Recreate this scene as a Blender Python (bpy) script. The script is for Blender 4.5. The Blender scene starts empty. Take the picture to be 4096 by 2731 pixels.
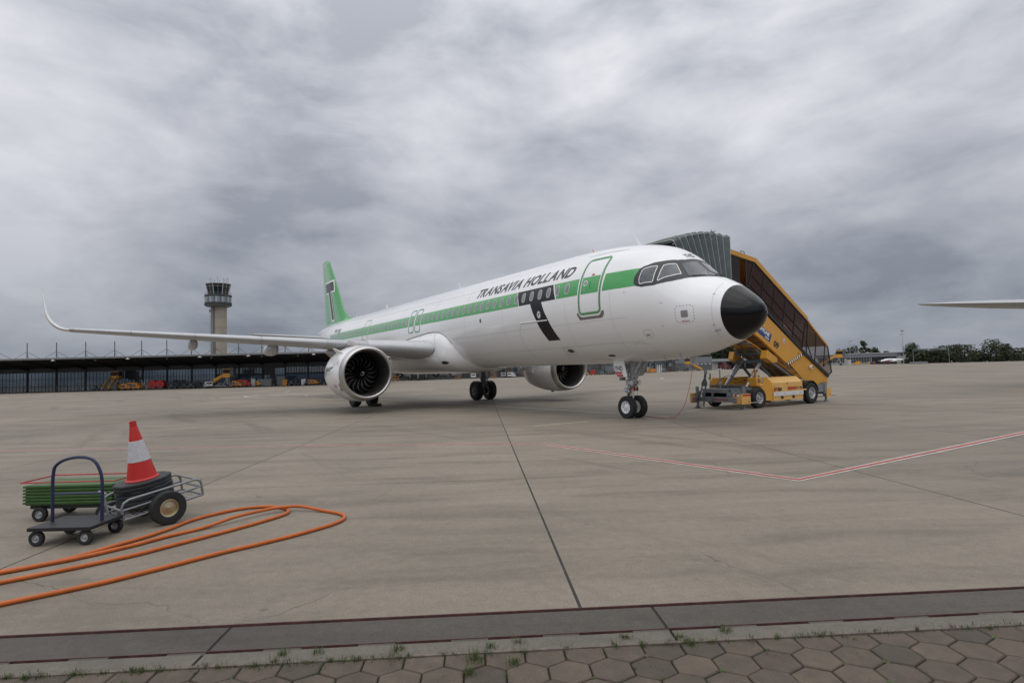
import bpy, bmesh, math, random
from mathutils import Vector, Matrix, Euler
random.seed(7)
R_ = math.radians
sc = bpy.context.scene
col = sc.collection
# ------------------------------------------------------------------ camera, light, exposure
CAM = Vector((9.727, -14.67, 1.742)); YAW, PITCH, ROLL = 2.5631, .0493, -.0258
FPX, IW, IH = 2360.2, 4096, 2731
_f = Vector((math.cos(YAW)*math.cos(PITCH), math.sin(YAW)*math.cos(PITCH), math.sin(PITCH)))
_r = Vector((math.sin(YAW), -math.cos(YAW), 0)); _u = _r.cross(_f)
_r2 = _r*math.cos(ROLL)+_u*math.sin(ROLL); _u2 = -_r*math.sin(ROLL)+_u*math.cos(ROLL)
cd = bpy.data.cameras.new('camera'); cam = bpy.data.objects.new('camera', cd); col.objects.link(cam)
cd.sensor_width = 36; cd.lens = 36*FPX/IW; cd.clip_end = 6000; cd.clip_start = .1
mt = Matrix((_r2, _u2, -_f)).transposed().to_4x4(); mt.translation = CAM
cam.matrix_world = mt
sc.camera = cam
SUN_EL, SUN_AZ = 58, -60         # degrees; azimuth from +x, counter-clockwise
sd = bpy.data.lights.new('sun', 'SUN'); sun = bpy.data.objects.new('sun', sd); col.objects.link(sun)
sd.energy = .6; sd.angle = R_(75); sd.color = (1, .97, .93)
sv = Vector((math.cos(R_(SUN_EL))*math.cos(R_(SUN_AZ)), math.cos(R_(SUN_EL))*math.sin(R_(SUN_AZ)), math.sin(R_(SUN_EL))))
sun.rotation_euler = sv.to_track_quat('Z', 'Y').to_euler(); sun.location = (0, -40, 60)
sc.view_settings.view_transform = 'Standard'; sc.view_settings.look = 'None'
sc.view_settings.exposure = 0.0; sc.view_settings.gamma = 1
wd = bpy.data.worlds.new('World'); sc.world = wd; wd.use_nodes = True
nt = wd.node_tree; nt.nodes.clear()
def N(t, **kw):
    n = nt.nodes.new(t)
    for k, v in kw.items():
        if k.startswith('i_'): n.inputs[k[2:].replace('_', ' ')].default_value = v
        else: setattr(n, k, v)
    return n
def L(a, b): nt.links.new(a, b)
def mth(op, a, b=None, c=None):
    n = N('ShaderNodeMath', operation=op)
    for i, v in enumerate((a, b, c)):
        if v is None: continue
        if isinstance(v, (int, float)): n.inputs[i].default_value = v
        else: L(v, n.inputs[i])
    return n.outputs[0]
def mixc(fac, a, b, mode='MIX'):
    n = N('ShaderNodeMix', data_type='RGBA', blend_type=mode)
    for s, v in ((n.inputs[0], fac), (n.inputs[6], a), (n.inputs[7], b)):
        if isinstance(v, (int, float)): s.default_value = v
        elif isinstance(v, tuple): s.default_value = (*v, 1)[:4]
        else: L(v, s)
    return n.outputs[2]
def ramp(fac, stops):
    n = N('ShaderNodeValToRGB'); e = n.color_ramp.elements
    while len(e) < len(stops): e.new(.5)
    for q, (p, c) in zip(e, stops):
        q.position = p; q.color = (c, c, c, 1) if isinstance(c, (int, float)) else (*c, 1)
    L(fac, n.inputs[0]); return n.outputs[0]
def noise(vec, scale, detail=4, rough=.5, dist=0, dims='3D'):
    n = N('ShaderNodeTexNoise', noise_dimensions=dims); n.inputs['Scale'].default_value = scale
    n.inputs['Detail'].default_value = detail; n.inputs['Roughness'].default_value = rough; n.inputs['Distortion'].default_value = dist
    if vec is not None: L(vec, n.inputs['Vector'])
    return n.outputs[0]
# overcast sky: layers of cloud over a Nishita sky, brighter overhead as overcast skies are
tc = N('ShaderNodeTexCoord'); sx = N('ShaderNodeSeparateXYZ'); L(tc.outputs['Generated'], sx.inputs[0])
up = mth('MAXIMUM', sx.outputs[2], 0.0)
den = mth('ADD', up, .26)
cv = N('ShaderNodeCombineXYZ'); L(mth('DIVIDE', sx.outputs[0], den), cv.inputs[0]); L(mth('DIVIDE', sx.outputs[1], den), cv.inputs[1]); cv.inputs[2].default_value = 3.7
n1 = noise(cv.outputs[0], .8, 8, .5, .5)
mp = N('ShaderNodeMapping'); mp.inputs['Scale'].default_value = (1, 1, 1); mp.inputs['Location'].default_value = (4.3, 1.9, .2); L(cv.outputs[0], mp.inputs[0])
el = N('ShaderNodeMapping'); el.inputs['Scale'].default_value = (1, 1, 2.3); el.inputs['Location'].default_value = (2.2, .7, .4); L(tc.outputs['Generated'], el.inputs[0])
n2 = noise(el.outputs[0], 4.2, 9, .56, .25); n4 = noise(el.outputs[0], 1.5, 5, .5, .2)
n3 = noise(mp.outputs[0], .22, 3, .5, .2)
cl = mth('ADD', mth('ADD', mth('MULTIPLY', n1, .26), mth('MULTIPLY', n2, .30)), mth('ADD', mth('MULTIPLY', n3, .20), mth('MULTIPLY', n4, .24)))
shade = ramp(cl, [(.42, (.58, .605, .645)), (.465, (.79, .805, .835)), (.515, (1.0, 1.0, 1.005)), (.575, (1.24, 1.23, 1.22))])
lum = ramp(up, [(0, (.335, .36, .41)), (.06, (.35, .373, .42)), (.16, (.435, .453, .50)), (.32, (.61, .622, .672)), (.5, (.80, .808, .85)), (1, (1.45, 1.45, 1.48))])
cloudc = mixc(1.0, shade, lum, 'MULTIPLY')
sky = N('ShaderNodeTexSky', sky_type='NISHITA', sun_disc=False, sun_elevation=R_(SUN_EL), sun_rotation=R_(90-SUN_AZ))
sky.air_density = 1.0; sky.dust_density = 2.0
c10 = mixc(1.0, cloudc, (10., 10., 10.), 'MULTIPLY')
ground = ramp(sx.outputs[2], [(0, 0), (1, 0)])
full = mixc(.96, sky.outputs[0], c10)
bg = N('ShaderNodeBackground'); bg.inputs[1].default_value = .1; L(full, bg.inputs[0])
wo = N('ShaderNodeOutputWorld'); L(bg.outputs[0], wo.inputs[0])
# ------------------------------------------------------------------ helpers: pixel rays onto the ground, materials, meshes
def ray(px, py): return _f+_r2*((px-IW/2)/FPX)-_u2*((py-IH/2)/FPX)
def G(px, py, z=0):
    d = ray(px, py); return CAM+d*((z-CAM.z)/d.z)
def AT(px, dist):
    """ground point under photo column px at a horizontal distance from the camera"""
    d = ray(px, IH/2+120-(px-2048)*.0258); h = Vector((d.x, d.y, 0)).normalized()*dist
    return Vector((CAM.x+h.x, CAM.y+h.y, 0))
MATS = {}
def mat(name, c, rough=.5, metal=0, coat=0, nz=0, nscale=3, bump=0, bscale=40, spec=.5, alpha=1, trans=0, stretch=(1, 1, 1), dirt=0):
    global nt
    if name in MATS: return MATS[name]
    m = bpy.data.materials.new(name); m.use_nodes = True; nt = m.node_tree; nt.nodes.clear()
    b = N('ShaderNodeBsdfPrincipled'); o = N('ShaderNodeOutputMaterial'); L(b.outputs[0], o.inputs[0])
    b.inputs['Base Color'].default_value = (*c, 1); b.inputs['Roughness'].default_value = rough; b.inputs['Metallic'].default_value = metal
    b.inputs['Coat Weight'].default_value = coat; b.inputs['Coat Roughness'].default_value = .06
    b.inputs['Specular IOR Level'].default_value = spec; b.inputs['Alpha'].default_value = alpha; b.inputs['Transmission Weight'].default_value = trans
    if nz or bump or dirt:
        t = N('ShaderNodeTexCoord'); mp = N('ShaderNodeMapping'); mp.inputs['Scale'].default_value = stretch; L(t.outputs['Object'], mp.inputs[0])
        if nz:
            k = noise(mp.outputs[0], nscale, 6, .6)
            lo = tuple(v*(1-nz) for v in c); hi = tuple(min(1, v*(1+nz)) for v in c)
            cc = ramp(k, [(.32, lo), (.68, hi)])
            if dirt:
                k2 = noise(mp.outputs[0], nscale*7, 5, .7)
                cc = mixc(ramp(k2, [(.5, 0.), (.8, dirt)]), cc, tuple(v*.35 for v in c))
            L(cc, b.inputs['Base Color'])
            L(ramp(k, [(.3, max(.02, rough*.8)), (.7, min(1, rough*1.2))]), b.inputs['Roughness'])
        if bump:
            bn = N('ShaderNodeBump'); bn.inputs['Strength'].default_value = bump; bn.inputs['Distance'].default_value = .01
            L(noise(mp.outputs[0], bscale, 5, .6), bn.inputs['Height']); L(bn.outputs[0], b.inputs['Normal'])
    MATS[name] = m; return m
def glassy(name, c, a, rough=.05):
    """thin tinted sheet: part see-through, part glossy"""
    global nt
    m = bpy.data.materials.new(name); m.use_nodes = True; nt = m.node_tree; nt.nodes.clear()
    tr = N('ShaderNodeBsdfTransparent'); tr.inputs[0].default_value = (*c, 1)
    gl = N('ShaderNodeBsdfPrincipled'); gl.inputs['Base Color'].default_value = (c[0]*.25, c[1]*.25, c[2]*.25, 1); gl.inputs['Roughness'].default_value = rough
    mx = N('ShaderNodeMixShader'); mx.inputs[0].default_value = a; L(tr.outputs[0], mx.inputs[1]); L(gl.outputs[0], mx.inputs[2])
    o = N('ShaderNodeOutputMaterial'); L(mx.outputs[0], o.inputs[0]); MATS[name] = m; return m
class MB:
    """collects shapes, then links them as ONE mesh object"""
    def __init__(s): s.v = []; s.f = []; s.mi = []; s.cm = 0
    def m(s, i): s.cm = i; return s
    def add(s, vs, fs):
        o = len(s.v); s.v += [tuple(v) for v in vs]; s.f += [tuple(i+o for i in f) for f in fs]; s.mi += [s.cm]*len(fs); return s
    def box(s, c, d, rot=None):
        hx, hy, hz = d[0]/2, d[1]/2, d[2]/2; vs = [Vector((x*hx, y*hy, z*hz)) for x in (-1, 1) for y in (-1, 1) for z in (-1, 1)]
        if rot: 
            e = rot if isinstance(rot, Matrix) else Euler(rot).to_matrix(); vs = [e@v for v in vs]
        vs = [v+Vector(c) for v in vs]
        return s.add(vs, [(0, 1, 3, 2), (4, 6, 7, 5), (0, 4, 5, 1), (2, 3, 7, 6), (0, 2, 6, 4), (1, 5, 7, 3)])
    def bx(s, x0, x1, y0, y1, z0, z1): return s.box(((x0+x1)/2, (y0+y1)/2, (z0+z1)/2), (abs(x1-x0), abs(y1-y0), abs(z1-z0)))
    def bar(s, a, b, w, h=None, up=(0, 0, 1)):
        """rectangular bar from a to b"""
        a, b = Vector(a), Vector(b); h = h or w; d = (b-a); l = d.length; d.normalize(); u = Vector(up)
        if abs(d.dot(u)) > .98: u = Vector((1, 0, 0))
        x = d.cross(u).normalized(); z = x.cross(d)
        return s.box((a+b)/2, (w, l, h), Matrix((x, d, z)).transposed())
    def ring(s, c, ax, r, n, r2=None, ph=0):
        c, ax = Vector(c), Vector(ax).normalized(); u = Vector((0, 0, 1)) if abs(ax.z) < .9 else Vector((1, 0, 0))
        x = ax.cross(u).normalized(); y = x.cross(ax); r2 = r2 or r
        return [c+x*(r*math.cos(2*math.pi*i/n+ph))+y*(r2*math.sin(2*math.pi*i/n+ph)) for i in range(n)]
    def loft(s, rings, caps=True, closed=True):
        n = len(rings[0]); vs = [p for r in rings for p in r]; fs = []
        for j in range(len(rings)-1):
            for i in range(n if closed else n-1):
                a, b = j*n+i, j*n+(i+1) % n; fs.append((a, b, b+n, a+n))
        if caps: fs.append(tuple(range(n-1, -1, -1))); fs.append(tuple(range((len(rings)-1)*n, len(rings)*n)))
        return s.add(vs, fs)
    def cyl(s, a, b, r, r2=None, n=12, caps=True):
        a, b = Vector(a), Vector(b); return s.loft([s.ring(a, b-a, r, n), s.ring(b, b-a, r if r2 is None else r2, n)], caps)
    def lathe(s, prof, c=(0, 0, 0), ax=(0, 0, 1), n=32, caps=False):
        c, ax = Vector(c), Vector(ax).normalized()
        return s.loft([s.ring(c+ax*h, ax, max(r, 1e-4), n) for h, r in prof], caps)
    def tube(s, pts, r, n=8, closed=False):
        pts = [Vector(p) for p in pts]; m = len(pts); rings = []; pu = None
        for i, p in enumerate(pts):
            a = pts[i-1] if (i or closed) else p; b = pts[(i+1) % m] if (i < m-1 or closed) else p
            t = (b-a).normalized()
            if pu is None:
                pu = t.orthogonal().normalized() if abs(t.z) > .9 else Vector((0, 0, 1))
            x = t.cross(pu).normalized(); pu = x.cross(t).normalized()
            rr = r[i] if isinstance(r, (list, tuple)) else r
            rings.append([p+x*(rr*math.cos(2*math.pi*k/n))+pu*(rr*math.sin(2*math.pi*k/n)) for k in range(n)])
        if closed: rings.append(rings[0])
        return s.loft(rings, not closed)
    def prism(s, poly, off):
        """polygon (3D points) extruded by vector off"""
        o = Vector(off); n = len(poly); vs = [Vector(p) for p in poly]+[Vector(p)+o for p in poly]
        fs = [tuple(range(n-1, -1, -1)), tuple(range(n, 2*n))]+[(i, (i+1) % n, (i+1) % n+n, i+n) for i in range(n)]
        return s.add(vs, fs)
    def sphere(s, c, r, n=12, sc_=(1, 1, 1)):
        c = Vector(c); rings = []
        for j in range(n+1):
            a = math.pi*j/n; rr = max(math.sin(a), 1e-3)
            rings.append([c+Vector((r*sc_[0]*rr*math.cos(2*math.pi*i/(2*n)), r*sc_[1]*rr*math.sin(2*math.pi*i/(2*n)), -r*sc_[2]*math.cos(a))) for i in range(2*n)])
        return s.loft(rings, False)
    def build(s, name, mats, parent=None, smooth=35, bev=0, fix=True):
        me = bpy.data.meshes.new(name)
        me.from_pydata([tuple(v) for v in s.v], [], s.f)
        for k in (mats if isinstance(mats, (list, tuple)) else [mats]): me.materials.append(k)
        me.polygons.foreach_set('material_index', s.mi)
        if fix:
            bm = bmesh.new(); bm.from_mesh(me)
            bmesh.ops.remove_doubles(bm, verts=bm.verts, dist=1e-5)
            bmesh.ops.recalc_face_normals(bm, faces=bm.faces); bm.to_mesh(me); bm.free()
        if smooth:
            me.polygons.foreach_set('use_smooth', [True]*len(me.polygons)); me.set_sharp_from_angle(angle=R_(smooth))
        me.update()
        o = link(name, me, parent)
        if bev:
            b = o.modifiers.new('bevel', 'BEVEL'); b.width = bev; b.segments = 2; b.limit_method = 'ANGLE'
        return o
def link(name, me, parent=None):
    o = bpy.data.objects.new(name, me); col.objects.link(o)
    if parent is not None:
        o.parent = parent
        if parent.type == 'EMPTY': o.location = tuple(parent.get('off', (0, 0, 0)))
    return o
def thing(name, label, cat, loc=(0, 0, 0), rz=0, group=None, world=False):
    """Empty at the thing's base. world=True: parts are given in world coordinates"""
    o = bpy.data.objects.new(name, None); o.empty_display_size = .3; col.objects.link(o)
    o.location = loc; o.rotation_euler = (0, 0, rz)
    if world: o['off'] = (-loc[0], -loc[1], -loc[2])
    tag(o, label, cat, group); return o
def tag(o, label, cat, group=None):
    o['label'] = label; o['category'] = cat
    if group: o['group'] = group
    return o
def struct(o, kind='structure'): o['kind'] = kind; return o
def copy_thing(root, loc, rz, label, s=1):
    r = root.copy(); col.objects.link(r); r.location = loc; r.rotation_euler = (0, 0, rz); r['label'] = label
    if s != 1: r.scale = (s, s, s)
    for ch in [c for c in bpy.data.objects if c.parent == root]:
        c = ch.copy(); col.objects.link(c); c.parent = r
        for g in [x for x in bpy.data.objects if x.parent == ch]:
            d = g.copy(); col.objects.link(d); d.parent = c
    return r
def text_bm(txt, size, bold=.0, shear=0, sx=1, align='LEFT'):
    """lettering as a flat bmesh, origin at the baseline's left end"""
    cu = bpy.data.curves.new('lettering', 'FONT'); cu.body = txt; cu.size = size; cu.offset = bold; cu.shear = shear; cu.resolution_u = 6; cu.align_x = align
    o = bpy.data.objects.new('lettering', cu); col.objects.link(o)
    me = bpy.data.meshes.new_from_object(o.evaluated_get(bpy.context.evaluated_depsgraph_get()))
    bpy.data.objects.remove(o); bpy.data.curves.remove(cu)
    bm = bmesh.new(); bm.from_mesh(me); bpy.data.meshes.remove(me)
    for v in bm.verts: v.co.x *= sx
    return bm
def tight_bm(txt, size, bold, shear, gap, kern={}):
    """bold condensed lettering: letters set side by side with an even gap"""
    out = bmesh.new(); x = 0
    for i, ch in enumerate(txt):
        if ch == ' ': x += .30*size; continue
        b = text_bm(ch, size, bold); xs = [v.co.x for v in b.verts]; lo, hi = min(xs), max(xs); x += kern.get(txt[i-1:i+1], 0)*size
        vm = {v: out.verts.new((v.co.x-lo+x+shear*v.co.y, v.co.y, 0)) for v in b.verts}
        for f in b.faces: out.faces.new([vm[v] for v in f.verts])
        x += hi-lo+gap*size; b.free()
    return out
def poly_bm(polys):
    bm = bmesh.new()
    for p in polys: bm.faces.new([bm.verts.new((x, y, 0)) for x, y in p])
    return bm
def mapped(bm, name, m, fn, parent=None, du=.25, dv=.05, smooth=True):
    """slice a flat mesh to a grid and bend it with fn(u,v)->point"""
    def cut(ax, step):
        cs = [v.co[ax] for v in bm.verts]; a, b = min(cs), max(cs); k = math.floor(a/step)+1
        while k*step < b:
            no = [0, 0, 0]; no[ax] = 1; co = [0, 0, 0]; co[ax] = k*step
            bmesh.ops.bisect_plane(bm, geom=bm.verts[:]+bm.edges[:]+bm.faces[:], dist=1e-5, plane_co=co, plane_no=no); k += 1
    if du: cut(0, du)
    if dv: cut(1, dv)
    bmesh.ops.triangulate(bm, faces=bm.faces[:])
    for v in bm.verts: v.co = fn(v.co.x, v.co.y)
    me = bpy.data.meshes.new(name); bm.to_mesh(me); bm.free(); me.materials.append(m)
    if smooth: me.polygons.foreach_set('use_smooth', [True]*len(me.polygons))
    return link(name, me, parent)
def outline(poly, w):
    """closed polygon -> list of quads forming a band of width w inside it"""
    n = len(poly); inn = []
    A = sum(poly[i][0]*poly[(i+1) % n][1]-poly[(i+1) % n][0]*poly[i][1] for i in range(n))
    s = 1 if A > 0 else -1
    for i in range(n):
        p0, p1, p2 = Vector(poly[i-1]), Vector(poly[i]), Vector(poly[(i+1) % n])
        d1 = (p1-p0).normalized(); d2 = (p2-p1).normalized(); n1 = Vector((-d1.y, d1.x))*s; n2 = Vector((-d2.y, d2.x))*s
        b = (n1+n2).normalized(); k = w/max(.35, b.dot(n1)); inn.append(tuple(p1+b*k))
    return [[poly[i], poly[(i+1) % n], inn[(i+1) % n], inn[i]] for i in range(n)], inn
def rrect(x0, x1, y0, y1, r, n=5):
    out = []
    for cx, cy, a0 in ((x1-r, y1-r, 0), (x0+r, y1-r, 90), (x0+r, y0+r, 180), (x1-r, y0+r, 270)):
        out += [(cx+r*math.cos(R_(a0+90*i/n)), cy+r*math.sin(R_(a0+90*i/n))) for i in range(n+1)]
    return out
def line2d(pts, w):
    """open polyline -> quads"""
    out = []
    for a, b in zip(pts, pts[1:]):
        a, b = Vector(a), Vector(b); d = (b-a)
        if d.length < 1e-6: continue
        d.normalize(); n_ = Vector((-d.y, d.x))*(w/2); out.append([tuple(a-n_), tuple(b-n_), tuple(b+n_), tuple(a+n_)])
    return out
# paints and metals
WHITE = mat('white_paint', (.86, .865, .87), .22, coat=.6, nz=.04, nscale=.5, stretch=(.3, 1, 1), bump=.05, bscale=1.6)
GREEN = mat('green_paint', (.05, .36, .085), .22, coat=.6, nz=.04, nscale=1)
BLACK = mat('black_paint', (.016, .016, .019), .25, spec=.3)
RADOME = mat('radome_black', (.006, .006, .007), .09, spec=.32)
LINE = mat('panel_gap', (.30, .30, .31), .6)
WLINE = mat('white_line', (.9, .9, .9), .3)
LTGREY = mat('light_grey_paint', (.52, .53, .54), .35, nz=.05, nscale=2)
WINGG = mat('wing_grey', (.42, .43, .44), .35, nz=.06, nscale=1.2)
ALU = mat('bare_aluminium', (.62, .60, .58), .36, metal=1)
TITAN = mat('pylon_metal', (.36, .33, .31), .42, metal=.7, nz=.12, nscale=3)
STEEL = mat('galvanised_steel', (.42, .43, .44), .45, metal=.6, nz=.18, nscale=9, dirt=.3)
GREYP = mat('dark_grey_paint', (.085, .105, .115), .45, nz=.15, nscale=4, dirt=.3)
MIDG = mat('mid_grey_paint', (.20, .22, .235), .42, nz=.12, nscale=4, dirt=.3)
RUBBER = mat('tyre_rubber', (.018, .018, .018), .75, nz=.3, nscale=6, bump=.3, bscale=60)
DARK = mat('dark_plastic', (.012, .012, .013), .5)
YEL = mat('yellow_paint', (.68, .33, .04), .38, coat=.15, nz=.06, nscale=1.5, dirt=.12)
YEL2 = mat('pale_yellow_paint', (.74, .43, .12), .38, coat=.15, nz=.05, nscale=1.5, dirt=.1)
RED = mat('red_paint', (.45, .02, .02), .4, nz=.1, nscale=3)
# ------------------------------------------------------------------ ground
U = Vector((.5, .8660254, 0)); D_ = Vector((.8660254, -.5, 0))      # along the drain / across it
def P2(d, n, z=0): return Vector((D_.x*d+U.x*n, D_.y*d+U.y*n, z))
def concrete(name, base, joints=True, wet=0):
    global nt
    m = bpy.data.materials.new(name); m.use_nodes = True; nt = m.node_tree; nt.nodes.clear()
    b = N('ShaderNodeBsdfPrincipled'); o = N('ShaderNodeOutputMaterial'); L(b.outputs[0], o.inputs[0])
    t = N('ShaderNodeTexCoord'); mp = N('ShaderNodeMapping'); mp.inputs['Rotation'].default_value = (0, 0, R_(30)); L(t.outputs['Object'], mp.inputs[0])
    s = N('ShaderNodeSeparateXYZ'); L(mp.outputs[0], s.inputs[0]); d, n_ = s.outputs[0], s.outputs[1]
    st = N('ShaderNodeMapping'); st.inputs['Scale'].default_value = (1.6, .35, 1); L(mp.outputs[0], st.inputs[0])
    k1 = noise(mp.outputs[0], .09, 6, .6, .3); k2 = noise(st.outputs[0], .9, 8, .65, .4); k3 = noise(mp.outputs[0], 55, 3, .8); k4 = noise(mp.outputs[0], 9, 5, .7)
    lo = tuple(v*.80 for v in base); hi = tuple(v*1.16 for v in base)
    c = ramp(k1, [(.3, lo), (.7, hi)])
    c = mixc(1, c, ramp(k2, [(.30, .70), (.5, 1.0), (.72, 1.16)]), 'MULTIPLY')
    c = mixc(1, c, ramp(k4, [(.30, .88), (.7, 1.1)]), 'MULTIPLY')
    c = mixc(.75, c, mixc(1, c, ramp(k3, [(.3, .72), (.62, 1.22)]), 'MULTIPLY'))
    # old tyre rubber and oil smears, and darker patches
    sm = N('ShaderNodeMapping'); sm.inputs['Rotation'].default_value = (0, 0, R_(-50)); sm.inputs['Scale'].default_value = (.12, 1.2, 1); L(t.outputs['Object'], sm.inputs[0])
    k5 = noise(sm.outputs[0], .8, 5, .6, .5)
    c = mixc(ramp(k5, [(.57, 0.), (.70, .6)]), c, tuple(v*.62 for v in base))
    vo = N('ShaderNodeTexVoronoi'); vo.inputs['Scale'].default_value = .33; vo.inputs['Randomness'].default_value = 1; L(mp.outputs[0], vo.inputs['Vector'])
    spot = ramp(vo.outputs['Distance'], [(.0, 1.), (.10, .55), (.14, 0.)])
    c = mixc(mth('MULTIPLY', spot, mth('MULTIPLY', ramp(noise(mp.outputs[0], 1.3, 4), [(.5, 0.), (.66, 1.)]), .5)), c, tuple(v*.45 for v in base))
    if joints:      # hairline cracks
        cr = N('ShaderNodeTexVoronoi', feature='DISTANCE_TO_EDGE'); cr.inputs['Scale'].default_value = .21
        wv = N('ShaderNodeMapping'); wn = N('ShaderNodeTexNoise'); wn.inputs['Scale'].default_value = 1.1; wn.inputs['Detail'].default_value = 5; L(mp.outputs[0], wn.inputs['Vector']); L(mixc(.9, mp.outputs[0], wn.outputs[1], 'ADD'), wv.inputs[0]); L(wv.outputs[0], cr.inputs['Vector'])
        ck = mth('MULTIPLY', mth('LESS_THAN', cr.outputs[0], .0016), ramp(noise(mp.outputs[0], .23, 3), [(.54, 0.), (.6, .6)]))
        c = mixc(ck, c, tuple(v*.35 for v in base))
        vd = N('ShaderNodeTexVoronoi'); vd.inputs['Scale'].default_value = 2.1; L(mp.outputs[0], vd.inputs['Vector'])
        c = mixc(mth('MULTIPLY', ramp(vd.outputs['Distance'], [(.03, .8), (.09, 0.)]), ramp(noise(mp.outputs[0], .31, 3), [(.5, 0.), (.6, .8)])), c, tuple(v*.4 for v in base))
        def jl(x, off, per, w):
            a = mth('PINGPONG', mth('SUBTRACT', x, off), per/2)
            return mth('LESS_THAN', a, w)
        # one slab in each lane slightly different
        cell = N('ShaderNodeTexWhiteNoise', noise_dimensions='2D'); cc = N('ShaderNodeCombineXYZ')
        L(mth('FLOOR', mth('DIVIDE', mth('SUBTRACT', d, 11.4), 5.25)), cc.inputs[0]); L(mth('FLOOR', mth('DIVIDE', mth('ADD', n_, 7.15), 5.25)), cc.inputs[1]); L(cc.outputs[0], cell.inputs['Vector'])
        c = mixc(1, c, ramp(cell.outputs[0], [(0, .91), (1, 1.07)]), 'MULTIPLY')
        jn = jl(n_, -7.15, 5.25, .011); jd = jl(d, 11.4-5.25, 5.25, .008)
        main = mth('LESS_THAN', mth('ABSOLUTE', mth('ADD', n_, 7.15)), .0125)
        j = mth('MAXIMUM', mth('MAXIMUM', jn, mth('MULTIPLY', jd, .75)), main)
        j = mth('MULTIPLY', j, ramp(k2, [(.25, .55), (.45, 1.)]))
        c = mixc(mth('MULTIPLY', j, .95), c, (.022, .02, .018))
    L(c, b.inputs['Base Color'])
    L(ramp(k1, [(.3, .66), (.7, .84)]), b.inputs['Roughness']); b.inputs['Specular IOR Level'].default_value = .35
    bn = N('ShaderNodeBump'); bn.inputs['Strength'].default_value = .35; bn.inputs['Distance'].default_value = .004
    L(mth('ADD', k3, mth('MULTIPLY', k4, .6)), bn.inputs['Height']); L(bn.outputs[0], b.inputs['Normal'])
    return m
CONC = concrete('apron_concrete', (.228, .196, .153))
CONC2 = concrete('drain_concrete', (.088, .077, .064), False)
CONC3 = concrete('kerb_concrete', (.140, .125, .102), False)
def dn_quad(mb, d0, d1, n0, n1, z): mb.add([P2(d0, n0, z), P2(d1, n0, z), P2(d1, n1, z), P2(d0, n1, z)], [(0, 1, 2, 3)])
a = MB(); NN = 2500
for d0, d1 in ((-NN, 11.385),):
    dn_quad(a, d0, d1, -NN, NN, 0)
struct(a.build('apron', CONC, fix=False))
# strip ground behind the pavers so that the sheet has no hole under the camera
a = MB(); dn_quad(a, 11.3, NN, -NN, NN, -.13); struct(a.build('ground', mat('soil', (.08, .075, .06), .9, nz=.3, nscale=2), fix=False))
# slot drain: two concrete strips, rusty steel edges, and a row of long slots
a = MB(); a.m(0)
def dbox(mb, d0, d1, n0, n1, z0, z1):
    vs = [P2(d, n, z) for d in (d0, d1) for n in (n0, n1) for z in (z0, z1)]
    mb.add(vs, [(0, 1, 3, 2), (4, 6, 7, 5), (0, 4, 5, 1), (2, 3, 7, 6), (0, 2, 6, 4), (1, 5, 7, 3)])
n0, n1, seg = -40, 40, 3.0
k = -6.63-seg*12
while k < n1:
    a.m(0); dbox(a, 11.418, 11.785, k+.011, k+seg-.011, -.12, -.006)
    a.m(1); dbox(a, 11.834, 11.985, k+.011, k+seg-.011, -.12, .004)
    a.m(2); dbox(a, 11.41, 11.985, k-.011, k+.011, -.12, -.012)
    k += seg
k = -6.63-seg*12
while k < n1:                    # bridge pieces between the slots
    for q in range(5):
        a.m(0 if q % 2 else 0); dbox(a, 11.790, 11.834, k+q*.6+.36, k+q*.6+.60, -.12, -.004)
    k += seg
a.m(3); dbox(a, 11.386, 11.397, n0, n1, -.12, .003); a.m(2); dbox(a, 11.397, 11.418, n0, n1, -.12, -.03)
a.m(2); dbox(a, 11.786, 11.833, n0, n1, -.12, -.07); a.m(3); dbox(a, 11.7845, 11.790, n0, n1, -.12, .0005)  # near-black slot floor: the shade inside the slots is put into its colour
a.m(4); dbox(a, 11.985, 12.012, n0, n1, -.12, .007)
RUST = mat('rusty_steel_edge', (.085, .035, .03), .7, nz=.4, nscale=12)
a.build('drain_channel', [CONC2, CONC3, mat('sealant_and_slot_shade', (.012, .012, .012), .7), RUST, mat('kerb_edge', (.15, .12, .10), .8, nz=.3, nscale=14)])
dr = bpy.data.objects['drain_channel']; struct(dr)
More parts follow.
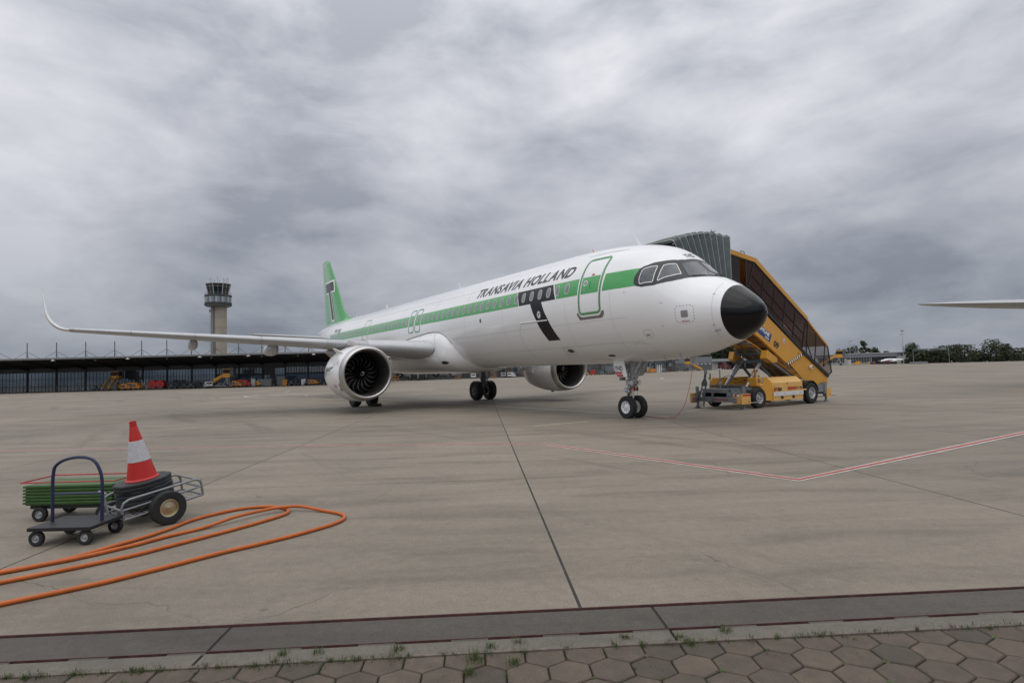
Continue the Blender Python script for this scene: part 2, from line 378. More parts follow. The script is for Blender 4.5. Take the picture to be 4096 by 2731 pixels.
# hexagonal pavers
PAV = []
for i in range(5):
    PAV.append(mat('paver_%s' % 'abcde'[i], [(.122, .096, .071), (.110, .085, .063), (.140, .109, .080), (.118, .094, .069), (.094, .077, .057)][i], .85, nz=.26, nscale=8, bump=.9, bscale=170, dirt=.5))
a = MB(); a2 = MB(); dn_quad(a2, 11.9, 16.9, -26, 2, -.022)
struct(a2.build('paver_bedding', mat('mossy_joint', (.028, .034, .014), .95, nz=.4, nscale=8), fix=False))
w_, side = .245, .1415
row = 0; d = 12.012
joints = []
def hexa(cd_, cn, clip=None):
    h = w_/2-.0045; s = side-.005
    pts = [(0, -s), (h, -s/2), (h, s/2), (0, s), (-h, s/2), (-h, -s/2)]     # (n, d)
    z = random.uniform(-.004, .003); tx, ty = random.uniform(-.01, .01), random.uniform(-.01, .01)
    out = []
    for n_, dd in pts:
        dd2 = max(dd, (12.016-cd_)) if clip else dd
        out.append((n_, dd2))
    if clip:      # half stones of the first row
        out = [(-h, 12.016-cd_), (h, 12.016-cd_), (h, s/2), (0, s), (-h, s/2)]
    a.m(random.choice((0, 0, 1, 2, 3, 3, 4)))
    def ringz(k, zz):
        cx = sum(p[0] for p in out)/len(out); cy = sum(p[1] for p in out)/len(out)
        return [P2(cd_+cy+(p[1]-cy)*k, cn+cx+(p[0]-cx)*k, zz+z+tx*p[0]+ty*p[1]) for p in out]
    r0, r1, r2 = ringz(1, -.04), ringz(1, -.007), ringz(.955, 0)
    m_ = len(out); vs = r0+r1+r2
    a.add(vs, [tuple(range(2*m_, 3*m_))]+[(j*m_+i, j*m_+(i+1) % m_, (j+1)*m_+(i+1) % m_, (j+1)*m_+i) for j in (0, 1) for i in range(m_)])
for rrow in range(0, 23):
    cd_ = 12.075+side*1.5*rrow
    for i in range(-16, 96):
        cn = -20.0+.245*i+(.1225 if rrow % 2 else 0)+.02
        hexa(cd_, cn, rrow == 0)
struct(a.build('paving', PAV, smooth=20))
# grass and weeds in the joints
GR = [mat('grass_blade', (.060, .095, .022), .6, nz=.3, nscale=30), mat('dry_blade', (.12, .11, .045), .7)]
g = MB()
def tuft(c, n_, h, r):
    for _ in range(n_):
        p = c+Vector((random.gauss(0, r), random.gauss(0, r), 0)); a_ = random.uniform(0, 6.28); hh = h*random.uniform(.4, 1.1)
        dx = Vector((math.cos(a_), math.sin(a_), 0)); le = random.uniform(.1, .8)*hh; w = Vector((-dx.y, dx.x, 0))*random.uniform(.0010, .0022)
        q = p+dx*le*.35+Vector((0, 0, hh*.6)); e = p+dx*le+Vector((0, 0, hh*random.uniform(.6, 1)))
        g.m(1 if random.random() < .16 else 0); g.add([p-w, p+w, q+w*.7, q-w*.7, e], [(0, 1, 2, 3), (3, 2, 4)])
for _ in range(330):                       # along the kerb
    n_ = random.uniform(-13.5, -8.4)+random.choice((0, 0, 4.6)); c = P2(12.012+random.gauss(0, .01), n_, -.004)
    tuft(c, random.randint(4, 26), random.uniform(.02, .055), random.uniform(.006, .025))
for _ in range(330):
    row_ = random.choice((0, 0, 0, 1, 1, 2, 3, 4, 6, 9)); i = random.randint(10, 75)
    cn = -20.0+.245*i+(.1225 if row_ % 2 else 0)+.02+(.1225 if random.random() < .6 else 0)
    cd_ = 12.075+side*1.5*row_+random.choice((-side/2, 0, side/2))
    tuft(P2(cd_, cn, -.012), random.randint(3, 18), random.uniform(.015, .05), random.uniform(.004, .018))
for px, py, s_ in ((1590, 2600, 1.5), (1900, 2640, 2.0), (2055, 2650, 1.4), (1880, 2690, 1.5), (1130, 2620, 1.4), (1275, 2610, 1.3), (1960, 2590, 1.3), (2070, 2570, 1.2), (2500, 2550, 1.2), (2720, 2550, 1.2), (2900, 2525, 1.5), (2760, 2575, 1.4)):
    tuft(G(px, py)-Vector((0, 0, .01)), int(60*s_), .045*s_, .016*s_)
for _ in range(60):                        # broad-leaved weeds
    row_ = random.choice((0, 1, 2, 3, 5)); i = random.randint(14, 70)
    c = P2(12.075+side*1.5*row_+side/2, -20.0+.245*i+(.1225 if row_ % 2 else 0)+.14, -.006)
    for q in range(random.randint(4, 8)):
        a_ = random.uniform(0, 6.28); l_ = random.uniform(.012, .03); dx = Vector((math.cos(a_), math.sin(a_), .35)); w = Vector((-dx.y, dx.x, 0))*l_*.28
        g.m(0); g.add([c, c+dx*l_*.5+w, c+dx*l_, c+dx*l_*.5-w], [(0, 1, 2, 3)])
struct(g.build('grass', GR, smooth=0, fix=False), 'stuff')
# painted lines, each a sheet 4 mm above the apron
PW = mat('worn_white_marking', (.56, .54, .51), .6, nz=.22, nscale=5, dirt=.5)
PY_ = mat('worn_cream_marking', (.50, .46, .34), .6, nz=.2, nscale=5, dirt=.5)
PR = mat('worn_red_marking', (.36, .075, .05), .6, nz=.2, nscale=4, dirt=.4)
PB = mat('worn_blue_grey_marking', (.42, .46, .52), .6, nz=.2, nscale=4, dirt=.3)
def stripe(name, pts, w, m, z=.004):
    b = MB(); n = len(pts); Lr = []
    for i, p in enumerate(pts):
        p = Vector((p[0], p[1])); a = Vector(pts[max(0, i-1)][:2]); c = Vector(pts[min(n-1, i+1)][:2]); t = (c-a).normalized(); nn = Vector((-t.y, t.x))
        if 0 < i < n-1:
            t1 = (p-a).normalized(); n1_ = Vector((-t1.y, t1.x)); k = 1/max(.5, nn.dot(n1_))
        else: k = 1
        Lr.append((p+nn*w/2*k, p-nn*w/2*k))
    vs = [Vector((q.x, q.y, z)) for pr in Lr for q in pr]
    b.add(vs, [(2*i, 2*i+1, 2*i+3, 2*i+2) for i in range(n-1)]); return struct(b.build(name, m, fix=False))
RL = [(-12.0, -19.4), (-8.13, -14.31), (-5.54, -10.95), (-1.67, -6.46), (4.57, -6.25), (4.61, -2.09), (4.66, 4.0)]
stripe('red_marking_border', RL, .20, PW); stripe('red_marking', RL, .105, PR, .008)
stripe('white_marking', [(-60, -1.4), (-29.19, .06), (-5.75, 1.09), (-4.6, 1.12)], .10, PW)
stripe('cream_marking', [(-5.42, -3.99), (-5.34, -1.9)], .10, PY_)
stripe('cream_marking', [(-5.45, -1.05), (-4.95, -.35)], .10, PY_); stripe('white_marking', [(-5.9, 3.6), (-6.1, 5.6)], .12, PY_)
def arc(px, py, rx, ry, a0, a1, n=40):
    c = G(px, py); out = []
    for i in range(n+1):
        a = R_(a0+(a1-a0)*i/n); p = G(px+rx*math.cos(a), py+ry*math.sin(a)); out.append((p.x, p.y))
    return out
stripe('white_marking', [(p.x, p.y) for p in (G(1400, 1598), G(1150, 1592), G(1030, 1590), G(990, 1588), G(978, 1586), G(985, 1583), G(1030, 1579), G(1120, 1577))], .14, PW)
stripe('blue_marking', [(p.x, p.y) for p in (G(1000, 1581.5), G(1050, 1578.5), G(1118, 1577.5))], .25, PB)
stripe('white_marking', [(p.x, p.y) for p in (G(1360, 1590), G(1240, 1583), G(1220, 1582), G(1232, 1579), G(1290, 1575))], .14, PW)
stripe('white_marking', [(p.x, p.y) for p in (G(1400, 1592), G(1225, 1582.5))], .14, PW)
stripe('cream_marking', [(p.x, p.y) for p in (G(850, 1577), G(1000, 1571), G(1300, 1563))], .14, PY_)
stripe('white_marking', [(p.x, p.y) for p in (G(560, 1580), G(700, 1577))], .14, PW)
stripe('white_marking', [(p.x, p.y) for p in (G(1140, 1567), G(1160, 1563), G(1250, 1557))], .12, PW)
stripe('white_marking', [(p.x, p.y) for p in (G(2575, 1527), G(2712, 1522))], .16, PW)
stripe('white_marking', [(p.x, p.y) for p in (G(2815, 1519), G(2870, 1517.5))], .16, PW)
stripe('cream_marking', [(p.x, p.y) for p in (G(2350, 1529), G(2420, 1526), G(2500, 1524))], .14, PY_)
stripe('cream_marking', [(p.x, p.y) for p in (G(2600, 1521), G(2700, 1516), G(2900, 1512))], .14, PY_)
stripe('white_marking', [(p.x, p.y) for p in (G(2560, 1509), G(2640, 1510), G(2655, 1513), G(2640, 1516))], .16, PW)
stripe('cream_marking', [(p.x, p.y) for p in (G(3150, 1490), G(3400, 1481), G(3700, 1478))], .25, PY_)
stripe('white_marking', [(p.x, p.y) for p in (G(1700, 1565), G(1790, 1567))], .12, PW)
stripe('cream_marking', [(p.x, p.y) for p in (G(1860, 1552), G(2120, 1546))], .12, PY_)
# ------------------------------------------------------------------ foreground: cart with a stack of cones, hose, equipment
ax = Vector((.31, -.951, 0)); TH = math.atan2(-.951, .31); TL = R_(9)
cart = thing('hand_cart', 'galvanised tube hand cart with big rubber wheels, loaded with stacked cones', 'cart', (1.02, -14.37, 0))
cart.rotation_euler = (0, 0, TH)
# local: x towards the near-left end, y = left of that (away from the visible wheel is -y ... +y is the visible side)
RT = Matrix.Rotation(TL, 4, 'Y')
def lc(x, y, z): return RT @ Vector((x, y, z-.2))+Vector((0, 0, .2))
W2, LX = .31, .45
fr = MB(); T = .0145
for y in (W2, -W2):
    fr.tube([lc(-LX, y, .20), lc(-LX, y, .36), lc(-LX+.03, y, .40), lc(-LX+.07, y, .415), lc(LX-.09, y, .415), lc(LX-.03, y, .39), lc(LX, y, .34), lc(LX, y, .20)], T)
    fr.tube([lc(-LX, y, .31), lc(LX, y, .31)], T*.9); fr.tube([lc(-LX, y, .20), lc(LX, y, .20)], T)
for x, zz in ((-LX, .20), (-LX, .30), (-LX, .385), (LX, .20), (LX, .31)): fr.tube([lc(x, -W2, zz), lc(x, W2, zz)], T*.9)
TUBE = mat('cart_tube', (.25, .26, .275), .42, metal=.55, nz=.1, nscale=9); fr.build('frame', TUBE, cart)
fl = MB()
for i in range(13): fl.tube([lc(-LX+.07*i, -W2, .195), lc(-LX+.07*i, W2, .195)], .004, 5)
for i in range(9): fl.tube([lc(-LX, -W2+.0775*i, .188), lc(LX, -W2+.0775*i, .188)], .004, 5)
fl.build('mesh_floor', STEEL, cart)
dbm = MB(); dbm.tube([lc(LX, 0, .20), lc(LX+.05, 0, .24), lc(LX+.07, 0, .52)], .014); dbm.tube([lc(LX+.07, -.12, .52), lc(LX+.07, .12, .52)], .012); dbm.build('drawbar', STEEL, cart)
def wheel_obj(parent, c, axd, R, w, rim_r, rimm, hub=True, name='wheel', tread=True, bolts=0, dish=.3):
    """tyre (slot 0) + rim (slot 1) revolved about axd; rim face on +axd side"""
    b = MB(); c = Vector(c); axd = Vector(axd).normalized(); h = w/2
    b.m(0); b.lathe([(-h*.82, rim_r*.98), (-h*.95, rim_r*1.12), (-h, rim_r+(R-rim_r)*.45), (-h*.93, R*.94), (-h*.72, R*.985), (-h*.66, R), (-h*.3, R), (-h*.28, R*.99), (-h*.22, R*.99), (-h*.2, R*1.003), (h*.2, R*1.003), (h*.22, R*.99), (h*.28, R*.99), (h*.3, R), (h*.66, R), (h*.72, R*.985), (h*.93, R*.94), (h, rim_r+(R-rim_r)*.45), (h*.95, rim_r*1.12), (h*.82, rim_r*.98)], c, axd, 40)
    split = parent is not None and parent.type == 'EMPTY'
    if split:
        tyre = b.build(name, [RUBBER], parent, 40); b = MB()
    b.m(0 if split else 1); rr = rim_r
    b.lathe([(-h*.82, rr*.98), (-h*.7, rr*.9), (-h*.5, rr*.2), (-h*.5, .001)], c, axd, 32)
    b.lathe([(h*.82, rr*1.0), (h*.86, rr*.97), (h*.80, rr*.90), (h*.62, rr*.86), (h*dish, rr*.80), (h*(dish-.05), rr*.60), (h*(dish+.1), rr*.45), (h*(dish+.12), rr*.30), (h*.8 if hub else h*.5, rr*.27), (h*.86 if hub else h*.5, rr*.2), (h*.86 if hub else h*.5, .001)], c, axd, 32)
    if bolts:
        b.m(1 if split else 2); rg = b.ring(c+axd*(h*(dish+.06)), axd, rr*.68, bolts)
        for p in rg: b.cyl(p-axd*.02, p+axd*.012, rr*.055, n=8)
    if split:
        o = b.build('rim', [rimm, DARK], tyre, 40); o.location = (0, 0, 0); return tyre
    return b.build(name, [RUBBER, rimm, DARK], parent, 40)
ZINC = mat('yellow_zinc_rim', (.58, .52, .36), .3, metal=1)
for s in (1, -1):
    wheel_obj(cart, lc(.0, s*(W2+.085), .20-.0), (0, s, 0), .20, .10, .105, ZINC)
ab = MB(); ab.cyl(lc(0, -.4, .2), lc(0, .4, .2), .012); ab.build('axle', STEEL, cart)
# stack of cones; tilt the same as the cart floor
CR = [mat('cone_red', (.50, .018, .012), .42, nz=.05, nscale=6), mat('cone_sleeve', (.50, .50, .52), .45, nz=.1, nscale=25), mat('cone_rubber', (.028, .029, .031), .6, nz=.25, nscale=9, bump=.3, bscale=50)]
def cone_bm():
    b = MB()
    r = lambda z: .168-(z/.72)*(.168-.031)
    b.m(0); b.lathe([(0, .183), (.012, .188), (.022, .179), (.03, .164), (.235, r(.235))], n=48)
    b.m(1); b.lathe([(.235, r(.235)), (.237, r(.235)+.003), (.488, r(.49)+.003), (.49, r(.49))], n=48)
    b.m(0); b.lathe([(.49, r(.49)), (.685, r(.685)), (.69, .036), (.70, .041), (.71, .037), (.716, .041), (.73, .040), (.732, .030), (.70, .026)], n=48)
    sl = MB()
    return b
def base_bm():
    b = MB(); n = 8; R1 = .315
    def oc(R, z, m=16):
        out = []
        for i in range(n):
            for k in (-1, 1):
                a = 2*math.pi*(i+.5)/n+k*.10; out.append((R*math.cos(a)*1.03, R*math.sin(a)*.9, z))
        return out
    b.loft([oc(R1*.98, -.034), oc(R1, -.028), oc(R1*.965, -.020), oc(R1*1.0, -.012), oc(R1*.985, -.002), oc(R1*.93, .004), oc(.17, .004)], False)
    b.loft([oc(R1*.98, -.034), oc(.16, -.034)], False)
    return b
cone_b, base_b = cone_bm(), base_bm()
def cone_at(k, label):
    pos = RT @ Vector((.06, -.09, .275+.0425*k-.2))+Vector((0, 0, .2))
    w = Matrix.Rotation(TH, 3, 'Z') @ pos
    t = thing('traffic_cone', label, 'traffic cone', (cart.location.x+w.x, cart.location.y+w.y, w.z), group='cones stacked on the hand cart')
    t.rotation_euler = (Matrix.Rotation(TH, 3, 'Z') @ RT.to_3x3() @ Matrix.Rotation(random.uniform(-.2, .2), 3, 'Z')).to_euler()
    return t
names = ['lowest', 'second from bottom', 'third from bottom', 'middle', 'third from top', 'second from top']
first = None
for k in range(7):
    lab = ('red traffic cone with white sleeve, topmost of the stack on the hand cart' if k == 6 else 'nested traffic cone showing only its black base, %s of the stack' % names[k])
    t = cone_at(k, lab)
    if first is None:
        c0 = cone_b.build('cone_body', CR, t); b0 = base_b.build('base', CR[2], t, 25); first = (c0, b0)
    else:
        for q in first: c = q.copy(); col.objects.link(c); c.parent = t
# orange hose
HOSE = mat('orange_hose', (.50, .115, .015), .45, nz=.12, nscale=5, dirt=.35)
def crom(pts, n=8):
    out = []; P = [Vector(p) for p in pts]; P = [P[0]*2-P[1]]+P+[P[-1]*2-P[-2]]
    for i in range(1, len(P)-2):
        for k in range(n):
            t = k/n; a, b, c, d = P[i-1], P[i], P[i+1], P[i+2]
            out.append(.5*((2*b)+(c-a)*t+(2*a-5*b+4*c-d)*t*t+(3*b-a-3*c+d)*t**3))
    out.append(P[-2]); return out
Hs = [(1.95, -17.3), (2.5, -16.6), (2.52, -15.4), (2.11, -14.68), (1.8, -14.3), (1.47, -14.02), (1.27, -13.72), (1.17, -13.41), (1.23, -13.14), (1.4, -12.98), (1.65, -12.92), (1.86, -13.0), (2.05, -13.26), (2.26, -13.64), (2.42, -13.98), (2.58, -14.34), (2.72, -14.68), (2.9, -15.6), (2.95, -16.6), (2.6, -17.2), (2.55, -16.5), (2.5, -15.3), (2.31, -14.67), (2.12, -14.32), (1.96, -13.93), (1.80, -13.58), (1.65, -13.26), (1.60, -13.01), (1.71, -12.78), (2.0, -12.56), (2.31, -12.44), (2.54, -12.46), (2.74, -12.64), (2.92, -13.02), (3.06, -13.44), (3.15, -13.82), (3.26, -14.16), (3.35, -14.43), (3.5, -15.0), (3.6, -16.2), (3.4, -17.4)]
hz = [(x, y, .022+(.036 if 25 <= i <= 28 else 0)) for i, (x, y) in enumerate(Hs)]
h = MB(); h.tube(crom(hz, 9), .0205, 12); tag(h.build('hose', HOSE, smooth=60), 'thick orange hose lying in long loops on the concrete beside the hand cart', 'hose')
# green ribbed case of unknown use beside the cart
e_ = thing('ribbed_case', 'dark green ribbed equipment case with a red rim, behind the cone stack', 'equipment', tuple(AT(395, 9.5)), math.atan2(_r.y, _r.x))
b = MB()
for i in range(6): b.bx(-.75, .38, -.28, .28, .22+.04*i, .245+.04*i)
b.bx(-.73, .36, -.26, .26, .20, .45); b.build('ribbed_casing', mat('green_casing', (.04, .105, .02), .5, nz=.2, nscale=5), e_, bev=.004)
b = MB(); b.bx(.385, .42, -.25, .25, .21, .45); b.m(1); b.cyl((.42, 0, .33), (.43, 0, .33), .05, n=20); b.build('end_plate', [mat('green_end', (.05, .13, .03), .5), DARK], e_, bev=.004)
b = MB(); b.tube([(-.77, -.29, .49), (.42, -.29, .49), (.42, .29, .49), (-.77, .29, .49)], .008, closed=True); b.build('top_rim', RED, e_)
for x in (-.55, .25):
    for y in (-.25, .25): wheel_obj(e_, (x, y, .09), (0, 1 if y > 0 else -1, 0), .09, .06, .045, STEEL)
b = MB(); b.bx(-.7, .3, -.22, .22, .15, .20); b.build('chassis', DARK, e_)
e_ = thing('trolley', 'dark blue trolley with tall rounded push handles, left of the hand cart', 'trolley', tuple(AT(345, 8.2)), math.atan2(_r.y, _r.x))
b = MB(); b.tube(crom([(-.36, 0, .2), (-.36, 0, .70), (-.30, 0, .84), (-.12, 0, .90), (.06, 0, .88), (.15, 0, .78), (.19, 0, .6), (.19, 0, .2)], 6), .017)
b.tube([(-.36, 0, .5), (.19, 0, .5)], .012)
NAVY = mat('navy_paint', (.015, .02, .075), .4, nz=.1); b.build('frame', NAVY, e_)
b = MB(); b.bx(-.42, .26, -.28, .28, .16, .20); b.build('deck', DARK, e_, bev=.005)
for x in (-.34, .18):
    for y in (-.24, .24): wheel_obj(e_, (x, y, .08), (0, 1 if y > 0 else -1, 0), .08, .045, .04, STEEL)
# ------------------------------------------------------------------ the airliner
ZC = 3.98
KS = [0, .03, .12, .3, .5, .75, 1, 1.35, 1.7, 2, 2.5, 3, 3.5, 4, 5, 6, 7.5, 30.5, 33, 36, 39, 42, 44.0, 44.5]
TP = [-.72, -.60, -.49, -.31, -.16, .03, .19, .37, .54, .80, 1.26, 1.55, 1.71, 1.82, 1.96, 2.03, 2.07, 2.07, 2.07, 2.05, 1.98, 1.84, 1.62, 1.5]
BT = [-.72, -.90, -1.07, -1.26, -1.38, -1.51, -1.61, -1.71, -1.81, -1.88, -1.95, -1.99, -2.02, -2.04, -2.06, -2.07, -2.07, -2.07, -1.75, -1.0, -.15, .65, 1.15, 1.3]
HW = [.001, .15, .31, .53, .70, .87, 1.02, 1.18, 1.32, 1.43, 1.58, 1.70, 1.79, 1.86, 1.94, 1.965, 1.975, 1.975, 1.93, 1.68, 1.28, .78, .32, .15]
def mk(x, y):
    h = [b-a for a, b in zip(x, x[1:])]; d = [(b-a)/k for a, b, k in zip(y, y[1:], h)]; m = [d[0]]+[0]*(len(x)-2)+[d[-1]]
    for i in range(1, len(x)-1):
        if d[i-1]*d[i] > 0: w1, w2 = 2*h[i]+h[i-1], h[i]+2*h[i-1]; m[i] = (w1+w2)/(w1/d[i-1]+w2/d[i])
    def f(v):
        v = min(max(v, x[0]), x[-1]); i = 0
        while i < len(x)-2 and v > x[i+1]: i += 1
        t = (v-x[i])/h[i]
        return y[i]*(2*t**3-3*t**2+1)+h[i]*m[i]*(t**3-2*t**2+t)+y[i+1]*(-2*t**3+3*t**2)+h[i]*m[i+1]*(t**3-t**2)
    return f
fT, fB, fW = mk(KS, TP), mk(KS, BT), mk(KS, HW)
def prof(s): 
    t, b = fT(s)+ZC, fB(s)+ZC; return (t+b)/2, max((t-b)/2, .001), fW(s)
def SP(s, phi, off=0, side=-1):
    zc, h, w = prof(s); p = R_(phi); c, q = math.cos(p), math.sin(p)
    n = Vector((0, q/w, c/h)).normalized()*off
    return Vector((-s, side*(w*q+n.y), zc+h*c+n.z))
def SZ(s, z, off=0, side=-1):
    zc, h, w = prof(s); return SP(s, math.degrees(math.acos(max(-1, min(1, (z-zc)/h)))), off, side)
air = thing('airliner', 'white passenger jet with green window stripe, black nose cone and green tail', 'airliner', (-13, 0, 0), world=True)
def fus(name, ss, m, sharp=50):
    b = MB(); rings = []
    for s in ss: rings.append([SP(s, 360*i/128, 0, -1) for i in range(128)])
    b.loft(rings, False); return b.build(name, m, air, sharp)
s1 = [0, .008, .02, .04, .07, .11, .16, .22, .3, .38, .46, .55, .65, .77]
fus('nose_cone', s1, RADOME)
s2 = [.77]+[.77+.08*i for i in range(1, 48)]+[4.6+.35*i for i in range(0, 112)]
s2 = [s for s in s2 if s < 43.9]+[44.0, 44.3, 44.5]
FUSE = fus('fuselage', s2, WHITE)
b = MB(); b.cyl((-44.45, 0, ZC+1.4), (-44.75, 0, ZC+1.43), .13, .11, 16); b.build('exhaust_outlet', DARK, air)
def dside(polys, name, m, off, parent=air, du=.2, dv=.04): return mapped(poly_bm(polys), name, m, lambda u, v: SZ(u, v, off), parent, du, dv)
def dphi(polys, name, m, off, parent=air, du=.08, dv=3): return mapped(poly_bm(polys), name, m, lambda u, v: SP(u, abs(v), off, -1 if v >= 0 else 1), parent, du, dv)
# green stripe in its sections, both sides alike
Z0, Z1 = 4.225, 4.79
secs = [[(3.0, Z1), (3.0, Z0), (4.50, Z0), (4.46, Z1)], [(5.68, Z1), (5.67, Z0), (6.80, Z0), (7.06, Z1)], [(9.46, Z1), (9.22, Z0), (18.36, Z0), (18.36, Z1)],
        [(20.02, Z1), (20.02, Z0), (26.36, Z0), (26.36, Z1)], [(27.45, Z1), (27.45, Z0), (34.9, Z0), (35.6, Z1)]]
for q in secs: dside([q], 'green_stripe', GREEN, .004)
mapped(poly_bm([[(3.0, Z1), (3.0, Z0), (35.0, Z0), (35.6, Z1)]]), 'green_stripe', GREEN, lambda u, v: SZ(u, v, .004, 1), air, .3, .05)
dside([[(9.41, Z1), (9.17, Z0), (6.87, Z0), (7.12, Z1)]], 'black_letter', BLACK, .005)
T2 = [(8.40, 4.19), (8.26, 3.9), (8.10, 3.6), (7.93, 3.2), (7.74, 2.80), (7.05, 2.80), (7.22, 3.2), (7.40, 3.6), (7.56, 3.9), (7.70, 4.19)]
dside([T2, [(8.40, 4.19), (7.70, 4.19), (7.71, 4.24), (8.41, 4.24)]], 'black_letter', BLACK, .0052, dv=.03)
# emblem on the stem: a toothed ring with a curl
em = [];
for i in range(12):
    a = 2*math.pi*i/12; a1 = a+.33
    em.append([(7.87+.10*math.cos(a), 3.77+.125*math.sin(a)), (7.87+.10*math.cos(a1), 3.77+.125*math.sin(a1)), (7.87+.118*math.cos(a1), 3.77+.145*math.sin(a1)), (7.87+.118*math.cos(a), 3.77+.145*math.sin(a))])
for i in range(14):
    a = -2.6+5.0*i/14; a1 = -2.6+5.0*(i+1)/14; r0, r1 = .052, .092
    em.append([(7.87+r0*math.cos(a), 3.77+r0*1.2*math.sin(a)), (7.87+r0*math.cos(a1), 3.77+r0*1.2*math.sin(a1)), (7.87+r1*math.cos(a1), 3.77+r1*1.2*math.sin(a1)), (7.87+r1*math.cos(a), 3.77+r1*1.2*math.sin(a))])
em.append([(7.80, 3.80), (7.88, 3.77), (7.86, 3.72), (7.78, 3.75)])
dside(em, 'emblem', WLINE, .009, du=0, dv=0)
GREYTXT = mat('charcoal_lettering', (.055, .055, .06), .35)
def ftext(txt, name, m, s_left, z_base, cap, length, shear=0, bold=0, off=.006, z_is_phi=False):
    bm = text_bm(txt, 1, bold, shear) if isinstance(txt, str) else txt; xs = [v.co.x for v in bm.verts]; ys = [v.co.y for v in bm.verts]
    x0, kx, ky = min(xs), length/(max(xs)-min(xs)), cap/max(ys)
    phi0 = math.degrees(math.acos((z_base-prof(s_left)[0])/prof(s_left)[1]))
    for v in bm.verts: v.co.x = (v.co.x-x0)*kx; v.co.y = v.co.y*ky
    return mapped(bm, name, m, lambda u, v: SP(s_left-u, phi0-math.degrees(v/prof(s_left)[2]), off), air, .3, .08)
bm = tight_bm('TRANSAVIA HOLLAND', 1, .032, .36, .085, {'AV': -.17, 'VI': -.02, 'RA': -.03, 'TR': -.04, 'LA': .0, 'LL': -.0})
ftext(bm, 'lettering', GREYTXT, 12.85, 4.975, .44, 6.72)
ftext('PH-YHD', 'registration', GREYTXT, 34.35, 4.90, .30, 1.75, .25, .012)
bm = text_bm('YHD', .20, .004)
mapped(bm, 'registration', GREYTXT, lambda u, v: SP(2.32+v*1.1, abs(13-math.degrees(u/1.45)), .006, -1 if 13-math.degrees(u/1.45) > 0 else 1), air, .1, .05)
# flight deck: black surround, windows
mask = [(3.265, 73.5), (3.285, 70), (3.275, 66), (3.20, 58.0), (3.10, 54.2), (2.98, 51.3), (2.84, 46.5), (2.68, 41.8), (2.50, 34.5), (2.36, 27.0), (2.27, 18), (2.25, 8), (2.25, -8), (2.27, -18), (2.36, -27), (2.5, -34.5), (2.68, -41.8), (2.84, -46.5), (2.98, -51.3), (3.1, -54.2), (3.2, -58), (3.275, -66), (3.285, -70), (3.265, -73.5),
        (3.17, -76.1), (2.97, -76.5), (2.61, -72.3), (2.35, -65.5), (2.13, -57.5), (1.95, -48.5), (1.79, -37.5), (1.52, -21), (1.34, -8), (1.30, 0), (1.34, 8), (1.52, 21), (1.79, 37.5), (1.95, 48.5), (2.13, 57.5), (2.35, 65.5), (2.61, 72.3), (2.97, 76.5), (3.17, 76.1)]
MASK = mat('windscreen_surround', (.028, .029, .032), .35)
dphi([mask], 'windscreen_surround', MASK, .006)
WG = mat('flight_deck_glass', (.05, .062, .075), .05, metal=.25, coat=.7, nz=.4, nscale=1.6)
w1 = [(2.215, 27.8), (2.165, 15), (2.15, 2.6), (1.40, 2.6), (1.50, 14), (1.66, 25), (1.86, 37.3)]
w2 = [(2.54, 44.6), (2.31, 33.6), (2.27, 33.2), (2.02, 40.6), (2.03, 42.0), (2.20, 52), (2.49, 65.6), (2.53, 65.6)]
w3 = [(3.05, 56.4), (3.10, 59.5), (3.115, 68.5), (3.08, 73.0), (3.03, 73.9), (2.66, 69.3), (2.64, 67.6), (2.66, 49.2), (2.70, 48.6)]
for sgn in (1, -1):
    for k, wp in enumerate((w1, w2, w3)):
        poly = [(s, p*sgn) for s, p in wp]
        # frame band: inset in a metric-ish space (phi scaled by 1/40)
        sc2 = [(s, p/38) for s, p in poly]; q, inn = outline(sc2, .022 if k else .012)
        fo = dphi([[(a, c*38) for a, c in f] for f in q], 'cockpit_window', WLINE if k else MASK, .010, du=.06)
        q2 = dphi([[(a, c*38) for a, c in inn]], 'pane', WG, .0125, fo, du=.06)
        q2.location = (0, 0, 0)
# wipers
for sgn in (-1, 1):
    b = MB(); b.tube([SP(1.45, 4, .02, sgn), SP(1.40, 14, .03, sgn), SP(1.62, 24, .035, sgn), SP(1.78, 33, .03, sgn)], .009, 6); b.tube([SP(1.30, 3, .02, sgn), SP(1.45, 4, .05, sgn), SP(1.75, 5, .03, sgn)], .007, 6); b.build('wiper', DARK, air)
# cabin windows
PANE = mat('cabin_window_pane', (.20, .205, .22), .12, coat=.8, nz=.15, nscale=2); FRM = mat('window_rim', (.60, .59, .60), .35, metal=.3)
def oval(cx, cz, rx, rz, n=20): 
    return [(cx+rx*math.copysign(abs(math.cos(2*math.pi*i/n))**.75, math.cos(2*math.pi*i/n)), cz+rz*math.copysign(abs(math.sin(2*math.pi*i/n))**.75, math.sin(2*math.pi*i/n))) for i in range(n)]
ws = [6.24+.5335*i for i in range(23)]+[18.76, 19.58]+[20.30+.533*i for i in range(11)]+[28.02+.517*i for i in range(13)]
for i, s in enumerate(ws):
    exitw = i in (23, 24); rx, rz = (.125, .185) if not exitw else (.10, .15); z = 4.515+(.03 if exitw else 0)
    q, inn = outline(oval(s, z, rx, rz), .026)
    fo = dside(q, 'cabin_window', FRM, .010, du=0, dv=0)
    q3, inn2 = outline(inn, .012)
    po = dside([inn], 'pane', PANE, .007, fo, du=0, dv=.06); po.location = (0, 0, 0)
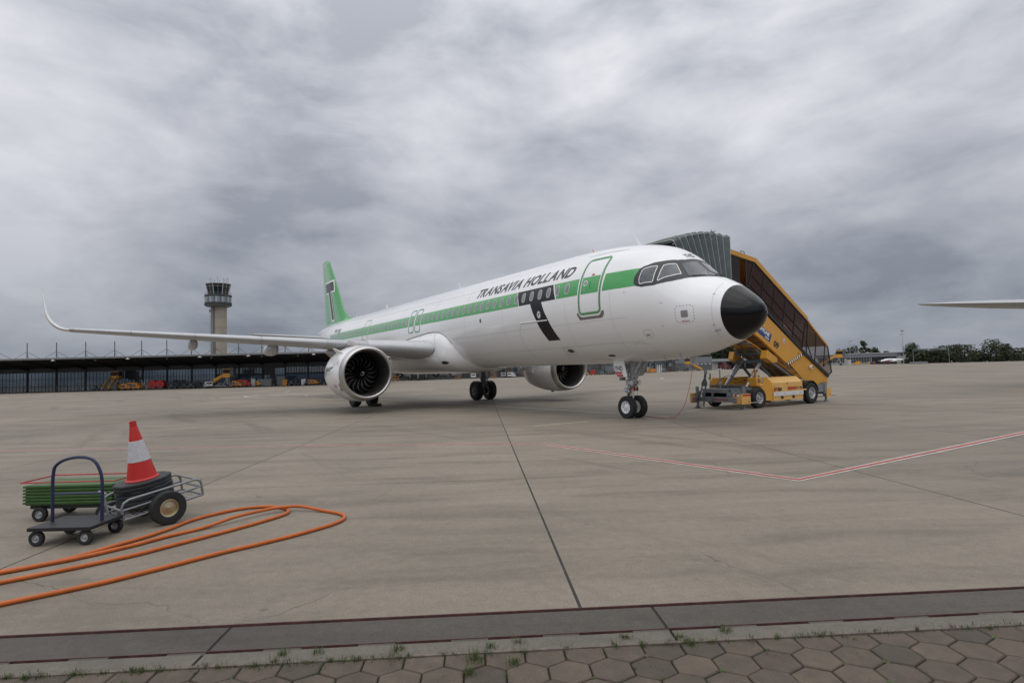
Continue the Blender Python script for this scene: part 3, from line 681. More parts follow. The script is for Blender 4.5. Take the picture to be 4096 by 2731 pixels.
# doors: painted outlines, sill plate, little round window, handle
GRN2 = mat('green_outline', (.06, .30, .09), .3)
def door(s0, s1, z0, z1, w, r, stripe=True, name='cabin_door', label=None, sill=True):
    q, inn = outline(rrect(s0, s1, z0, z1, r, 7), w)
    o = dside(q, name, GRN2, .008, du=.15)
    if label: o['label'] = label
    if stripe:
        p = dside([[(s0+w+.055, Z1), (s0+w+.055, Z0), (s1-w-.055, Z0), (s1-w-.055, Z1)]], 'green_panel', GREEN, .005, o); p.location = (0, 0, 0)
    q, inn = outline(rrect(s0+w+.015, s1-w-.015, z0+w+.015, z1-w-.015, r*.8, 7), .006)
    p = dside(q, 'door_gap', LINE, .004, o, du=.15); p.location = (0, 0, 0)
    return o
d1 = door(4.555, 5.615, 3.53, 5.46, .065, .17, label='forward starboard cabin door outlined in green')
for poly, nm, m, off in (([[(5.70, 3.62), (5.72, 3.56), (5.62, 3.38), (4.55, 3.38), (4.44, 3.50), (4.44, 3.60), (4.53, 3.60), (4.60, 3.50), (4.68, 3.46), (5.48, 3.46), (5.58, 3.50), (5.64, 3.62)]], 'sill_plate', mat('sill_metal', (.22, .21, .20), .4, metal=.4), .009),):
    p = dside(poly, nm, m, off, d1, dv=.03); p.location = (0, 0, 0)
q, inn = outline(oval(5.31, 4.585, .088, .095, 24), .022); p = dside(q, 'window_ring', WLINE, .009, d1, du=0, dv=0); p.location = (0, 0, 0)
p = dside([inn], 'window_pane', PANE, .0085, d1, du=0, dv=0); p.location = (0, 0, 0)
p = dside([[(5.09, 4.62), (5.09, 4.40), (5.075, 4.40), (5.075, 4.62)], [(5.06, 4.38), (5.06, 4.375), (4.93, 4.375), (4.93, 4.38)]], 'handle_slot', DARK, .009, d1); p.location = (0, 0, 0)
p = dside([[(5.10, 4.87), (5.10, 4.82), (4.98, 4.82), (4.98, 4.87)]], 'exit_placard', RED, .009, d1); p.location = (0, 0, 0)
pl = []
for k in range(4): pl.append([(5.40-.02*k, 4.395-.022*k), (5.40-.02*k, 4.387-.022*k), (5.22+.015*k, 4.387-.022*k), (5.22+.015*k, 4.395-.022*k)]); pl.append([(4.86, 4.53-.022*k), (4.86, 4.523-.022*k), (4.72+.012*k, 4.523-.022*k), (4.72+.012*k, 4.53-.022*k)])
p = dside(pl, 'placard', mat('placard_text', (.45, .50, .40), .5), .009, d1, du=0, dv=0); p.location = (0, 0, 0)
for s0 in (18.42, 19.24): door(s0, s0+.68, 3.86, 5.10, .045, .16, True, 'overwing_exit')
door(26.42, 27.40, 3.55, 5.2, .03, .15, True, 'cabin_door', 'mid starboard cabin door outlined in thin green')
# thin marks, hatches and panel lines
def lines(name, pls, w, m, off=.0045):
    q = []; [q.extend(line2d(p, w)) for p in pls]; return dside(q, name, m, off, du=.15, dv=.05)
def dash(poly, w, n):
    out = []; P = [Vector(p) for p in poly]+[Vector(poly[0])]; Ls = [(b-a).length for a, b in zip(P, P[1:])]; T = sum(Ls)
    def at(t):
        t %= T
        for a, b, l in zip(P, P[1:], Ls):
            if t <= l: return a.lerp(b, t/l if l else 0)
            t -= l
        return P[-1]
    for i in range(n): 
        a, c = at(T*i/n), at(T*(i+.45)/n); out += line2d([tuple(a), tuple(c)], w)
    return out
lines('white_pinstripe', [[(7.06, 2.812), (5.0, 2.83), (2.56, 2.87), (.97, 3.06)]], .012, WLINE)
lines('panel_line', [[(9.15, 3.535), (7.40, 3.50)], [(9.15, 3.50), (9.3, 3.3), (9.38, 3.0), (9.4, 2.6), (9.38, 2.2)], [(7.3, 2.2), (7.2, 2.5)]], .010, LINE)
b = MB(); pts = [SZ(9.12-.17*i, 3.56-.003*i, .0) for i in range(11)]; b.tube(pts, .022, 6); b.build('cargo_door_hinge', WHITE, air)
lines('panel_line', [[(.98, 4.08), (.98, 3.8), (.97, 3.4), (.96, 3.0), (.97, 2.7), (1.0, 2.5)], [(5.62, 5.62), (4.4, 5.60)], [(5.95, 2.11), (5.4, 2.02)]], .006, mat('faint_gap', (.50, .50, .50), .6))
lines('panel_line', [[(3.75, 2.48), (3.35, 2.50), (3.2, 2.45), (3.05, 2.2)]], .006, LINE)
blk = mat('mark_black', (.03, .03, .03), .5); PLATE = mat('sensor_plate', (.33, .34, .35), .35, metal=.6)
dside([rrect(1.585, 1.765, 3.15, 3.335, .012, 3)], 'static_port', PLATE, .007)
q, _ = outline(rrect(1.58, 1.77, 3.145, 3.34, .014, 3), .005); dside(q, 'static_port_rim', LINE, .008)
dside(dash(rrect(1.42, 1.93, 3.0, 3.48, .10, 4), .011, 20), 'dashed_mark', blk, .006, du=0, dv=0)
dside([[(1.55, 3.045), (1.55, 3.035), (1.80, 3.035), (1.80, 3.045)], [(1.58, 3.028), (1.58, 3.020), (1.77, 3.020), (1.77, 3.028)]], 'red_placard', mat('placard_red', (.5, .08, .08), .5), .006, du=0, dv=0)
dside(dash(oval(2.98, 2.76, .16, .125, 24), .010, 14), 'dashed_mark', blk, .006, du=0, dv=0)
dside([oval(3.02, 2.72, .07, .025, 14)], 'drain_vent', PLATE, .007, du=0, dv=0)
dside(dash(rrect(6.70, 7.28, 2.28, 2.52, .05, 3), .010, 22), 'dashed_mark', blk, .006, du=0, dv=0)
dside([oval(6.92, 2.395, .16, .062, 20)], 'dark_vent', mat('vent_metal', (.10, .10, .10), .4, metal=.5), .007, du=.1, dv=.02)
dside([oval(5.15, 2.165, .16, .03, 16)], 'dark_vent', DARK, .007, du=.1, dv=.02)
dside([oval(12.16, 3.91, .065, .085, 16)], 'static_vent', mat('vent_metal', (.1, .1, .1), .4), .006, du=0, dv=0)
for s, z in ((2.35, 3.62), (2.42, 2.95), (.99, 3.75), (1.0, 2.88), (3.6, 4.08)):
    lines('corner_mark', [[(s, z), (s-.05, z)], [(s, z), (s, z-.035)]], .007, blk, .006)
faint = mat('faint_lap', (.55, .56, .57), .4)
lines('skin_lap', [[(3.6, 3.30), (15.0, 3.30)], [(7.2, 5.30), (34, 5.30)], [(3.3, 2.55), (14.8, 2.50)]]+[[(s, 5.5), (s, 4.85)] for s in (10.4, 13.6, 16.9, 21.2, 24.6, 29.2)]+[[(s, 4.15), (s, 2.2)] for s in (4.15, 6.35, 10.4, 13.6)]+[[(s, 4.15), (s, 3.8)] for s in (16.9, 21.2, 24.6, 29.2)], .010, faint, .003)
lines('rain_gutter', [[(5.9, 5.62), (5.0, 5.66), (4.2, 5.62)]], .012, mat('gutter', (.45, .42, .42), .5))
b = MB(); p = SZ(.98, 2.72, .0); b.bar(p+Vector((-.12, -.0, -.01)), p+Vector((.16, -.05, .012)), .03, .03); b.build('pitot_probe', PLATE, air)
for s, z in ((2.52, 2.13), (3.1, 2.1)):
    b = MB(); p = SZ(s, z); b.cyl(p, p+Vector((-.02, -.04, -.10)), .018, n=8); b.cyl(p+Vector((-.02, -.04, -.10)), p+Vector((.12, -.04, -.12)), .016, n=8); b.build('air_probe', PLATE, air)
# aerials and beacon
def blade(name, s, h, c, m, sweep=.25, phi=0, side=-1):
    b = MB(); r, u = SP(s, phi, -.02, side), (SP(s, phi, 1, side)-SP(s, phi, 0, side))
    def rg(k, cc): 
        p = r+u*h*k+Vector((-sweep*k, 0, 0)); return [p+Vector((cc/2, 0, 0)), p+Vector((0, .012, 0)), p+Vector((-cc/2, 0, 0)), p+Vector((0, -.012, 0))]
    b.loft([rg(0, c), rg(1, c*.45)]); return b.build(name, m, air, 20)
blade('aerial', 4.55, .38, .16, WHITE); blade('aerial', 17.5, .42, .2, WHITE); blade('aerial', 27.9, .42, .3, WHITE); blade('aerial', 34.2, .28, .2, WHITE)
blade('orange_tag', 6.35, .13, .05, mat('orange_tag', (.7, .16, .03), .5), .02, 16)
blade('aerial', 11.0, -.0+.3, .2, WHITE, .2, 180)
# belly fairing
FR = [(14.9, 1.15, 2.8, 1.97, 2.0), (15.05, 1.55, 3.15, 1.90, 2.2), (15.3, 1.97, 3.58, 1.80, 2.5), (15.6, 2.14, 3.82, 1.74, 2.7), (16.0, 2.22, 3.97, 1.71, 2.9), (16.5, 2.26, 4.03, 1.70, 3.0), (17.2, 2.28, 4.05, 1.69, 3.0), (18.5, 2.28, 3.98, 1.68, 3.0), (21, 2.24, 3.78, 1.68, 2.8), (23.5, 2.16, 3.5, 1.70, 2.6), (25, 2.0, 3.0, 1.78, 2.4), (26.2, 1.6, 2.7, 1.88, 2.2), (27.0, 1.0, 2.4, 1.93, 2.0)]
fF = [mk([r[0] for r in FR], [r[k] for r in FR]) for k in (1, 2, 3, 4)]
def FP(s, ang, off=0):
    """point on the belly fairing, angle from the top towards starboard"""
    w, zt, zb, ex = [f(s) for f in fF]; zc, h = (zt+zb)/2, (zt-zb)/2; c, q = math.cos(R_(ang)), math.sin(R_(ang))
    return Vector((-s, -(w+off)*math.copysign(abs(q)**(2/ex), q), zc+(h+off)*math.copysign(abs(c)**(2/ex), c)))
b = MB(); fs_ = [14.9, 14.97, 15.05, 15.15, 15.3, 15.45, 15.6, 15.8, 16, 16.25, 16.5, 16.9, 17.5, 18.5, 19.5, 21, 22.3, 23.5, 24.3, 25, 25.6, 26.2, 26.6, 27]
b.loft([[FP(s, 360*i/96) for i in range(96)] for s in fs_]); FAIR = b.build('belly_fairing', WHITE, air, 60)
def fline(pts, w, nm='fairing_seam', m=LINE):
    o = mapped(poly_bm(line2d(pts, w)), nm, m, lambda u, v: FP(u, v*20, .006), FAIR, .1, .2); o.location = (0, 0, 0)
fline([(16.9, 1.4), (16.55, 2.6), (16.35, 3.4), (16.1, 4.3), (15.85, 5.3), (15.6, 6.3), (15.4, 7.3)], .016)
fline([(17.9, 1.6), (18.0, 2.6), (18.3, 3.2)], .018); fline([(17.0, 5.0), (16.05, 4.9)], .02, m=mat('dark_seam', (.06, .06, .06), .6))
mp2 = [(15.62+.21*math.cos(a)*(1 if abs(math.cos(a)) < .95 else 1.1), 5.85+.26*math.sin(a)*abs(math.sin(a))**.2) for a in [2*math.pi*i/20 for i in range(20)]]
o = mapped(poly_bm([mp2]), 'air_intake', mat('grille', (.035, .035, .035), .6, nz=.6, nscale=60), lambda u, v: FP(u, v*20, .008), FAIR, .05, .06); o.location = (0, 0, 0)
# dark joint where the fairing's top edge meets the fuselage
dside(line2d([(15.25, 3.10), (15.42, 3.28), (15.65, 3.46), (15.95, 3.60), (16.3, 3.69), (16.8, 3.735), (17.4, 3.74), (18.4, 3.68), (19.6, 3.60), (20.6, 3.52)], .028), 'fairing_seam', mat('dark_seam', (.06, .06, .06), .6), .012)
dside(line2d([(15.02, 2.55), (14.93, 2.35), (14.93, 2.15), (15.02, 2.0)], .03), 'fairing_seam', mat('dark_seam', (.06, .06, .06), .6), .012)
# wings
def wing_side(sg):
    b = MB(); rings = []
    def LE(y): return 16.0+.52*(y-1.98)
    def TE(y):
        if y < 6.4: return 22.1+.0*(y-2)
        return 22.1+(y-6.4)*(25.35-22.1)/(16.9-6.4)
    prof_ = [(1, 0), (.9, .28), (.75, .62), (.6, .86), (.45, .98), (.32, 1.0), (.2, .93), (.11, .76), (.05, .55), (.018, .34), (.004, .16), (0, 0), (.004, -.15), (.02, -.33), (.06, -.52), (.13, -.68), (.25, -.78), (.4, -.74), (.55, -.58), (.7, -.36), (.85, -.14), (1, 0)]
    for y, tk in ((1.0, .155), (2.0, .155), (2.7, .150), (4.0, .135), (5.2, .125), (6.4, .118), (8, .113), (10, .110), (12.5, .108), (15, .107), (16.4, .106), (16.9, .105)):
        c = TE(y)-LE(y); t = c*tk/1.78; z = 3.0+.0815*(max(y, 2.0)-2.7)-.10*tk*c
        rings.append([Vector((-(LE(y)+x*c), sg*y, z-c*.018+(.03*c)*(0 if x > .0 else 0)+k*t*1.0+(.02*c*(1-x)))) for x, k in prof_[:-1]])
    b.loft(rings); w = b.build('wing', WINGG, air, 50)
    w['label'] = 'grey starboard wing reaching to the left' if sg < 0 else 'port wing hidden behind the fuselage'
    # bright leading edge slats
    for y0, y1 in ((2.3, 5.0), (6.75, 9.35), (9.4, 12.0), (12.05, 14.5), (14.55, 16.7)):
        b = MB(); rr = []
        for k in range(5):
            y = y0+(y1-y0)*k/4; 
            c = TE(y)-LE(y); tk = .15-.033*min(1, (y-2.7)/3.7) if y < 6.4 else .118-.012*(y-6.4)/10.5; t = c*tk/1.78; z = 3.0+.0815*(max(y, 2.0)-2.7)-.10*tk*c
            sl = [q for q in prof_[5:17]]; out = []
            for x, kk in sl: out.append(Vector((-(LE(y)+x*c-.02), sg*y, z-c*.018+kk*t*1.05+(.02*c*(1-x)))))
            rr.append(out)
        b.loft(rr, False, False); o = b.build('slat', LTGREY, air, 60); o.parent = w; o.location = (0, 0, 0)
    # flap track fairings
    for y, L_, dz in ((8.5, 3.2, .40), (11.95, 2.6, .30)):
        b = MB(); rr = []; z = 3.0+.0815*(y-2.7)-.20; s0 = LE(y)+(TE(y)-LE(y))*.50
        for k, (x, r) in enumerate(((0, .02), (.02, .5), (.06, .85), (.15, 1), (.4, 1), (.7, .75), (.9, .4), (1, .05))):
            rr.append([Vector((-(s0+x*L_), sg*(y+.19*r*math.cos(a)), z-dz*.25-.05+(dz*.5*r+.12)*math.sin(a)-.0*x)) for a in [2*math.pi*i/16 for i in range(16)]])
        b.loft(rr); o = b.build('flap_fairing', LTGREY, air, 50); o.parent = w; o.location = (0, 0, 0)
    # sharklet
    b = MB(); rr = []
    for t_ in range(9):
        a = t_/8; ang = a*R_(78); rad = 1.1
        yy = 16.9+rad*math.sin(ang)*.85; zz = 4.13+rad*(1-math.cos(ang))*1.0
        if a > .99: pass
        c = 1.55-.35*a; sx_ = 23.76+.5*a
        rr.append((sx_, yy, zz, c))
    rr.append((25.0, 18.05, 6.3, .55))
    rings = []
    for sx_, yy, zz, c in rr:
        th = .045*c; rings.append([Vector((-(sx_+x*c), sg*(yy), zz)) + Vector((0, sg*(-th*k*.9), th*k*.6)) for x, k in ((0, 0), (.1, 1), (.35, 1.3), (.7, .7), (1, 0), (.7, -.7), (.35, -1.3), (.1, -1))])
    b.loft(rings); o = b.build('sharklet', WHITE, air, 50); o.parent = w; o.location = (0, 0, 0)
    return w
wing_side(-1); wing_side(1)
# engines
def engine(y, label):
    ex = -15.62; ez = 1.80; ctr = Vector((ex, y, ez)); A = Vector((-1, 0, 0))
    def scarf(mb):     # lean the inlet a little: top further forward
        for i, v in enumerate(mb.v):
            d = -(v[0]-ex)
            if d < 1.2: k = (1-d/1.2)*.085; mb.v[i] = (v[0]+(v[2]-ez)*k, v[1], v[2])
        return mb
    b = MB(); b.lathe([(.32, 1.215), (.6, 1.25), (1.0, 1.275), (1.6, 1.27), (2.2, 1.22), (2.8, 1.12), (3.3, 1.0), (3.32, .98), (2.9, .96)], ctr, A, 72)
    e = scarf(b).build('engine', WHITE, air, 50); e['label'] = label
    def sub(mb, name, m, sm=50): o = mb.build(name, m, e, sm); o.location = (0, 0, 0); return o
    b = MB(); b.lathe([(.325, 1.212), (.22, 1.198), (.12, 1.175), (.05, 1.145), (.01, 1.11), (0, 1.085), (.012, 1.06), (.05, 1.03), (.12, 1.00), (.22, .975), (.36, .958), (.48, .954)], ctr, A, 96); sub(scarf(b), 'inlet_lip', ALU)
    b = MB(); b.lathe([(.48, .954), (.7, .955), (1.1, .965), (1.8, .965)], ctr, A, 72); sub(scarf(b), 'inlet_duct', mat('duct_liner', (.035, .033, .033), .5, nz=.2, nscale=6))
    b = MB(); b.lathe([(1.75, .97), (1.75, .3)], ctr, A, 48); sub(b, 'duct_back', mat('duct_black', (.004, .004, .004), .8))
    FB = mat('fan_blade_composite', (.022, .022, .024), .30, spec=.8); FE = mat('fan_blade_edge_glint', (.45, .44, .42), .38, metal=.35)  # pale metal edge, lightened to paint in the glint on each blade
    bb = None
    for k in range(18):
        if bb is None:
            b = MB(); nr = 12
            def pt(i, j, e_=0):
                q = i/nr; r = .26+.685*q
                sw = .42*math.sin(q*math.pi*.95)*.55-.30*q*q         # S shaped leading edge
                st = R_(18+44*q); ch = .30+.10*math.sin(q*3.1)
                x = 1.16+.16*math.sin(q*3.0)*(-.6)+.10*q; u = j*ch
                ax_ = x+u*math.cos(st); tn = u*math.sin(st)
                a = sw+tn/r
                return Vector((-ax_+e_, r*math.sin(a), r*math.cos(a)))
            V = [[pt(i, j/4) for j in range(5)] for i in range(nr+1)]
            b.m(0); b.add([p for r in V for p in r], [(i*5+j, i*5+j+1, (i+1)*5+j+1, (i+1)*5+j) for i in range(nr) for j in range(4)])
            V = [[pt(i, -.035, .002), pt(i, .075, .005)] for i in range(nr+1)]
            b.m(1); b.add([p for r in V for p in r], [(i*2, i*2+1, (i+1)*2+1, (i+1)*2) for i in range(nr)])
            bb = b
            me_o = b.build('fan_blade', [FB, FE], e, 60, fix=False); me = me_o.data; o = me_o
        else:
            o = bpy.data.objects.new('fan_blade', me); col.objects.link(o); o.parent = e
        o.location = ctr; o.rotation_euler = (2*math.pi*k/18, 0, 0)
    b = MB(); b.lathe([(.72, .001), (.73, .03), (.78, .08), (.90, .17), (1.06, .255), (1.2, .29), (1.35, .30)], ctr, A, 40); sub(b, 'spinner', mat('spinner_black', (.006, .006, .007), .3))
    b = MB(); Q = []
    for i in range(15):
        t = i/14; a = -1.2+5.4*t; r = .035+.075*t if t < .85 else .098; w = .006+.022*math.sin(math.pi*min(1, t*1.05))
        def sp(rr, aa): 
            x = .73+(rr-.03)*.95 if rr < .12 else .8; return ctr+Vector((-(x-.012), rr*math.sin(aa), rr*math.cos(aa)))
        Q.append((sp(r-w/2, a), sp(r+w/2, a)))
    b.add([p for q in Q for p in q], [(2*i, 2*i+1, 2*i+3, 2*i+2) for i in range(14)]); o = b.build('spiral_mark', WLINE, e, 0, fix=False); o.location = (0, 0, 0)
    b = MB(); b.lathe([(3.0, .72), (3.6, .66), (4.2, .50), (4.5, .42)], ctr, A, 40); b.lathe([(4.2, .34), (4.7, .24), (5.2, .06)], ctr, A, 32, True); sub(b, 'exhaust_nozzle', TITAN)
    b = MB(); b.lathe([(3.3, .985), (2.6, .95), (2.0, .8)], ctr, A, 48); b.lathe([(2.6, .95), (2.6, .6), (3.0, .72)], ctr, A, 40); sub(b, 'fan_duct', mat('duct_liner', (.035, .033, .033), .5))
    # strakes
    for sg in (-1, 1):
        b = MB(); a = R_(42)*sg
        def q(s, r): return ctr+Vector((-s, r*math.sin(a), r*math.cos(a)))
        P = [q(.75, 1.262), q(1.75, 1.26), q(1.7, 1.56), q(1.45, 1.52)]; n_ = Vector((0, math.cos(a), -math.sin(a)))*.012
        b.prism([p-n_ for p in P], n_*2); sub(b, 'strake', WHITE, 20)
    # marks: cowl seams, vents, lettering
    def NC(s, ang, off=.004):   # nacelle surface point; ang from the top towards outboard/starboard (-y)
        def rr(s):
            pr = [(.32, 1.215), (.6, 1.25), (1.0, 1.275), (1.6, 1.27), (2.2, 1.22), (2.8, 1.12)]
            for (a, ra), (c, rc) in zip(pr, pr[1:]):
                if s <= c: return ra+(rc-ra)*(s-a)/(c-a)
            return 1.12
        r = rr(s)+off; v = ctr+Vector((-s, -r*math.sin(R_(ang)), r*math.cos(R_(ang))))
        if s < 1.2: v.x += (v.z-ez)*(1-s/1.2)*.085
        return v
    def nd(polys, nm, m, off=.005): o = mapped(poly_bm(polys), nm, m, lambda u, v: NC(u, v, off), e, .15, 4); o.location = (0, 0, 0)
    nd(line2d([(.98, 8), (.98, 175)], .008) + line2d([(.4, 132), (1.0, 132)], .5), 'cowl_seam', LINE)
    nd([[(.62, 62), (.62, 70), (.68, 70), (.68, 62)]], 'vent', PLATE, .006)
    if y < 0:
        bm = text_bm('AIRBUS A321', .20, .006); xs = max(v.co.x for v in bm.verts)
        for v in bm.verts: v.co.x *= .98/xs
        o = mapped(bm, 'lettering', GREYTXT, lambda u, v: NC(2.35-u, 84-math.degrees(v/1.27)*1.2, .006), e, .1, .05); o.location = (0, 0, 0)
        bm = text_bm('neo', .18, .004, .3)
        o = mapped(bm, 'lettering', GREYTXT, lambda u, v: NC(1.35-u*.85, 80-math.degrees(v/1.27)*1.2, .006), e, .1, .05); o.location = (0, 0, 0)
        nd([[(.36, 108), (.36, 128), (.62, 128), (.62, 124), (.50, 120), (.50, 112)]], 'scoop_plate', PLATE, .007)
        rp = []
        for k in range(4): rp += line2d([(.97-.02*k, 113+1.6*k), (1.02+.02*(k % 2), 113.6+1.6*k)], .4)
        nd(rp, 'red_placard', mat('placard_red', (.5, .08, .08), .5), .006)
        nd(line2d([(.60, 106), (.78, 106)], .4)+line2d([(1.35, 98), (1.42, 98)], .4), 'cowl_seam', DARK)
    # drain mast under cowl
    b = MB(); b.bx(ex-1.9, ex-1.7, y-.02, y+.02, ez-1.33, ez-1.22); sub(b, 'drain_mast', DARK, 20)
    # pylon
    b = MB(); rr = []
    for s, zb, zt, w in ((16.75, 2.98, 3.02, .05), (17.0, 2.95, 3.13, .13), (17.5, 2.9, 3.26, .20), (18.2, 2.8, 3.38, .24), (19.2, 2.5, 3.36, .24), (20.2, 2.3, 3.2, .2), (21.6, 2.75, 3.1, .12), (22.6, 3.0, 3.06, .04)):
        rr.append([Vector((-s, y+w*math.cos(a)*(.9 if abs(math.sin(a)) > .5 else 1), (zb+zt)/2+(zt-zb)/2*math.sin(a))) for a in [2*math.pi*i/16 for i in range(16)]])
    b.loft(rr); o = b.build('pylon', TITAN, air, 50); return e
engine(-5.75, 'near engine with black fan and silver inlet lip'); engine(5.75, 'far engine seen under the fuselage')
# tail
def tail():
    b = MB(); rings = []
    foil = [(0, 0), (.03, .5), (.12, .9), (.3, 1), (.6, .72), (.85, .32), (1, .04), (1, -.04), (.85, -.32), (.6, -.72), (.3, -1), (.12, -.9), (.03, -.5)]
    stn = [(5.75, 35.9, 42.55), (6.3, 36.55, 42.62), (7.22, 37.65, 42.8), (9, 39.0, 43.05), (11.3, 41.05, 43.45), (11.62, 41.35, 43.5), (11.76, 41.75, 43.5)]
    def fin(z): 
        for (a, l0, t0), (c, l1, t1) in zip(stn, stn[1:]):
            if z <= c: k = (z-a)/(c-a); return l0+(l1-l0)*k, t0+(t1-t0)*k
        return stn[-1][1:]
    for z, l, t in stn:
        c = (t-l); th = .047*c if z < 11.5 else .03*c
        rings.append([Vector((-(l+x*c), k*th, z)) for x, k in foil])
    b.loft(rings); f = b.build('tail_fin', GREEN, air, 50); f['label'] = 'green tail fin with a black letter outlined in white'
    def fy(s, z):
        l, t = fin(z); c = t-l; x = (s-l)/c; th = .047*c
        for (a, ka), (d, kd) in zip(foil[:6], foil[1:7]):
            if x <= d: return th*(ka+(kd-ka)*(x-a)/(d-a))
        return .01
    def fd(polys, nm, m, off): o = mapped(poly_bm(polys), nm, m, lambda u, v: Vector((-u, -(fy(u, v)+off), v)), f, .12, .3); o.location = (0, 0, 0)
    out = [(42.5, 9.80), (39.68, 9.78), (39.22, 8.70), (40.50, 8.70), (39.12, 6.22), (40.06, 6.20), (41.20, 8.70), (41.95, 8.70)]
    out = [(42.50, 9.80), (39.72, 9.78), (39.22, 8.70), (40.28, 8.70), (39.13, 6.22), (40.08, 6.20), (41.18, 8.70), (41.97, 8.70)]
    fd([out], 'letter_border', WLINE, .02)
    q, inn = outline(out, .155); fd([inn], 'black_letter', BLACK, .035)
    # pale erosion strip along the fin's leading edge
    b = MB(); Q = []
    for z in (6.7, 7.22, 8, 9, 10, 11.3): l, t = fin(z); Q.append([Vector((-(l+.10), .045, z)), Vector((-(l-.012), 0, z)), Vector((-(l+.10), -.045, z))])
    b.loft(Q, False, False); o = b.build('leading_edge', mat('erosion_strip', (.62, .60, .58), .4), f); o.location = (0, 0, 0)
    # rudder seam and root gap
    fd(line2d([(41.25, 6.05), (42.65, 11.2)], .035), 'rudder_seam', mat('seam_green', (.03, .13, .04), .5), .045)
    bm = text_bm('YHD', .36, .01)
    o = mapped(bm, 'registration', WLINE, lambda u, v: Vector((-(42.75-u*.9), -(fy(42.75-u*.9, 11.22+v)+.008), 11.22+v)), f, .1, .1); o.location = (0, 0, 0)
    # dorsal root fairing in white-green
    b = MB(); rr = []
    for s, h, w in ((34.2, .02, .05), (35.2, .13, .14), (36.2, .32, .26), (38, .42, .34), (40, .42, .32), (42, .40, .2)):
        zt = fT(s)+ZC; rr.append([Vector((-s, w*1.6, zt-.14)), Vector((-s, w*.8, zt+h*.25)), Vector((-s, w*.25, zt+h)), Vector((-s, -w*.25, zt+h)), Vector((-s, -w*.8, zt+h*.25)), Vector((-s, -w*1.6, zt-.14))])
    b.loft(rr); o = b.build('root_fairing', GREEN, f, 60); o.location = (0, 0, 0)
    for sg in (-1, 1):
        b = MB(); rings = []
        for y, l, t, z in ((.3, 38.2, 42.2, 4.70), (1.2, 38.75, 42.25, 4.79), (3.5, 40.0, 42.5, 4.98), (6.0, 41.2, 42.75, 5.18), (6.22, 41.5, 42.78, 5.20)):
            c = t-l; th = .055*c if y < 6.1 else .02*c; rings.append([Vector((-(l+x*c), sg*y, z+k*th)) for x, k in foil])
        b.loft(rings); b.build('tailplane', WINGG, air, 50)
tail()
# landing gear
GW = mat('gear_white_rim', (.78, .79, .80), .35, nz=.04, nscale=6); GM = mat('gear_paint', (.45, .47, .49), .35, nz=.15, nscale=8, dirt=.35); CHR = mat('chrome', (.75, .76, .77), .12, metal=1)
b = MB(); X = -5.17
b.m(0); b.cyl((X-.02, 0, 1.0), (X+.06, 0, 2.15), .10, .105, 20); b.cyl((X-.02, 0, .93), (X-.02, 0, 1.02), .125, n=20); b.cyl((X+.005, 0, 1.25), (X+.01, 0, 1.33), .13, n=20)
b.m(1); b.cyl((X-.03, 0, .38), (X-.02, 0, .95), .07, n=18); b.m(0)
b.cyl((X-.03, -.32, .385), (X-.03, .32, .385), .045, n=12); b.box((X-.03, 0, .40), (.16, .16, .16))
# torque link aft, drag brace forward, actuators
for y in (-.05, .05): b.bar((X-.12, y, .98), (X-.30, y*.4, .72), .03, .05); b.bar((X-.30, y*.4, .72), (X-.10, y, .45), .03, .05)
for y in (-.16, .16): b.bar((X+.06, y*.5, 1.32), (X+.62, y, 1.98), .055, .07)
b.bar((X+.10, 0, 1.18), (X+.40, 0, 1.72), .06); b.cyl((X+.02, -.13, 1.12), (X+.02, .13, 1.12), .05, n=12)
b.cyl((X-.08, -.14, .95), (X-.04, -.15, 1.7), .028, n=10); b.cyl((X-.08, .13, .95), (X-.02, .14, 1.7), .022, n=10)
b.box((X-.14, -.17, 1.00), (.14, .10, .13)); b.cyl((X-.20, -.13, .93), (X+.02, -.22, .93), .05, n=12); b.box((X-.14, -.08, 1.22), (.1, .12, .22))
b.m(2); b.tube([(X+.0, -.12, 1.9), (X-.02, -.15, 1.5), (X+.07, -.13, 1.2), (X-.02, -.14, .95), (X-.03, -.1, .55)], .012, 6); b.tube([(X-.1, .1, 1.8), (X-.13, .05, 1.4), (X-.12, -.1, 1.1), (X-.1, -.08, .6)], .010, 6)
b.tube([(X+.12, -.05, 1.1), (X+.05, -.13, 1.02), (X-.1, -.12, .9), (X-.13, -.05, .78)], .009, 6)
b.m(3); b.tube([(X+.10, -.10, 1.05), (X+.0, -.15, .92), (X-.06, -.12, .85)], .009, 6)
gear = b.build('nose_gear', [GM, CHR, DARK, RED], air, 40)
def sub(mb, name, m, par, sm=40, bev=0): o = mb.build(name, m, par, sm, bev); o.location = (0, 0, 0); return o
for s in (-1, 1):
    w = wheel_obj(gear, (X-.03, s*.25, .385), (0, s, 0), .385, .22, .215, GW, bolts=8, dish=.35); w.location = (0, 0, 0)
# landing lights
b = MB()
for y, z in ((-.2, 1.22), (.2, 1.22)): b.m(0); b.cyl((X+.04, y, z), (X+.14, y, z), .06, .085, 16); b.m(1); b.cyl((X+.141, y, z), (X+.15, y, z), .078, n=16)
sub(b, 'lamp', [GM, mat('lamp_glass', (.7, .72, .75), .1, coat=1)], gear)
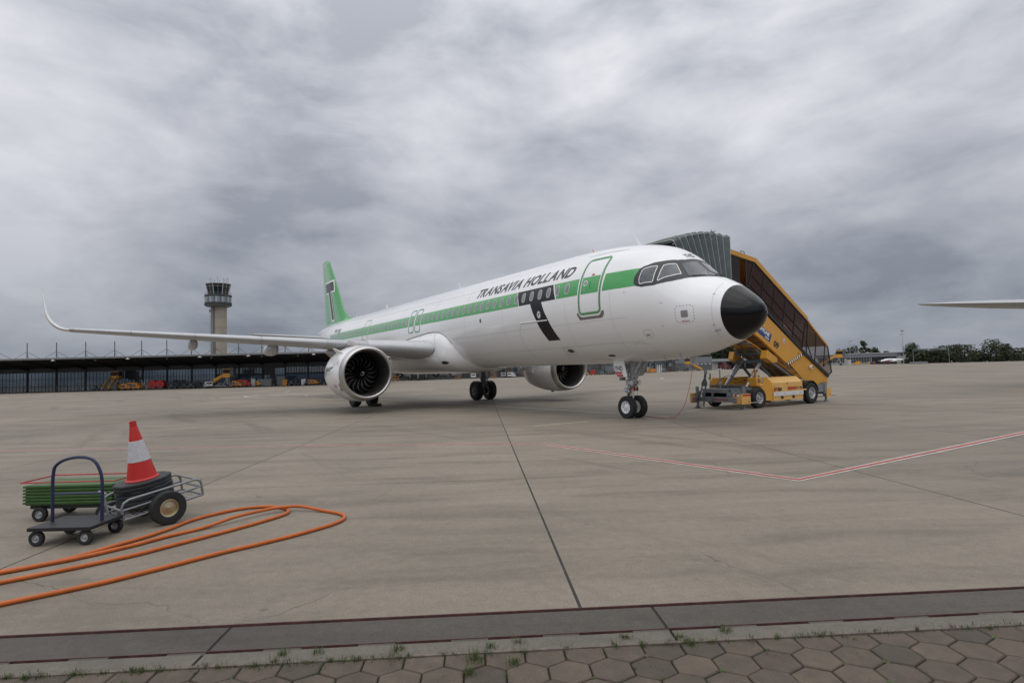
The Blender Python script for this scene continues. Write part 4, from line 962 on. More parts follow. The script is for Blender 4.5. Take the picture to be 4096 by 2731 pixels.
# gear doors; the near one carries the registration
b = MB(); y = -.46
P = [(-5.62, y, 1.93), (-5.58, y, 1.74), (-5.53, y, 1.62), (-5.12+.02, y, 1.43), (-4.96, y, 1.43), (-4.985, y, 1.50), (-5.13, y, 1.95), (-5.22, y, 2.0), (-5.55, y, 2.0)]
P = [(-5.60, y, 1.98), (-5.60, y, 1.80), (-5.56, y, 1.70), (-5.42, y, 1.44), (-4.99, y, 1.43), (-4.96, y, 1.47), (-5.10, y, 1.98)]
b.prism(P, (0, .03, 0)); dp = sub(b, 'gear_door', WHITE, gear, 20); dp['label'] = 'white nose gear door lettered YHD'
b = MB(); yy = y-.004; b.add([(-5.51, yy, 1.605), (-5.42, yy, 1.445), (-5.12, yy, 1.442), (-5.20, yy, 1.605)], [(0, 1, 2, 3)]); o = b.build('red_band', mat('placard_red_band', (.50, .02, .03), .4), gear, 0, fix=False); o.location = (0, 0, 0)
o = mapped(text_bm('YHD', .225, .004, 0, .82), 'lettering', blk, lambda u, v: Vector((-5.52+u-.16*v, yy-.001, 1.645+v)), gear, 0, 0); o.location = (0, 0, 0)
o = mapped(text_bm('NO TOW', .075, .001, 0, .9), 'lettering', WLINE, lambda u, v: Vector((-5.43+u-.2*v, yy-.002, 1.50+v)), gear, 0, 0); o.location = (0, 0, 0)
b = MB(); b.prism([(-5.60, .46, 2.0), (-5.58, .46, 1.55), (-5.50, .46, 1.45), (-5.15, .46, 1.45), (-5.05, .46, 1.55), (-4.98, .46, 2.0)], (0, .03, 0)); sub(b, 'gear_door', GM, gear, 20)
b = MB()
for s in (-1, 1): b.prism([(-4.9, s*.40, 1.99), (-4.9, s*.44, 1.72), (-3.9, s*.44, 1.75), (-3.9, s*.40, 1.99)], (0, s*.02, 0))
b = MB(); b.bx(-5.62, -4.85, -.30, .30, 1.93, 1.955); sub(b, 'wheel_bay', DARK, gear, 20)
b = MB(); b.bx(-5.62, -5.45, -.19, -.05, 1.30, 1.42); sub(b, 'control_box', MIDG, gear, 20, .005)
# main gear
for sg in (-1, 1):
    X, Y = -21.97, sg*3.795; b = MB()
    b.m(0); b.cyl((X, Y, .9), (X+.05, Y, 3.0), .15, .16, 18); b.cyl((X, Y, 1.25), (X, Y, 1.4), .19, n=18); b.m(1); b.cyl((X, Y, .5), (X, Y, .95), .10, n=18); b.m(0)
    b.cyl((X, Y-.7, .585), (X, Y+.7, .585), .07, n=12); b.box((X, Y, .58), (.24, .3, .24))
    b.bar((X+.02, Y, 1.8), (X+.1, Y-sg*1.5, 2.6), .10, .12); b.bar((X+.35, Y, 1.5), (X+.1, Y, 1.15), .05, .09); b.bar((X+.15, Y, .7), (X+.42, Y, .98), .07, .16); b.bar((X+.42, Y, .98), (X+.13, Y, 1.32), .07, .16)
    b.m(2); b.tube([(X+.16, Y+.08, 2.4), (X+.2, Y+.12, 1.6), (X+.18, Y+.1, 1.0), (X+.1, Y+.2, .65)], .018, 6); b.tube([(X+.17, Y-.08, 2.4), (X+.22, Y-.1, 1.5), (X+.1, Y-.2, .65)], .018, 6)
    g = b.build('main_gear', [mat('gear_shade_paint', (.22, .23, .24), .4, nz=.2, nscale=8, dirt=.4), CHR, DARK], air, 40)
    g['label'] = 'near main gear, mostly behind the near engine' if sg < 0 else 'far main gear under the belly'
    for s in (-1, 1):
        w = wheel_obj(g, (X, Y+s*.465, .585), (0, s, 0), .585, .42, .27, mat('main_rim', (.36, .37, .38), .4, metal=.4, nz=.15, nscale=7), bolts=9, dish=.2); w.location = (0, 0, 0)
        if True:
            b = MB(); b.lathe([(-.10, .24), (-.2, .24), (-.2, .1)], (X, Y+s*.3, .585), (0, s, 0), 20); o = b.build('brake', DARK, g); o.location = (0, 0, 0)
    b = MB(); b.prism([(X-.25, Y+sg*.42, 3.0), (X-.3, Y+sg*.30, 1.75), (X+.05, Y+sg*.25, 1.15), (X+.35, Y+sg*.28, 1.45), (X+.75, Y+sg*.42, 3.05)], (0, sg*.04, 0)); sub(b, 'gear_door', WINGG, g, 20)
b = MB(); b.bx(-22.9, -20.9, .1, 2.2, 1.64, 1.70); sub(b, 'bay_door', WHITE, FUSE, 20, .01) if False else None
# chock, headset, tether
ck = thing('wheel_chock', 'dark green rubber chock wedged against the near main wheel', 'chock', (-21.25, -3.35, 0))
b = MB(); b.prism([(-.12, -.28, 0), (.16, -.28, 0), (.04, -.28, .16), (-.10, -.28, .16)], (0, .56, 0)); b.build('wedge', mat('chock_rubber', (.02, .03, .018), .7, nz=.3), ck, 20, .01)
b = MB(); b.tube([(.1, -.2, .12), (.22, 0, .03), (.1, .2, .12)], .01, 6); b.build('rope', DARK, ck)
hs = thing('headset', 'black and orange ground crew headset hung on the nose gear leg', 'headset', (-4.82, -.24, 1.02))
b = MB(); b.m(0); b.tube([(-.02, -.02, .02), (0, -.02, .13), (.04, 0, .17), (.09, .02, .13), (.10, .02, .02)], .014, 8); b.build('headband', DARK, hs)
for x in (-.02, .10):
    b = MB(); b.m(0); b.sphere((x, 0, 0), .055, 8, (.7, 1, 1.2)); b.m(1); b.sphere((x-.01, -.02, .0), .052, 8, (.6, .9, 1.05)); b.build('ear_cup', [DARK, mat('orange_plastic', (.7, .12, .02), .4)], hs)
b = MB(); b.tube([(.10, 0, -.05), (.11, .0, -.2), (.10, .01, -.36)], .005, 5); b.tube([(-.04, 0, 0), (-.12, .05, .06), (-.2, .15, .1)], .006, 5); b.build('cord', DARK, hs)
cb = MB(); pts = crom([(-5.5, .3, .012), (-5.25, .75, .012), (-4.67, .56, .012), (-4.2, .55, .012), (-3.97, .58, .03), (-3.70, .55, .16), (-3.35, .50, .50), (-3.05, .42, 1.1), (-2.86, .36, 1.65), (-2.74, .30, 2.08)], 8)
cb.tube(pts, .0085, 6); tag(cb.build('tether_cord', mat('cord_red', (.58, .09, .04), .5)), 'thin red cord rising from beside the nose wheel to the nose underside', 'cord')
b = MB(); b.bx(-2.80, -2.53, .20, .215, 1.78, 2.05); b.m(1); b.bx(-2.69, -2.68, .196, .2, 1.83, 1.93); b.m(0)
pc = b.build('warning_flag', [mat('pale_sheet', (.56, .57, .58), .4), DARK], smooth=0); tag(pc, 'small pale grey cover sheet hanging under the nose where the red cord ends', 'cover sheet')
# ------------------------------------------------------------------ passenger stairs at the far door
stv = thing('passenger_stairs', 'large yellow covered passenger stairs docked at the far side of the nose', 'boarding stairs', (-5.75, 8.2, 0), world=True)
NX, FX = -4.95, -6.25                     # near and far side planes
TINT = glassy('brown_tinted_panel', (.36, .22, .18), .40, .12)
TINT2 = glassy('grey_tinted_panel', (.55, .50, .48), .22, .08)
BLK2 = mat('black_frame', (.012, .014, .014), .4)
def yzp(mb, pts, x0, x1): mb.prism([(x0, y, z) for y, z in pts], (x1-x0, 0, 0)); return mb
for X0, X1, nm in ((NX, NX-.05, 'near'), (FX, FX+.05, 'far')):
    # canopy band (roof edge) on this side
    b = MB(); yzp(b, [(4.98, 6.34), (5.33, 6.345), (7.02, 6.11), (10.62, 3.76), (10.60, 3.58), (6.93, 5.93), (5.30, 6.15), (4.98, 6.15)], X0+(.02 if nm == 'near' else -.02), X1)
    b.build('roof_edge', YEL, stv, 20, .008)
    b = MB(); yzp(b, [(10.56, 3.60), (10.64, 3.60), (12.16, 2.53), (12.12, 2.44)], X0+(.01 if nm == 'near' else -.01), X1); b.build('roof_edge', YEL, stv, 20)
    # glazing
    b = MB(); gx = X0-.02 if nm == 'near' else X0+.02
    b.add([(gx, 5.0, 6.15), (gx, 5.33, 6.15), (gx, 5.33, 3.6), (gx, 5.0, 3.6)], [(0, 1, 2, 3)])
    b.add([(gx, 6.35, 6.02), (gx, 6.92, 5.94), (gx, 10.58, 3.58), (gx, 10.05, 2.35), (gx, 9.75, 2.35), (gx, 6.35, 4.45)], [(0, 1, 2, 3, 4, 5)])
    b.build('side_glazing', TINT, stv, 0, fix=False)
    b = MB(); b.add([(gx, 10.42, 3.55), (gx, 12.1, 2.48), (gx, 12.32, 1.30), (gx, 11.95, 1.18), (gx, 10.02, 2.30)], [(0, 1, 2, 3, 4)]); b.build('side_glazing', TINT2, stv, 0, fix=False)
    # sliding door
    b = MB(); b.add([(gx+.01, 5.42, 6.08), (gx+.01, 5.94, 6.0), (gx+.01, 5.94, 3.7), (gx+.01, 5.42, 3.7)], [(0, 1, 2, 3)]); b.build('sliding_door', glassy('dark_pane', (.20, .18, .18), .55, .2) if 'dark_pane' not in MATS else MATS['dark_pane'], stv, 0, fix=False)
    # frames
    b = MB(); fx = gx+.012
    for p, q, w in (((5.36, 6.15), (5.36, 3.6), .07), ((6.33, 6.0), (6.33, 3.9), .06), ((5.0, 6.12), (6.9, 5.92), .03), ((6.88, 5.92), (6.45, 4.90), .05), ((6.93, 5.91), (10.60, 3.56), .05),
                    ((7.55, 5.40), (7.27, 4.50), .035), ((8.27, 4.94), (7.97, 3.9), .035), ((9.0, 4.46), (8.67, 3.3), .035), ((9.72, 4.0), (9.35, 2.75), .035), ((10.45, 3.55), (10.05, 2.35), .05),
                    ((10.62, 3.5), (10.35, 2.15), .045), ((11.25, 3.05), (11.0, 1.80), .045), ((12.12, 2.48), (12.34, 1.30), .05), ((12.34, 1.30), (11.98, 1.14), .05), ((11.9, 2.6), (11.7, 1.55), .035), ((10.4, 2.75), (10.8, 1.95), .03),
                    ((6.75, 5.35), (10.2, 3.05), .018), ((6.6, 4.95), (10.0, 2.7), .018)):
        b.bar((fx, *p), (fx, *q), w, .03, (1, 0, 0))
    b.build('window_frame', BLK2, stv, 20)
    # stringer panels: upper flight overlaps the lower flight, black hand-rail strip on top
    b = MB(); ux = X0+(.06 if nm == 'near' else -.06)
    yzp(b, [(4.9, 4.55), (5.3, 4.85), (6.45, 4.55), (7.64, 3.66), (9.98, 2.19), (8.74, 1.76), (6.95, 2.80), (5.0, 3.80)], ux, X1)
    b.build('side_panel', YEL, stv, 20, .008)
    b = MB(); yzp(b, [(9.0, 2.50), (10.0, 2.26), (12.0, 1.09), (12.02, .76), (10.75, .80), (10.26, .88), (9.11, 1.72), (8.3, 2.2)], X0-(.02 if nm == 'near' else -.02), X1)
    b.build('side_panel', YEL, stv, 20, .006)
    b = MB(); b.bar((ux-.01 if nm == 'near' else ux+.01, 6.4, 4.62), (ux-.01 if nm == 'near' else ux+.01, 9.99, 2.26), .12, .09, (1, 0, 0)); b.bar((X0, 9.85, 2.38), (X0, 12.03, 1.13), .14, .09, (1, 0, 0)); b.build('handrail_strip', BLK2, stv, 20)
    # zebra strip
    if nm == 'near':
        b = MB(); n_ = 17
        for i in range(n_):
            b.m(i % 2); t0, t1 = i/n_, (i+1)/n_
            p0 = Vector((ux+.003, 8.74+1.2*t0, 1.755+.42*t0)); p1 = Vector((ux+.003, 8.74+1.2*t1, 1.755+.42*t1)); d = Vector((0, .05, -.085))
            b.add([p0, p1, p1+d, p0+d], [(0, 1, 2, 3)])
        b.build('zebra_strip', [BLK2, WLINE], stv, 0, fix=False)
# lettering on the near panel, running down the slope
def slope(u, v, x=NX+.066, y0=6.9, z0=3.9, ang=-33.5): a = R_(ang); return Vector((x, y0+u*math.cos(a)-v*math.sin(a), z0+u*math.sin(a)+v*math.cos(a)))
BO = (6.55, 3.20, -28)
b = MB(); b.add([slope(u, v, NX+.066, *BO) for u, v in ((0, 0), (1.2, 0), (1.2, .36), (0, .36))], [(0, 1, 2, 3)]); b.build('advert_board', mat('sign_blue', (.02, .045, .20), .35), stv, 0, fix=False)
mapped(text_bm('FLIGHTLINE', .19, .008, .12, .98), 'lettering', WLINE, lambda u, v: slope(u+.06, v+.19, NX+.072, *BO), stv, 0, 0)
mapped(poly_bm(line2d([(.06, .16), (1.12, .16)], .014)), 'lettering', mat('sign_cyan', (.3, .55, .7), .4), lambda u, v: slope(u, v, NX+.072, *BO), stv, 0, 0)
mapped(text_bm('AIRBUS', .095, .004, 0, .95), 'lettering', WLINE, lambda u, v: slope(u+.80, v+.04, NX+.072, *BO), stv, 0, 0)
mapped(text_bm('09', .36, .012), 'lettering', blk, lambda u, v: slope(u, v, NX+.072, 7.84, 2.50, -25), stv, 0, 0)
b = MB(); b.add([slope(u, v, NX+.066, 8.55, 2.62, -8) for u, v in ((0, 0), (.13, 0), (.13, .19), (0, .19))], [(0, 1, 2, 3)]); b.build('notice', WLINE, stv, 0, fix=False)
q = []
for i in range(3):
    for j in range(2): q.append([(.015+.06*j, .02+.06*i), (.055+.06*j, .02+.06*i), (.055+.06*j, .055+.06*i), (.015+.06*j, .055+.06*i)])
mapped(poly_bm(q), 'notice_pictogram', mat('notice_blue', (.1, .15, .3), .5), lambda u, v: slope(u, v, NX+.071, 8.55, 2.62, -8), stv, 0, 0)
def warn(c, ux_, s, par=None, x=None):
    y, z = c; b = MB(); x = x or ux_; t = [(y-s, z), (y+s, z), (y, z+1.75*s)]
    qs, _ = outline(t, s*.22); 
    for k in qs: b.add([(x, *p) for p in k], [(0, 1, 2, 3)])
    b.add([(x, y-.12*s, z+.35*s), (x, y+.12*s, z+.35*s), (x, y+.05*s, z+1.1*s), (x, y-.05*s, z+1.1*s)], [(0, 1, 2, 3)])
    b.build('warning_sign', BLK2, par or stv, 0, fix=False)
warn((9.65, 2.13), NX+.063, .055)
# roof skin, ribs inside, hatches on the roof
b = MB(); top = [(4.98, 6.33), (5.33, 6.335), (7.02, 6.10), (10.62, 3.75), (12.14, 2.53)]
for (y0, z0), (y1, z1) in zip(top, top[1:]):
    b.add([(NX-.05, y0, z0-.01), (FX+.05, y0, z0-.01), (FX+.05, y1, z1-.01), (NX-.05, y1, z1-.01), (NX-.05, y0, z0-.04), (FX+.05, y0, z0-.04), (FX+.05, y1, z1-.04), (NX-.05, y1, z1-.04)], [(0, 1, 2, 3), (7, 6, 5, 4)])
b.build('roof', YEL, stv, 20, fix=False)
b = MB()
for t in (.18, .55):
    for k in (0,):
        y, z = 7.35+3.3*t, 5.89-2.16*t; yzp(b, [(y, z+.10), (y+.95, z-.52), (y+.95, z-.56), (y, z+.04)], NX-.25, FX+.25)
b.build('roof_hatch', mat('hatch_green', (.16, .21, .18), .4), stv, 20)
b = MB(); b.tube([(NX-.03, 6.05, 6.25), (NX-.03, 6.1, 6.33), (NX-.03, 6.3, 6.31), (NX-.03, 6.33, 6.22)], .014, 6); b.build('lifting_eye', DARK, stv)
# underside of the flights and landing, with ribs
b = MB(); yzp(b, [(1.95, 3.36), (4.6, 3.36), (6.88, 2.50), (7.05, 2.42), (8.85, 1.60), (10.2, .92), (10.2, .94), (8.85, 1.63), (7.06, 2.45), (6.89, 2.53), (4.6, 3.40), (1.95, 3.40)], NX-.12, FX+.05)
b.build('stair_underside', YEL, stv, 20)
b = MB()
for i in range(16): y = 6.2+i*.36; z = 3.55-(i*.36)*.62; b.bx(NX-.08, FX+.08, y, y+.30, z-.01, z+.02)
b.build('steps', MIDG, stv, 20)
b = MB()
for x in (-5.2, -5.62, -6.08):
    b.bar((x, 2.3, 3.32), (x, 4.6, 3.32), .05, .08); b.bar((x, 4.6, 3.32), (x, 6.85, 2.47), .05, .08); b.bar((x, 7.1, 2.33), (x, 10.2, .86), .07, .12)
for y, z in ((3.0, 3.33), (4.2, 3.33), (5.3, 3.04), (5.85, 2.83), (6.4, 2.62), (8.0, 1.93), (9.0, 1.48)): b.bar((NX-.06, y, z), (FX+.06, y, z), .05, .06)
b.build('underframe', MIDG, stv, 20, .004)
b = MB()
for y, z in ((6.95, 2.30), (7.1, 2.14)): b.bx(NX-.1, FX+.1, y, y+.07, z, z+.09)
b.bar((-5.65, 7.1, 2.3), (-5.45, 7.3, 1.95), .05)
b.build('lift_frame', GREYP, stv, 20, .005)
# side boxes carrying the lift pivots
for x0, x1 in ((-4.65, -4.95), (-6.22, -6.48)):
    b = MB(); yzp(b, [(7.10, 2.31), (7.74, 1.97), (7.71, 1.81), (7.40, 1.79), (6.98, 1.98)], x0, x1); b.build('pivot_box', YEL, stv, 20, .012)
# landing: floor, inner wall seen through the open door
b = MB(); b.bx(NX-.06, FX+.06, 1.95, 6.3, 3.52, 3.60); b.build('landing_floor', MIDG, stv, 20)
b = MB(); yzp(b, [(2.2, 3.6), (2.2, 4.6), (6.2, 4.6), (6.2, 3.6)], FX+.06, FX+.10); yzp(b, [(2.2, 3.6), (2.2, 4.5), (5.0, 4.5), (5.0, 3.6)], NX-.06, NX-.1); b.build('landing_wall', YEL, stv, 20)
b = MB()
for z in (4.7, 5.3, 5.9): b.bar((FX+.08, 5.0, z), (FX+.08, 6.4, z), .05)
b.build('inner_rail', MIDG, stv, 20)
# bellows: pleated fabric hood that closes against the fuselage
BEL = mat('hood_fabric', (.135, .165, .165), .75, nz=.22, nscale=3, bump=.6, bscale=8, dirt=.2); BELR = mat('hood_rib', (.40, .42, .40), .5, nz=.1)
b = MB(); ribs = MB(); np_ = 9; pts = []
def hood(t, dx):     # t 0 at the stairs .. 1 at the fuselage
    yt = 4.93-3.35*t**.9; zt = 6.80+.06*math.sin(t*3.1)-.55*t*t; yb = 4.90-2.0*t; zb = 3.75+.35*t
    xn, xf = -4.62+dx+.15*t, -6.75-dx
    return [Vector((xn, yb, zb)), Vector((xn, yb+(yt-yb)*.5, zb+(zt-zb)*.5)), Vector((xn, yt, zt-.10)), Vector((xn-.12, yt, zt)), Vector(((xn+xf)/2, yt, zt+.03)), Vector((xf+.12, yt, zt)), Vector((xf, yt, zt-.1)), Vector((xf, yb, zb))]
rr = []
for i in range(np_*2+1): rr.append(hood(i/(np_*2), 0 if i % 2 == 0 else -.13))
for r, i in zip(rr, range(99)):
    if i % 2:
        for k in (3, 4, 5): r[k].z -= .12
b.loft(rr, False, False); b.build('hood', BEL, stv, 12, fix=False)
for i in range(0, np_*2+1, 2): ribs.tube([p+Vector((.008 if j < 4 else 0, 0, .006)) for j, p in enumerate(hood(i/(np_*2), 0))], .013, 6)
ribs.build('hood_rib', BELR, stv)
b = MB(); b.bar((-4.64, 4.1, 6.84), (-4.55, 1.55, 6.30), .035, .04); b.bar((-4.70, 4.0, 6.55), (-4.62, 1.7, 6.12), .05, .06); b.bar((-4.75, 3.6, 6.22), (-4.7, 2.1, 5.95), .05, .05)
for t in (.1, .3, .5, .7, .88): b.bx(-4.64, -4.60, 4.1-2.55*t-.02, 4.1-2.55*t+.02, 6.83-.54*t, 6.92-.54*t)
b.build('hood_frame', mat('frame_grey', (.30, .33, .32), .45, nz=.1), stv, 20, .004)
# chassis
b = MB()
for x in (-5.15, -6.35): b.bx(x-.06, x+.06, 5.1, 11.7, .48, .66)
for y in (5.25, 6.3, 7.6, 9.0, 10.1, 11.3): b.bx(-6.35, -5.15, y-.05, y+.05, .48, .64)
b.bx(-6.85, -4.72, 5.02, 5.20, .28, .47); b.bx(-6.45, -5.0, 5.2, 5.5, .46, .80); b.bx(-6.5, -5.0, 6.2, 6.5, .70, .82)
b.bx(-6.75, -4.75, 11.35, 11.5, .35, .85); b.bx(-5.3, -4.8, 10.7, 11.5, .45, .78)
b.prism([(-5.15, 5.2, .80), (-5.15, 5.6, .80), (-5.15, 6.4, .66), (-5.15, 5.2, .5)], (.05, 0, 0)); b.prism([(-6.35, 5.2, .80), (-6.35, 5.6, .80), (-6.35, 6.4, .66), (-6.35, 5.2, .5)], (.05, 0, 0))
b.build('chassis', MIDG, stv, 20, .006)
mapped(text_bm('FREEWAY', .10, .003, 0, .9), 'lettering', RED, lambda u, v: Vector((-5.72+u*.80, 5.015, .335+v)), stv, 0, 0) if False else None
mapped(text_bm('FREEWAY 1842Pe', .11, .003, 0, .8), 'lettering', RED, lambda u, v: Vector((-5.75+u, 5.016, .34+v)), stv, 0, 0)
b = MB(); b.bx(-6.72, -6.42, 5.005, 5.018, .30, .45); b.build('reflector_plate', RED, stv, 0)
b = MB(); b.cyl((-6.5, 10.05, .45), (-5.0, 10.05, .45), .06); b.cyl((-6.5, 6.35, .42), (-5.0, 6.35, .42), .06); b.bx(-5.9, -5.5, 5.6, 6.2, .5, .68); b.bx(-6.2, -5.9, 5.3, 5.5, .55, .66); b.build('axle_assembly', GREYP, stv, 20)
SRIM = mat('stairs_rim', (.50, .50, .52), .3, metal=.5, nz=.08, nscale=6)
for y, r in ((6.37, .41), (10.08, .455)):
    for x, s in ((-4.72, 1), (-6.76, -1)): wheel_obj(stv, (x, y, r), (s, 0, 0), r, .26, r*.56, SRIM, bolts=7, dish=.25)
def fender(x0, x1, y, z, r, a0, a1, m):
    b = MB(); rr = []
    for i in range(15):
        a = R_(a0+(a1-a0)*i/14); rr.append([(x0, y+r*math.cos(a), z+r*math.sin(a)), (x1, y+r*math.cos(a), z+r*math.sin(a)), (x1, y+(r+.02)*math.cos(a), z+(r+.02)*math.sin(a)), (x0, y+(r+.02)*math.cos(a), z+(r+.02)*math.sin(a))])
    b.loft(rr); b.build('mudguard', m, stv, 40)
fender(-4.60, -4.95, 10.05, .45, .52, 8, 172, BLK2); fender(-6.62, -6.9, 10.05, .45, .52, 8, 172, BLK2)
# near power unit housing
b = MB(); P = [(-4.58, .245), (-4.60, .98), (-4.86, 1.20), (-5.12, 1.20), (-5.12, .30)]
b.prism([(x, 7.23, z) for x, z in P], (0, 2.12, 0)); hb = b.build('power_unit_housing', YEL2, stv, 20, .012)
b = MB(); b.prism([(-4.60, 7.21, .25), (-4.72, 6.86, .27), (-4.80, 6.80, .60), (-4.80, 6.72, .84), (-4.80, 6.48, .86), (-4.80, 6.45, 1.20), (-4.80, 7.0, 1.20), (-4.60, 7.21, .98)], (-.40, 0, 0)); b.build('power_unit_housing', YEL, stv, 20, .01)
b = MB(); b.bx(-4.578, -4.560, 7.24, 9.34, .435, .60); b.m(1)
for y in (7.45, 8.0, 8.6, 9.15): b.cyl((-4.56, y, .52), (-4.552, y, .52), .018, n=10)
b.build('rub_rail', [mat('white_rail', (.70, .70, .70), .4), DARK], stv, 20)
b = MB()
for y in (7.83, 8.63): b.bx(-4.60, -4.572, y-.085, y+.085, .31, .42)
b.build('forklift_pocket', DARK, stv, 0)
b = MB(); b.cyl((-4.61, 8.25, .93), (-4.588, 8.25, .93), .042, n=20); b.build('marker_light', mat('orange_lens', (.65, .12, .02), .25, coat=1), stv)
nx = -4.572+.004
b = MB(); b.add([(nx+.002, 7.27, .64), (nx+.002, 7.39, .64), (nx+.002, 7.28, .80)], [(0, 1, 2)])
for k in range(4): b.add([(nx+.002, 7.30+.035*k, .80), (nx+.002, 7.325+.035*k, .80), (nx+.002, 7.41+.033*k, .66+.012*k), (nx+.002, 7.39+.033*k, .65+.012*k)], [(0, 1, 2, 3)])
b.build('maker_mark', RED, stv, 0, fix=False)
# thin wall behind letters: housing face leans a little, so letters sit 6 mm proud
def face(u, v, y0, z0): z = z0+v; return Vector((-4.58-.02*(z-.245)/.735+.016, y0+u, z))
mapped(text_bm('tips', .22, .008, 0, .95), 'lettering', blk, lambda u, v: face(u, v, 7.53, .655), stv, 0, 0)
mapped(text_bm('FREEWAY', .185, .007, 0, .84), 'lettering', mat('sign_red', (.48, .03, .02), .4), lambda u, v: face(u, v, 8.24, .655), stv, 0, 0)
mapped(text_bm('1842', .165, -.001, 0, .72), 'lettering', mat('grey_letter', (.2, .16, .1), .5), lambda u, v: face(u, v, 8.90, .670), stv, 0, 0)
mapped(text_bm('Pe', .175, .004, 0, .8), 'lettering', blk, lambda u, v: face(u, v, 9.15, .665), stv, 0, 0)
# speed roundel and flag stickers on the recessed panel
def disc(c, r, x, m, nm, r0=0):
    b = MB(); n = 24; y, z = c
    if r0: b.add([(x, y+rr_*math.cos(2*math.pi*i/n), z+rr_*math.sin(2*math.pi*i/n)) for rr_ in (r0, r) for i in range(n)], [(i, (i+1) % n, (i+1) % n+n, i+n) for i in range(n)])
    else: b.add([(x, y+r*math.cos(2*math.pi*i/n), z+r*math.sin(2*math.pi*i/n)) for i in range(n)], [tuple(range(n))])
    b.build(nm, m, stv, 0, fix=False)
disc((6.83, 1.085), .085, -4.790, WLINE, 'speed_sign'); disc((6.83, 1.085), .088, -4.786, blk, 'speed_sign_ring', .068)
mapped(text_bm('25', .10, .003, 0, 1, 'CENTER'), 'lettering', blk, lambda u, v: Vector((-4.786, 6.83+u, 1.05+v)), stv, 0, 0)
b = MB()
for k, m in enumerate((0, 1, 2)): b.m(m); b.add([(-4.79, 6.54, 1.16-.055*k), (-4.79, 6.68, 1.16-.055*k), (-4.79, 6.68, 1.12-.055*k), (-4.79, 6.54, 1.12-.055*k)], [(0, 1, 2, 3)])
b.build('flag_sticker', [mat('st_green', (.03, .12, .08), .5), RED, mat('st_blue', (.02, .03, .15), .5)], stv, 0, fix=False)
# far housing, seen through the chassis
b = MB(); b.prism([(x, 6.2, z) for x, z in ((-6.88, .3), (-6.88, 1.0), (-6.7, 1.22), (-6.45, 1.22), (-6.45, .3))], (0, 2.6, 0)); b.build('power_unit_housing', YEL, stv, 20, .01)
disc((6.35, 1.0), .08, -6.44, WLINE, 'speed_sign')
# engine bits between the housings
b = MB(); b.bx(-5.6, -5.15, 7.1, 7.5, .66, .95); b.cyl((-5.4, 7.2, .95), (-5.4, 7.2, 1.10), .09, n=14); b.sphere((-5.45, 7.15, 1.0), .12, 6); b.m(1); b.cyl((-5.0, 6.7, 1.2), (-5.0, 6.7, 1.50), .045, n=12); b.cyl((-4.95, 6.85, 1.2), (-4.95, 6.85, 1.30), .04, n=10); b.m(2)
for x in (-5.08, -4.92): b.tube([(x, 6.62, 1.2), (x, 6.62, 1.54), (x, 6.78, 1.54), (x, 6.78, 1.2)], .009, 6)
b.build('engine_block', [DARK, mat('exhaust_pipe', (.45, .3, .16), .3, metal=.8), YEL], stv, 30)
# hydraulic rams and their links
for x, y0, z0, y1, z1 in ((-5.18, 6.33, .83, 7.56, 2.05), (-6.22, 6.33, .83, 7.56, 2.05)):
    b = MB(); a, c = Vector((x, y0, z0)), Vector((x, y1, z1)); b.m(0); b.cyl(a, a.lerp(c, .56), .058, n=18); b.cyl(a.lerp(c, .54), a.lerp(c, .94), .074, n=18); b.cyl(a.lerp(c, .53), a.lerp(c, .56), .09, n=18); b.cyl(a.lerp(c, .92), a.lerp(c, .95), .09, n=18); b.m(1); b.cyl(a.lerp(c, .94), a.lerp(c, 1.06), .03, n=12); b.build('hydraulic_ram', [mat('ram_grey', (.40, .40, .42), .35, metal=.6, nz=.08), CHR], stv)
b = MB(); b.bar((-5.00, 7.25, 1.86), (-6.42, 7.25, 1.86), .11, .13); b.bar((-6.6, 5.9, .88), (-5.0, 5.9, .88), .12, .10); b.bar((-6.55, 5.4, .74), (-5.0, 5.4, .74), .10, .06)
b.bar((-5.95, 6.0, .85), (-5.95, 7.2, 1.80), .07); b.bar((-5.25, 8.9, 1.5), (-5.25, 7.3, 1.0), .07) if False else None
b.bar((-6.2, 7.3, 1.9), (-6.0, 8.5, .66), .07, .10); b.bar((-5.4, 7.3, 1.9), (-5.4, 9.2, .66), .06, .10)
b.build('lift_linkage', GREYP, stv, 20, .006)
b = MB(); b.tube(crom([(-5.5, 6.0, 1.0), (-5.4, 6.6, 1.1), (-5.25, 7.0, 1.5), (-5.2, 7.2, 1.6)], 6), .012, 6); b.tube(crom([(-6.1, 5.6, .9), (-6.0, 5.9, 1.2), (-5.9, 6.3, 1.3), (-5.8, 6.6, 1.1)], 6), .012, 6); b.tube(crom([(-5.2, 6.9, 1.4), (-5.2, 6.6, 1.1), (-5.25, 6.4, .9)], 6), .012, 6); b.build('hydraulic_hose', DARK, stv)
b = MB(); b.cyl((-5.75, 5.45, .75), (-5.75, 5.45, 1.62), .022, n=8); b.m(1); b.cyl((-5.75, 5.45, 1.56), (-5.75, 5.45, 1.60), .09, n=14); b.m(2); b.cyl((-5.75, 5.45, 1.61), (-5.75, 5.45, 1.74), .06, n=14); b.build('beacon', [MIDG, WLINE, mat('red_lens', (.12, .008, .008), .15, coat=1)], stv)
b = MB(); b.cyl((-6.15, 5.35, .75), (-6.15, 5.35, 1.22), .014, n=8); b.m(1); b.cyl((-6.15, 5.35, 1.2), (-6.15, 5.35, 1.42), .024, n=8); b.m(2); b.cyl((-6.2, 5.35, 1.16), (-6.2, 5.35, 1.27), .03, n=8); b.build('control_lever', [MIDG, DARK, YEL2], stv)
